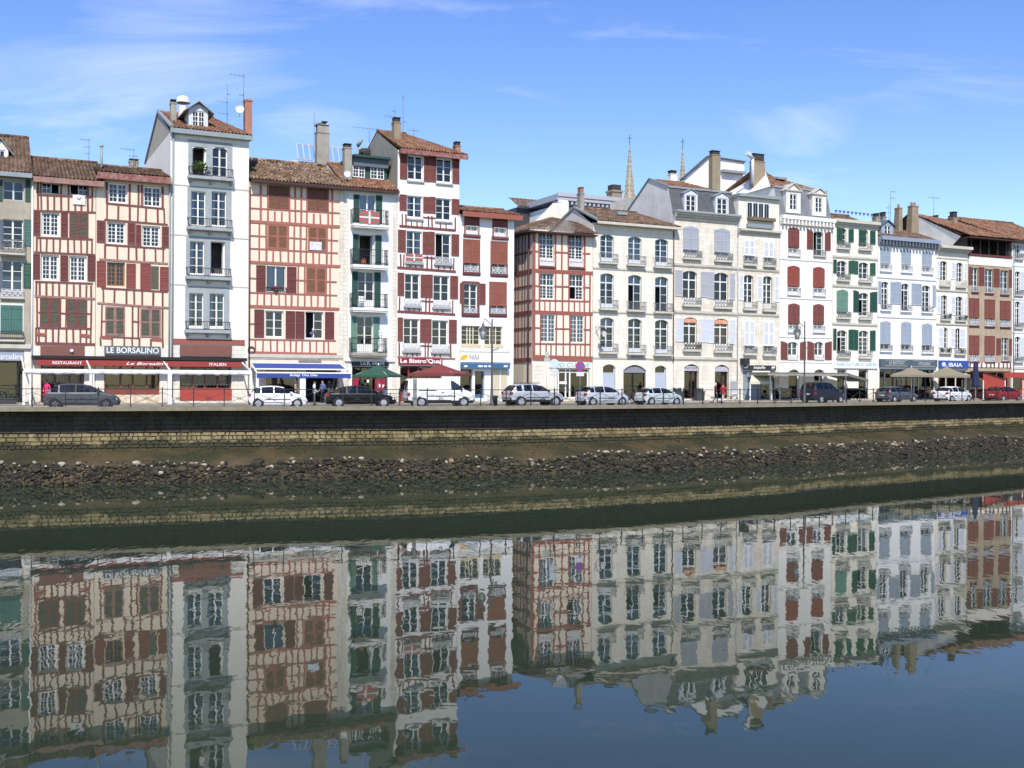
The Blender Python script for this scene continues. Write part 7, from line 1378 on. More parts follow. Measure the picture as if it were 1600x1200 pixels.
t = street('advertising_board', 'grey advertising board standing right of the two walkers', 'sign', 1147, 2.8); mb = MB(); mb.box(-0.36, 0.36, -0.04, 0.04, 0.35, 1.75); mb.build('panel', mat('lilac_board', (0.34, 0.33, 0.38), 0.6, 0.08), t); mb = MB(); mb.box(-0.30, 0.30, -0.05, -0.041, 0.62, 0.74); mb.box(-0.30, 0.30, -0.05, -0.041, 0.85, 0.92); mb.build('printed_band', WHITE, t)
mb = MB()
for s in (-1, 1): mb.bar((s * 0.3, 0, 0.35), (s * 0.34, -0.25, 0), 0.035); mb.bar((s * 0.3, 0, 0.35), (s * 0.34, 0.25, 0), 0.035)
mb.build('stand', IRON, t)
LG = mat('post_grey', (0.22, 0.22, 0.205), 0.7, 0.15, 2)
# street furniture by the river side of the road
def qthing(name, label, cat, px, d, z=ROAD, group=None, rz=None): X = (px - CX) / FPX * d; return thing(name, label, cat, (X, d, z), eang(eu(px)) if rz is None else rz, group)
def zq(px, py, d): return at(px, py, d).z - ROAD
t = qthing('bin', 'dark green litter bin at the foot of the lamp post by the shop', 'bin', 773, 75.5); mb = MB(); mb.lathe((0, 0, 0.08), [(0.0, 0), (0.19, 0), (0.21, 0.62), (0.23, 0.64), (0.23, 0.72), (0.0, 0.74)], 14); mb.build('drum', mat('bin_green', (0.022, 0.04, 0.032), 0.6, 0.1), t); mb = MB(); mb.tube((0, 0.0, 0), (0, 0, 0.1), 0.06, seg=8); mb.build('foot', IRON, t)
t = qthing('ticket_post', 'flat grey pillar standing in front of the white van', 'post', 648.5, 71.5); h = zq(648, 593, 71.5); mb = MB(); mb.box(-0.12, 0.12, -0.06, 0.06, 0, h); mb.box(-0.125, 0.125, -0.065, 0.065, h, h + 0.03); mb.build('pillar', LG, t); mb = MB(); mb.box(-0.08, 0.08, -0.075, -0.061, h - 0.55, h - 0.25); mb.build('panel', GREYIRON, t)
def lamp_post(label, px, d, ytop, side, ly):
    t = qthing('lamp_post', label, 'street lamp', px, d, rz=0.0, group='lamp posts on the quay'); h = zq(px, ytop, d); hl = zq(px, ly, d); mb = MB(); mb.lathe((0, 0, 0), [(0.17, 0), (0.17, 0.25), (0.11, 0.35), (0.10, 1.1), (0.075, 1.2), (0.065, h * 0.7), (0.05, h), (0.0, h + 0.06)], 10); mb.build('pole', mat('lamp_iron', (0.085, 0.085, 0.08), 0.5, 0.1), t)
    LI = MATS['lamp_iron']; mb = MB(); prev = None; za = hl + 1.0; R_ = 0.5
    for k in range(9): an = pi * k / 16; p = (side * (R_ * sin(an)), 0, za - 0.35 + 0.5 * (1 - cos(an)) * 0 + 0.45 * sin(an)); prev and mb.tube(prev, p, 0.03, seg=6, caps=False); prev = p
    mb.tube(prev, (side * 0.62, 0, hl + 0.85), 0.025, seg=6); mb.bar((0.0, 0, hl - 1.1), (-side * 0.45, 0, hl - 0.95), 0.06); mb.build('bracket', LI, t)
    mb = MB(); c = (side * 0.62, 0, hl - 0.35); mb.lathe(c, [(0.0, 0), (0.14, 0.0), (0.27, 0.62)], 6); L_ = mb.build('lantern', mat('lamp_glass', (0.72, 0.72, 0.68)), t); mb = MB(); mb.lathe(c, [(0.33, 0.62), (0.25, 0.78), (0.1, 0.95), (0.07, 1.1), (0.0, 1.22)], 6); mb.build('lantern_cap', LI, L_); mb = MB()
    for k in range(6): an = 2 * pi * k / 6; mb.bar((c[0] + 0.145 * cos(an), 0.145 * sin(an), c[2]), (c[0] + 0.275 * cos(an), 0.275 * sin(an), c[2] + 0.62), 0.02)
    mb.build('lantern_bars', LI, L_)
lamp_post('tall lamp post with hanging lantern beside the white van', 768.5, 75, 499, -1, 523); lamp_post('tall lamp post with hanging lantern behind the fence by the navy van', 1257, 89, 502, -1, 524)
# traffic signs
t = qthing('no_parking_sign', 'round red and blue no parking sign on a pole over the silver hatchback', 'traffic sign', 906.5, 74, rz=0.0); zc = zq(906, 572.5, 74); mb = MB(); mb.tube((0, 0.05, 0), (0, 0.05, zc + 0.4), 0.03, seg=8); mb.build('pole', GREYIRON, t); RD, BL = mat('sign_red', (0.50, 0.03, 0.05), 0.4, 0.0), mat('sign_royal_blue', (0.08, 0.11, 0.42), 0.4, 0.0)
for r, y, m, nm in ((0.33, 0.0, RD, 'disc'), (0.25, -0.012, BL, 'disc_field')): mb = MB(); mb.tube((0, y, zc), (0, y + 0.02, zc), r, seg=24); mb.build(nm, m, t)
mb = MB(); mb.bar((-0.2, -0.02, zc + 0.2), (0.2, -0.02, zc - 0.2), 0.07, 0.014, up=(0, 1, 0)); mb.build('slash', RD, t); mb = MB(); mb.box(-0.26, 0.26, 0.0, 0.03, zc - 0.66, zc - 0.38); mb.box(-0.2, -0.05, -0.005, 0.0, zc - 0.55, zc - 0.48); mb.build('plate', LILAC, t)
t = qthing('sign_pole', 'pale pole with round disc and plates in front of the silver car', 'traffic sign', 866, 71.5, rz=0.0); zc = zq(866, 568, 71.5); mb = MB(); mb.tube((0, 0.05, 0), (0, 0.05, zc + 0.3), 0.03, seg=8); mb.build('pole', PALEIRON, t); mb = MB(); mb.tube((0, 0, zc), (0, 0.02, zc), 0.30, seg=24); mb.build('disc', mat('pale_blue_disc', (0.55, 0.64, 0.68), 0.5, 0.2, 6), t); mb = MB(); mb.box(-0.28, 0.28, -0.002, 0.02, zc - 0.60, zc - 0.40); mb.box(-0.28, 0.28, -0.002, 0.02, zc - 0.84, zc - 0.66); mb.build('plate', PALEIRON, t)
t = qthing('sign_pole', 'small arrow sign on a pole at the corner timbered house', 'traffic sign', 854.5, 84, rz=0.0); zc = zq(854, 556, 84); mb = MB(); mb.tube((0, 0.05, 0), (0, 0.05, zc + 0.3), 0.03, seg=8); mb.build('pole', PALEIRON, t); mb = MB(); mb.box(-0.14, 0.14, 0, 0.02, zc - 0.1, zc + 0.3); mb.box(-0.22, 0.22, 0, 0.02, zc - 0.45, zc - 0.15); mb.build('plate', mat('pale_green_plate', (0.42, 0.47, 0.42), 0.6, 0.2, 6), t)

# ------------------------------------------------------------------ quay fence
FE = thing('quay_fence', 'dark iron fence with crossed bars along the quay edge', 'fence'); u0, u1 = max(1, eu(-120)), min(ELEN - 2, eu(1760)); n = int((u1 - u0) / 1.75); FZ = 4.225
pm = MB(); pm.box(-0.028, 0.028, -0.028, 0.028, 0, 1.08); pm.lathe((0, 0, 1.08), [(0.04, 0), (0.045, 0.03), (0.0, 0.07)], 8); pmesh = pm.data('post', [IRON])
xm = MB(); L_ = 1.75
for a_, b_ in (((0.05, 0.14), (L_ - 0.05, 0.82)), ((0.05, 0.82), (L_ - 0.05, 0.14))): xm.bar((a_[0], 0.0, a_[1]), (b_[0], 0.0, b_[1]), 0.022, 0.018, up=(0, 1, 0))
for k in range(10): a1, a2 = 2 * pi * k / 10, 2 * pi * (k + 1) / 10; xm.bar((L_ / 2 + 0.09 * cos(a1), -0.01, 0.48 + 0.09 * sin(a1)), (L_ / 2 + 0.09 * cos(a2), -0.01, 0.48 + 0.09 * sin(a2)), 0.022, 0.018, up=(0, 1, 0))
xm.bar((0, 0, 1.03), (L_, 0, 1.03), 0.045); xm.bar((0, 0, 0.1), (L_, 0, 0.1), 0.028); xmesh = xm.data('crossed_bars', [IRON])
for k in range(n + 1):
    u = u0 + k * 1.75; link('post', pmesh, FE, epos(u, -0.2, FZ), (0, 0, eang(u)))
    if k < n: p, q = epos(u, -0.2, FZ), epos(u + 1.75, -0.2, FZ); link('crossed_bars', xmesh, FE, p, (0, 0, math.atan2(q.y - p.y, q.x - p.x)))
# ------------------------------------------------------------------ parked cars
TAIL = mat('tail_lamp_red', (0.28, 0.018, 0.018), 0.25, 0.0); HEAD = mat('head_lamp', (0.62, 0.65, 0.68), 0.15, 0.0); ALLOY = mat('alloy_wheel', (0.5, 0.5, 0.52), 0.35, 0.05, 4, metal=0.7); TRIMB = mat('black_plastic', (0.025, 0.025, 0.027), 0.6, 0.0); PLATE = mat('number_plate', (0.7, 0.7, 0.62), 0.5, 0.1, 8)
KIND = {
 'hatch': dict(top=[(0, .42), (.012, .56), (.035, .66), (.075, .76), (.15, .93), (.22, .975), (.36, 1.0), (.50, .985), (.60, .93), (.69, .80), (.775, .665), (.80, .645), (.88, .60), (.94, .53), (.975, .45), (1, .34)], belt=.655, rear=(.05, .15), wind=(.60, .775), glass=[(.11, .20), (.22, .415), (.435, .60), (.60, .735)], low=.14, wheels=(.165, .815), r=.205),
 'sedan': dict(top=[(0, .48), (.012, .64), (.05, .715), (.11, .76), (.20, .87), (.30, .965), (.40, 1.0), (.50, .99), (.59, .93), (.68, .80), (.77, .655), (.80, .63), (.90, .565), (.955, .49), (.98, .42), (1, .33)], belt=.645, rear=(.12, .29), wind=(.59, .77), glass=[(.19, .285), (.30, .43), (.445, .59), (.59, .73)], low=.15, wheels=(.18, .815), r=.215),
 'estate': dict(top=[(0, .44), (.01, .60), (.025, .68), (.06, .86), (.10, .955), (.20, .985), (.40, 1.0), (.50, .985), (.58, .93), (.67, .80), (.75, .675), (.78, .655), (.90, .59), (.955, .51), (.98, .44), (1, .34)], belt=.665, rear=(.025, .085), wind=(.58, .75), glass=[(.09, .235), (.25, .41), (.425, .58), (.58, .71)], low=.15, wheels=(.175, .815), r=.205),
 'suv': dict(top=[(0, .42), (.012, .58), (.03, .68), (.07, .82), (.12, .93), (.20, .965), (.36, .985), (.50, .965), (.585, .92), (.67, .79), (.735, .68), (.76, .665), (.88, .62), (.945, .56), (.98, .46), (1, .36)], belt=.66, rear=(.03, .11), wind=(.585, .735), glass=[(.11, .205), (.245, .39), (.41, .585), (.585, .70)], low=.19, wheels=(.185, .82), r=.215),
 'mpv': dict(top=[(0, .40), (.01, .60), (.02, .70), (.035, .90), (.06, .975), (.20, 1.0), (.45, 1.0), (.56, .975), (.65, .84), (.75, .67), (.79, .62), (.90, .545), (.96, .48), (.985, .42), (1, .30)], belt=.60, rear=(.02, .05), wind=(.58, .77), glass=[(.08, .26), (.285, .45), (.475, .60), (.60, .72)], low=.13, wheels=(.19, .83), r=.175),
 'van': dict(top=[(0, .30), (.006, .55), (.012, .75), (.02, .93), (.04, .985), (.20, 1.0), (.56, 1.0), (.66, .965), (.74, .83), (.83, .655), (.86, .61), (.93, .545), (.97, .46), (.99, .38), (1, .27)], belt=.60, rear=(.012, .02), wind=(.67, .85), glass=[(.635, .72), (.72, .80)], low=.13, wheels=(.20, .82), r=.17),
}
def lerp_list(lst, x):
    for (a, za), (b, zb) in zip(lst, lst[1:]):
        if x <= b: return za + (zb - za) * (x - a) / (b - a) if b > a else zb
    return lst[-1][1]
PLAN = [(0, .80), (.02, .90), (.07, .965), (.2, 1), (.8, 1), (.9, .95), (.96, .86), (1, .70)]
def car(name, label, kind, px, d, L, H, W_, paint, clad=False, rims=ALLOY, dark_rims=False, scale=1.0, dtan=0.0, roofbars=False):
    light = sum(paint.node_tree.nodes['Principled BSDF'].inputs['Base Color'].default_value[:3]) > 0.9; K_ = KIND[kind]; X = (px - CX) / FPX * d; root = thing(name, label, 'van' if kind == 'van' else 'car', (X, d, ROAD), eang(eu(px)) + dtan, 'cars parked along the quay'); L, H, W_ = L * scale, H * scale, W_ * scale
    xs = sorted(set([a for a, _ in K_['top']] + [q for g in K_['glass'] for q in g] + list(K_['rear']) + list(K_['wind']) + [.02, .07, .2, .8, .9, .96])); hw = W_ / 2; low = K_['low'] * H
    rings = []
    for x in xs:
        zt = lerp_list(K_['top'], x) * H; w = lerp_list(PLAN, x) * hw; zb = min(K_['belt'] * H, zt - 0.035 * H); cab = max(0.0, min(1.0, (zt / H - K_['belt']) / (1 - K_['belt'])))
        wr = w * (0.90 - 0.17 * cab); zl = low + (0.10 * H if (x < .015 or x > .985) else 0); zm = zl + (zb - zl) * .62
        rings.append([(0, zt), (wr * .55, zt - .006 * H), (wr * .88, zt - .022 * H), (wr, zt - .05 * H * (0.4 + 0.6 * cab) - 0.001), (w * .965, zb), (w * .995, zb - .05 * H), (w, zm), (w * .985, zl + .10 * H), (w * .93, zl), (0, zl)])
    parts = {}
    def grp(k):
        if k not in parts: parts[k] = MB()
        return parts[k]
    for i in range(len(xs) - 1):
        xa, xb = xs[i], xs[i + 1]; xm = (xa + xb) / 2
        for j in range(9):
            for s in (-1, 1):
                P4 = [((xa - .5) * L, s * rings[i][j][0], rings[i][j][1]), ((xb - .5) * L, s * rings[i + 1][j][0], rings[i + 1][j][1]), ((xb - .5) * L, s * rings[i + 1][j + 1][0], rings[i + 1][j + 1][1]), ((xa - .5) * L, s * rings[i][j + 1][0], rings[i][j + 1][1])]
                if s > 0: P4 = P4[::-1]
                key = 'body'; mi = 0
                if j == 3 and .33 < xm < .6 and K_['glass'][-1][0] > .55 and kind != 'van' and not any(a < xm < b for a, b in K_['glass']) and not light: key = 'pillar'
                elif j == 3 and any(a < xm < b for a, b in K_['glass']): key = 'side_window_%d' % (s + 2)
                elif j <= 2 and K_['wind'][0] < xm < K_['wind'][1] : key = 'windscreen'
                elif j <= 2 and K_['rear'][0] < xm < K_['rear'][1]: key = 'rear_window'
                elif j == 8 or (j == 7 and clad) or (j == 7 and (xm < .03 or xm > .97)): key = 'underbody'
                grp(key).poly(P4, mi, True)
    for idx, flip in ((0, 1), (-1, -1)):
        x = (xs[idx] - .5) * L; r = rings[idx]; pts_ = [(x, -q[0], q[1]) for q in r] + [(x, q[0], q[1]) for q in r[::-1][1:-1]]; grp('body').poly(pts_ if flip > 0 else pts_[::-1])
    nm = {'side_window_1': 'side_window', 'side_window_3': 'side_window'}
    body = None
    for k, mb in parts.items():
        m = paint if k == 'body' else (TRIMB if k in ('underbody', 'pillar') else CARGLASS); o = mb.build(nm.get(k, k), m, root)
        if k == 'body':
            body = o
    # seats and floor seen through the glass
    mb = MB(); mb.box(-.36 * L, .25 * L, -hw * .8, hw * .8, low + .05 * H, K_['belt'] * H - .02 * H)
    for x in (-.12 * L, .06 * L):
        for y in (-.25, .25): mb.box(x - .07, x + .07, y * W_ - .2, y * W_ + .2, .5 * H, .82 * H)
    mb.build('cabin', TRIMB, root)
    R = K_['r'] * H * (1.0 if kind not in ('van', 'mpv') else 1.0); R = max(.29 * scale, min(R, .36 * scale))
    for x in K_['wheels']:
        for s in (-1, 1):
            xx = (x - .5) * L; y0, y1 = s * (hw - .20), s * (hw + .006)
            mb = MB(); mb.tube((xx, y0, R * 1.02), (xx, s * (hw - .008), R * 1.02), R * 1.20, seg=20); mb.build('wheel_arch', TRIMB, root)
            mb = MB(); mb.tube((xx, y0, R), (xx, y1, R), R, seg=22); wo = mb.build('tyre', RUBBER, root)
            mb = MB(); mb.tube((xx, s * (hw - .05), R), (xx, y1 + s * .004, R), R * .66, seg=18); mb.build('rim', TRIMB if dark_rims else rims, wo)
            mb = MB()
            for q in range(5): an = 2 * pi * q / 5 + .3; mb.bar((xx + R * .15 * cos(an), y1 + s * .008, R + R * .15 * sin(an)), (xx + R * .58 * cos(an), y1 + s * .008, R + R * .58 * sin(an)), R * .16, .01, up=(0, 1, 0))
            mb.build('spokes', GREYIRON if dark_rims else rims, wo)
    zb = K_['belt'] * H
    for s in (-1, 1):
        wt = lerp_list(PLAN, .02) * hw; zc = zb - .03 * H if kind not in ('mpv', 'van') else zb - .1 * H
        mb = MB(); mb.box((.004 - .5) * L, (.05 - .5) * L, s * (wt * .72), s * (wt * 1.03), zc - .11 * H, zc + .0 * H); mb.build('tail_lamp', TAIL, root)
        wf = lerp_list(PLAN, .95) * hw; zf = lerp_list(K_['top'], .955) * H; mb = MB(); mb.hexa([((.90 - .5) * L, s * wf * .7, zf - .13 * H), ((.984 - .5) * L, s * wf * .55, zf - .15 * H), ((.965 - .5) * L, s * wf * .99, zf - .14 * H), ((.89 - .5) * L, s * wf * 1.06, zf - .08 * H), ((.90 - .5) * L, s * wf * .7, zf - .01 * H), ((.975 - .5) * L, s * wf * .55, zf - .06 * H), ((.958 - .5) * L, s * wf * .99, zf - .06 * H), ((.885 - .5) * L, s * wf * 1.055, zf - .01 * H)]); mb.build('head_lamp', HEAD, root)
        mb = MB(); xmir = K_['glass'][-1][1] - .02; mb.box((xmir - .5) * L - .06, (xmir - .5) * L + .07, s * hw * .98, s * (hw + .16), zb + .0, zb + .11); mb.build('mirror', paint if not clad else TRIMB, root)
        ws = hw * 1.003; y0, y1 = s * (ws - .01), s * (ws + .003)
        mb = MB(); doors = (.235, .43, .62) if kind not in ('van', 'mpv') else (.27, .46, .63)
        for x in doors: mb.box((x - .5) * L - .006, (x - .5) * L + .006, y0, y1, low + .12 * H, zb - .06 * H)
        mb.box((doors[0] - .5) * L, (doors[-1] - .5) * L, y0, y1, low + .105 * H, low + .12 * H); mb.build('door_seams', TRIMB, root)
        mb = MB()
        for x in doors[:-1] if kind != 'van' else doors[1:2]: mb.box((x + .03 - .5) * L, (x + .07 - .5) * L, s * ws * .99, s * (ws + .02), zb - .11 * H, zb - .085 * H)
        mb.build('door_handle', paint if kind != 'van' else TRIMB, root)
        if kind in ('estate', 'hatch') or clad: mb = MB(); mb.box((.28 - .5) * L, (.70 - .5) * L, s * ws * .985, s * (ws + .012), .37 * H, .40 * H); mb.build('side_moulding', TRIMB, root)
        if roofbars: mb = MB(); mb.bar((-.30 * L, s * hw * .66, H * 1.0), (.06 * L, s * hw * .66, H * 1.01), .05); mb.build('roof_bar', TRIMB, root)
    mb = MB(); mb.box(-.5 * L - .012, -.5 * L + .02, -.26, .26, .40 * H if kind != 'van' else .3 * H, (.40 if kind != 'van' else .3) * H + .11); mb.build('number_plate', PLATE, root); mb = MB(); mb.box(.5 * L - .03, .5 * L + .012, -.26, .26, .24 * H, .24 * H + .11); mb.build('number_plate', PLATE, root)
    mb = MB(); mb.box(.5 * L - .06, .5 * L + .004, -hw * .55, hw * .55, .26 * H, .33 * H); mb.build('grille', TRIMB, root)
    return root, L, H, hw
def paint(name, c, metal=0.0): return mat(name, c, 0.5 if metal else 0.42, 0.0, metal=metal, spec=0.4, coat=0.0)
WC = paint('car_white', (0.74, 0.75, 0.76))
car('parked_car', 'dark grey hatchback parked at the left below the Borsalino sign', 'hatch', 129, 66.5, 4.25, 1.50, 1.76, paint('car_graphite', (0.085, 0.09, 0.10), 0.4), dark_rims=True, scale=1.03)
car('parked_car', 'small white hatchback parked by the blue awning', 'hatch', 434, 71.5, 3.80, 1.44, 1.64, WC)
car('parked_car', 'black sedan parked in front of the green parasol', 'sedan', 563, 73.6, 4.70, 1.47, 1.80, mat('car_black', (0.006, 0.006, 0.007), 0.3, 0.0, spec=0.25))
van, vL, vH, vh = car('parked_van', 'white panel van with dark cab window parked before the red parasol', 'van', 686, 76, 4.85, 1.97, 1.90, WC, clad=True)
mb = MB(); mb.box(-.34 * vL, -.08 * vL, -vh - .012, -vh - .002, .57 * vH, .59 * vH); mb.build('door_track', TRIMB, van); mb = MB(); mb.box(-.5 * vL - .008, -.5 * vL, -.7, -.1, .60 * vH, .88 * vH); mb.box(-.5 * vL - .008, -.5 * vL, .1, .7, .60 * vH, .88 * vH); mb.build('rear_window', CARGLASS, van)
car('parked_car', 'silver off-roader with black cladding and roof bars beside the lamp post', 'suv', 833, 78.5, 4.32, 1.66, 1.82, paint('car_silver', (0.50, 0.52, 0.54), 0.5), clad=True, roofbars=True)
car('parked_car', 'silver hatchback under the round no parking sign', 'hatch', 941, 81.5, 3.95, 1.51, 1.70, paint('car_pale_silver', (0.56, 0.57, 0.60), 0.4))
car('parked_car', 'small pale mint hatchback right of the silver hatchback', 'hatch', 1029, 84.5, 3.70, 1.40, 1.62, paint('car_mint', (0.50, 0.57, 0.56), 0.2))
car('parked_car', 'navy people carrier parked behind the right lamp post', 'mpv', 1285, 95, 4.45, 1.85, 1.80, paint('car_navy', (0.018, 0.022, 0.038), 0.3))
car('parked_car', 'blue-grey estate car parked before the khaki parasols', 'estate', 1401, 101, 4.45, 1.46, 1.74, paint('car_bluegrey', (0.105, 0.12, 0.15), 0.4))
car('parked_car', 'white hatchback parked left of the red car', 'hatch', 1489, 104, 4.05, 1.48, 1.74, WC)
car('parked_car', 'red hatchback parked at the right edge', 'hatch', 1568, 107.5, 4.05, 1.52, 1.75, paint('car_red', (0.26, 0.018, 0.025), 0.15))

# motor scooters parked on the pavement
def scooter(label, px, n, m):
    t = street('motor_scooter', label, 'scooter', px, n, z=ROAD if n > 4.3 else BASE)
    for nm, x in (('front_wheel', 0.62), ('rear_wheel', -0.58)): mb = MB(); mb.tube((x, -.05, .25), (x, .05, .25), .25, seg=16); mb.build(nm, RUBBER, t)
    mb = MB(); mb.hexa([(-.75, -.14, .35), (.05, -.12, .25), (.05, .12, .25), (-.75, .14, .35), (-.85, -.12, .72), (-.05, -.13, .66), (-.05, .13, .66), (-.85, .12, .72)]); mb.hexa([(.05, -.14, .24), (.4, -.14, .24), (.4, .14, .24), (.05, .14, .24), (.05, -.14, .30), (.4, -.14, .30), (.4, .14, .30), (.05, .14, .30)]); mb.hexa([(.36, -.2, .25), (.46, -.16, .25), (.46, .16, .25), (.36, .2, .25), (.28, -.2, .9), (.40, -.12, .92), (.40, .12, .92), (.28, .2, .9)]); mb.build('bodywork', m, t)
    mb = MB(); mb.hexa([(-.8, -.12, .72), (0, -.12, .67), (0, .12, .67), (-.8, .12, .72), (-.82, -.1, .80), (-.05, -.1, .74), (-.05, .1, .74), (-.82, .1, .80)]); mb.build('seat', TRIMB, t); mb = MB(); mb.tube((.62, 0, .25), (.34, 0, .98), .03, seg=6); mb.tube((.3, -.32, 1.02), (.3, .32, 1.02), .02, seg=6); mb.build('handlebar', IRON, t); mb = MB(); mb.hexa([(.42, -.18, .92), (.46, -.18, .92), (.46, .18, .92), (.42, .18, .92), (.3, -.16, 1.3), (.33, -.16, 1.3), (.33, .16, 1.3), (.3, .16, 1.3)]); mb.build('windshield', CARGLASS, t)
scooter('dark scooter parked before the wide arched doorway', 984, 4.8, ANT); scooter('black scooter parked behind the mint hatchback', 1048, 4.6, BLACK)
# ------------------------------------------------------------------ people
SKIN = mat('skin', (0.55, 0.34, 0.25), 0.6, 0.05)
def person(label, loc, rz, h, top, legs, hair, pose='walk', shoes=BLACK, arms=None, hem=0.46):
    root = thing('person', label, 'person', loc, rz); f = h
    J = dict(pel=(0, 0, .53), sp=(0, -.005, .62), ch=(0, 0, .73), nk=(0, .0, .83), hd0=(0, -.012, .885), hd1=(0, -.012, .945), ls=(-.105, 0, .80), rs=(.105, 0, .80), lh=(-.05, 0, .51), rh=(.05, 0, .51))
    if pose == 'walk': J.update(lk=(-.05, -.07, .285), la=(-.05, -.07, .05), lt=(-.055, -.15, .02), rk=(.05, .0, .28), ra=(.05, .13, .07), rt=(.05, .07, .02), le=(-.135, .05, .64), lw=(-.13, .0, .50), re=(.135, -.03, .64), rw=(.12, -.09, .52))
    elif pose == 'stand': J.update(lk=(-.052, -.01, .28), la=(-.055, 0, .05), lt=(-.06, -.09, .02), rk=(.052, -.01, .28), ra=(.055, 0, .05), rt=(.06, -.09, .02), le=(-.135, .02, .63), lw=(-.10, -.09, .55), re=(.135, .02, .63), rw=(.10, -.10, .58))
    elif pose == 'photo': J.update(lk=(-.05, -.01, .28), la=(-.05, 0, .05), lt=(-.05, -.09, .02), rk=(.05, -.01, .28), ra=(.05, 0, .05), rt=(.05, -.09, .02), le=(-.15, -.08, .70), lw=(-.05, -.16, .84), re=(.15, -.08, .70), rw=(.05, -.16, .84))
    elif pose == 'sit': J.update(pel=(0, 0, .28), sp=(0, 0, .37), ch=(0, -.01, .48), nk=(0, -.01, .58), hd0=(0, -.025, .635), hd1=(0, -.025, .695), ls=(-.105, 0, .55), rs=(.105, 0, .55), lh=(-.05, -.01, .27), rh=(.05, -.01, .27), lk=(-.06, -.24, .285), la=(-.06, -.24, .05), lt=(-.06, -.32, .02), rk=(.06, -.24, .285), ra=(.06, -.24, .05), rt=(.06, -.32, .02), le=(-.14, -.05, .40), lw=(-.09, -.17, .38), re=(.14, -.05, .40), rw=(.09, -.17, .38))
    R_ = dict(pel=(.078, .062), sp=(.075, .055), ch=(.088, .06), nk=(.032, .032), hd0=(.046, .052), hd1=(.044, .05), ls=(.042, .042), rs=(.042, .042), lh=(.058, .055), rh=(.058, .055), lk=(.037, .037), rk=(.037, .037), la=(.024, .024), ra=(.024, .024), lt=(.02, .02), rt=(.02, .02), le=(.029, .029), re=(.029, .029), lw=(.02, .02), rw=(.02, .02))
    E_ = [('pel', 'sp'), ('sp', 'ch'), ('ch', 'nk'), ('nk', 'hd0'), ('hd0', 'hd1'), ('ch', 'ls'), ('ls', 'le'), ('le', 'lw'), ('ch', 'rs'), ('rs', 're'), ('re', 'rw'), ('pel', 'lh'), ('lh', 'lk'), ('lk', 'la'), ('la', 'lt'), ('pel', 'rh'), ('rh', 'rk'), ('rk', 'ra'), ('ra', 'rt')]
    ks = list(J); me = bpy.data.meshes.new('body_source'); me.from_pydata([tuple(c * f for c in J[k]) for k in ks], [(ks.index(a), ks.index(b)) for a, b in E_], [])
    o = bpy.data.objects.new('body_source', me); COL.objects.link(o); m = o.modifiers.new('s', 'SKIN'); m.use_smooth_shade = True
    for i, k in enumerate(ks): v = me.skin_vertices[0].data[i]; v.radius = (R_[k][0] * f, R_[k][1] * f); v.use_root = (k == 'pel')
    ss = o.modifiers.new('d', 'SUBSURF'); ss.levels = 1; ss.render_levels = 1
    dg = bpy.context.evaluated_depsgraph_get(); bm_ = bpy.data.meshes.new_from_object(o.evaluated_get(dg)); bpy.data.objects.remove(o)
    mb = MB(); mb.v = [tuple(v.co) for v in bm_.vertices]
    nkz = J['nk'][2] * f; ank = .06 * f; hemz = (J['pel'][2] - .53 + hem) * f; lw, rw = Vector(J['lw']) * f, Vector(J['rw']) * f; pz = J['pel'][2] * f
    for p in bm_.polygons:
        c = p.center; mi = 0
        if c.z > nkz + .012 * f and abs(c.x) < .07 * f: mi = 2
        elif (c - lw).length < .035 * f or (c - rw).length < .035 * f: mi = 2
        elif c.z < ank: mi = 3
        elif pose == 'sit' and (c.z < pz - .01 * f or c.y < -.12 * f) and abs(c.x) < .1 * f and c.z < .36 * f: mi = 1
        elif pose != 'sit' and c.z < hemz and abs(c.x) < .105 * f: mi = 1
        mb.f.append(tuple(p.vertices)); mb.m.append(mi); mb.sm.append(True)
    for w, e, s in ((J['lw'], J['le'], -1), (J['rw'], J['re'], 1)):           # palm, four fingers and a thumb
        w, e = Vector(w) * f, Vector(e) * f; t = (w - e).normalized(); side = t.cross(Vector((0, 1, 0)))
        side = side.normalized() if side.length > .1 else Vector((1, 0, 0)); fw = side.cross(t)
        mb.tube(w - t * .005 * f, w + t * .045 * f, .017 * f, .021 * f, 6, 2)
        for q, ln in enumerate((.036, .042, .040, .031)):
            b0 = w + t * .04 * f + fw * ((q - 1.5) * .010 * f); k1 = b0 + t * (ln * .6 * f) - side * (.006 * f * s); mb.tube(b0, k1, .006 * f, .005 * f, 5, 2); mb.tube(k1, k1 + (t * .8 - side * .5 * s).normalized() * (ln * .4 * f), .005 * f, .004 * f, 5, 2)
        b0 = w + t * .012 * f + fw * .018 * f; mb.tube(b0, b0 + (t * .6 + fw * .7).normalized() * .035 * f, .007 * f, .005 * f, 5, 2)
    hz = (J['hd0'][2] + J['hd1'][2]) / 2 * f; hy = J['hd0'][1] * f                  # nose, ears, brow
    mb.ball((0, hy - .052 * f, hz - .004 * f), .010 * f, 6, 4, 2, (.8, 1.2, 1.5))
    for s in (-1, 1): mb.ball((s * .047 * f, hy + .004 * f, hz), .012 * f, 6, 4, 2, (.5, .8, 1.3)); mb.ball((s * .019 * f, hy - .046 * f, hz + .01 * f), .006 * f, 6, 4, 3)
    mb.box(-.016 * f, .016 * f, hy - .049 * f, hy - .044 * f, hz - .032 * f, hz - .027 * f, 4)
    mb.build('body', [top, legs, SKIN, shoes, mat('lips', (0.35, 0.12, 0.1), 0.5, 0.0)], root)
    hb = MB(); seg, rg = 12, 6; base = 0; c = Vector((0, hy + .008 * f, hz + .012 * f)); r = .056 * f
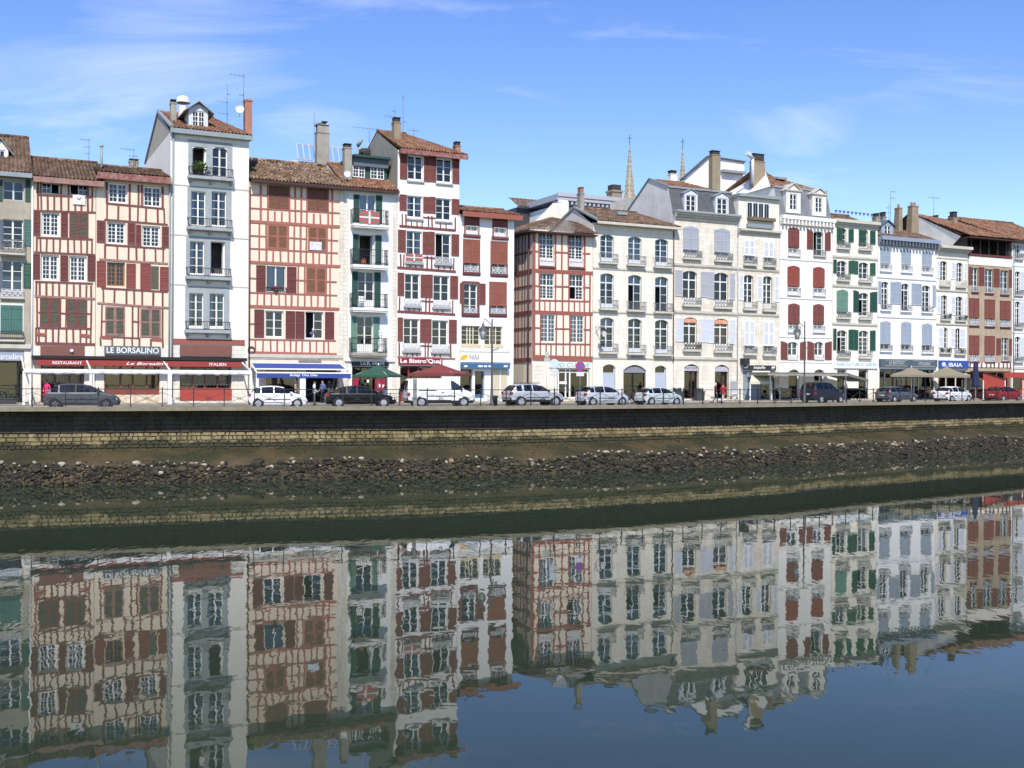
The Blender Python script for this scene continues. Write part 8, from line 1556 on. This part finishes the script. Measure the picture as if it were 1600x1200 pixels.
    for j in range(rg + 1):
        th = pi * .62 * j / rg
        for k in range(seg): an = 2 * pi * k / seg; q = 1.0 if sin(an) > -.3 else (0.55 if j > 3 else 1.0); hb.v.append((c.x + r * .93 * sin(th) * cos(an), c.y + r * 1.02 * sin(th) * sin(an) * (q if j > 3 else 1), c.z + r * 1.12 * cos(th)))
    for j in range(rg):
        for k in range(seg): hb.f.append((j * seg + k, j * seg + (k + 1) % seg, (j + 1) * seg + (k + 1) % seg, (j + 1) * seg + k)); hb.m.append(0); hb.sm.append(True)
    hb.build('hair', hair, root); return root
JEANS = mat('dark_jeans', (0.035, 0.045, 0.075), 0.9, 0.15, 6); MAROON = mat('maroon_jacket', (0.11, 0.028, 0.03), 0.9, 0.12, 5); REDJ = mat('red_jacket', (0.42, 0.03, 0.045), 0.85, 0.1, 5); WHAIR = mat('white_hair', (0.66, 0.63, 0.58), 0.8, 0.1, 9); BHAIR = mat('auburn_hair', (0.22, 0.06, 0.025), 0.8, 0.1, 9); DHAIR = mat('dark_hair', (0.03, 0.022, 0.018), 0.8, 0.1, 9); GREYT = mat('grey_trousers', (0.10, 0.10, 0.115), 0.9, 0.1, 6); WSHIRT = mat('white_shirt', (0.72, 0.73, 0.76), 0.9, 0.06, 5); BLUESHIRT = mat('blue_shirt', (0.13, 0.17, 0.33), 0.9, 0.15, 5); PINK = mat('pink_top', (0.72, 0.04, 0.16), 0.85, 0.08, 5); PALETR = mat('pale_trousers', (0.52, 0.50, 0.43), 0.9, 0.1, 5); BEIGET = mat('beige_top', (0.42, 0.36, 0.28), 0.9, 0.12, 5)
def stand_at(px, n): s, _ = fac(px, 625, n); return s
def pw(label, px, n, z, rz, *a, **k): s = stand_at(px, n); return person(label, W(s, n, z), TH + rz, *a, **k)
pw('walking person with white hair, maroon jacket and dark jeans', 1118, 5.6, ROAD, radians(75), 1.76, MAROON, JEANS, WHAIR, 'walk', hem=.44)
pw('walking person with auburn hair, red jacket and pale trousers', 1130, 5.0, ROAD, radians(170), 1.70, REDJ, PALETR, BHAIR, 'walk', hem=.44)
pw('waiter in white shirt and grey trousers standing under the blue awning', 491, 4.2, ROAD, radians(80), 1.78, WSHIRT, GREYT, DHAIR, 'stand', hem=.5)
pw('person in blue shirt standing behind the waiter under the blue awning', 504, 2.6, BASE, radians(-60), 1.72, BLUESHIRT, JEANS, DHAIR, 'stand')
pw('person in bright pink top standing behind the dark grey hatchback', 73, 3.0, BASE, radians(-30), 1.62, PINK, JEANS, DHAIR, 'stand')
pw('person in beige top seated under the left khaki parasol', 1418, 2.2, BASE, radians(80), 1.72, BEIGET, JEANS, BHAIR, 'sit')
s, z = fac(463, 560, 1.5); pw('person in beige top standing at the left shop window under the blue awning', 462, 1.6, BASE, radians(70), 1.70, BEIGET, GREYT, WHAIR, 'stand')
for (px, n, rz, top, hair, lab) in ((525, 2.7, 80, GREYT, DHAIR, 'person in grey seated at the table by the right post of the blue awning'), (601, 3.5, -80, WSHIRT, BHAIR, 'person in white seated left of the table under the green parasol'), (1220, 2.0, 100, MAROON, DHAIR, 'person in maroon seated left of the table under the grey canopy'), (1459, 2.3, -70, WSHIRT, WHAIR, 'person in white seated between the two khaki parasols')):
    pw(lab, px, n, BASE, radians(rz), 1.7, top, JEANS, hair, 'sit')
pw('person in dark top standing in the dim doorway under the blue awning', 514, 1.4, BASE, radians(20), 1.74, ANT, JEANS, DHAIR, 'stand')
# someone at the open window, photographing the river
x, z = fac(490, 529, -0.2); person('person in checked blue shirt holding up a camera at the open window', W(x, -0.35, z - 0.9), TH, 1.72, BLUESHIRT, JEANS, WHAIR, 'photo')
cm = thing('camera_body', 'small dark camera held by the person at the open window', 'camera', W(x, -0.35 + 0.29, z - 0.9 + 1.72 * 0.855), TH); mb = MB(); mb.box(-.07, .07, -.03, .03, -.045, .045); mb.tube((0, -.03, 0), (0, -.08, 0), .035, seg=10); mb.build('housing', TRIMB, cm)

# ------------------------------------------------------------------ cloths, flags and pots on the fronts
def hung(name, label, cat, px0, px1, py0, py1, n, pieces, mats):
    """a cloth hung over a rail: pieces are polygons in 0..1 coordinates, laid over each other"""
    s0, _ = fac(px0, py1, n); s1, _ = fac(px1, py1, n); z1, z0 = fac((px0 + px1) / 2, py0, n)[1], fac((px0 + px1) / 2, py1, n)[1]
    t = thing(name, label, cat, W(s0, n, z0), TH); w, h = s1 - s0, z1 - z0
    for k, (nm, mi, polys) in enumerate(pieces):
        mb = MB()
        for pl in polys:
            y = -0.004 * k; mb.poly([(u * w, y + 0.015 * sin(u * 9) , v * h) for u, v in pl])
        mb.build(nm, mats[mi], t)
    return t
FR, FG, FW_ = mat('flag_red', (0.48, 0.10, 0.12), 0.9, 0.1), mat('flag_green', (0.06, 0.25, 0.12), 0.9, 0.1), mat('flag_white', (0.72, 0.72, 0.70), 0.9, 0.05)
def grid(u0, u1, v0, v1, n=8): return [[(u0 + (u1 - u0) * k / n, v0), (u0 + (u1 - u0) * (k + 1) / n, v0), (u0 + (u1 - u0) * (k + 1) / n, v1), (u0 + (u1 - u0) * k / n, v1)] for k in range(n)]
def diag(flip): return [[(k / 8, (k / 8 if not flip else 1 - k / 8) - .06), ((k + 1) / 8, ((k + 1) / 8 if not flip else 1 - (k + 1) / 8) - .06), ((k + 1) / 8, ((k + 1) / 8 if not flip else 1 - (k + 1) / 8) + .06), (k / 8, (k / 8 if not flip else 1 - k / 8) + .06)] for k in range(8)]
FL = [('cloth', 0, grid(0, 1, 0, 1)), ('saltire', 1, diag(False)), ('saltire', 1, diag(True)), ('cross', 2, grid(0, 1, .44, .56)), ('cross', 2, grid(.455, .545, 0, 1, 2))]
hung('flag', 'red flag with green saltire and white cross on the top balcony', 'flag', 561.5, 593, 330, 349.5, 0.84, FL, [FR, FG, FW_])
hung('flag', 'faded red and green flag under a window of the tall red-shuttered house', 'flag', 634, 660, 396.5, 408, 0.20, FL, [FR, FG, FW_])
hung('cloth_banner', 'white cloth with a dark chevron hung from the attic window of the yellow timbered house', 'banner', 113.5, 133, 304.5, 319.5, 0.10, [('cloth', 0, grid(0, 1, 0, 1)), ('chevron', 1, [[(.3, .68), (.5, .4), (.5, .55), (.38, .72)], [(.5, .4), (.72, .7), (.62, .72), (.5, .55)]])], [FW_, TIMBER2])
def pot(name, label, px, py, n, r, leaf, hgt, m=ANT, cat='plant'):
    s, z = fac(px, py, n); t = thing(name, label, cat, W(s, n, z), TH); mb = MB(); mb.lathe((0, 0, 0), [(0.0, 0), (r * .7, 0), (r, r * 1.5), (r * .9, r * 1.5), (0, r * 1.4)], 10); mb.build('pot', m, t); mb = MB()
    for k in range(70): a, e = RND.uniform(0, 6.28), RND.uniform(.2, 1.3); l = hgt * RND.uniform(.4, 1); mb.bar((0, 0, r * 1.4), (l * cos(a) * cos(e), l * sin(a) * cos(e), r * 1.4 + l * sin(e)), .07 * hgt / .5, .015)
    mb.build('leaves', leaf, t)
LEAF = mat('bright_leaves', (0.09, 0.16, 0.03), 0.7, 0.3, 6)
pot('potted_plant', 'leafy green plant in a pot at the open top window of the tall white house', 312, 274, 0.3, .2, LEAF, .85); pot('flower_pot', 'red geraniums in the window of the salmon timbered house', 431, 456, 0.14, .13, mat('red_petals', (0.42, 0.03, 0.03), 0.7, 0.2, 6), .3); pot('flower_pot', 'orange pot on the second balcony of the white house', 568, 414, 0.45, .22, mat('orange_petals', (0.5, 0.13, 0.03), 0.7, 0.2, 6), .25, ORANGERED)
s, z = fac(594.5, 551, 0.5); st = thing('balcony_statue', 'white statue of a child with a cap on the lowest balcony of the white house', 'statue', W(s, 0.5, z), TH); mb = MB(); mb.lathe((0, 0, 0), [(0.0, 0), (.2, 0), (.2, .22), (.13, .25), (.17, .45), (.15, .75), (.19, .95), (.08, 1.08), (.07, 1.12), (.12, 1.2), (.13, 1.3), (.08, 1.4), (0, 1.42)], 14); mb.tube((-.16, 0, .92), (-.22, -.1, .6), .05, .04, 7); mb.tube((.16, 0, .92), (.2, -.12, .65), .05, .04, 7); mb.build('figure', WHITE, st); mb = MB(); mb.lathe((0, 0, 1.34), [(.16, 0), (.17, .04), (.12, .22), (.19, .3), (.12, .38), (0, .4)], 12); mb.build('cap', WHITE, st)
s, z = fac(577, 480, 0.4); t = thing('balcony_chair', 'white chair on the third balcony of the white house', 'chair', W(s - 0.6, 0.4, z), TH); mb = MB(); mb.box(-.2, .2, -.2, .2, .4, .44); mb.build('seat', WHITE, t); mb = MB(); mb.box(-.2, .2, .17, .2, .44, .85); mb.build('backrest', WHITE, t)
for x, y in ((-.18, -.18), (.18, -.18), (-.18, .18), (.18, .18)): mb = MB(); mb.box(x - .02, x + .02, y - .02, y + .02, 0, .4); mb.build('leg', WHITE, t)
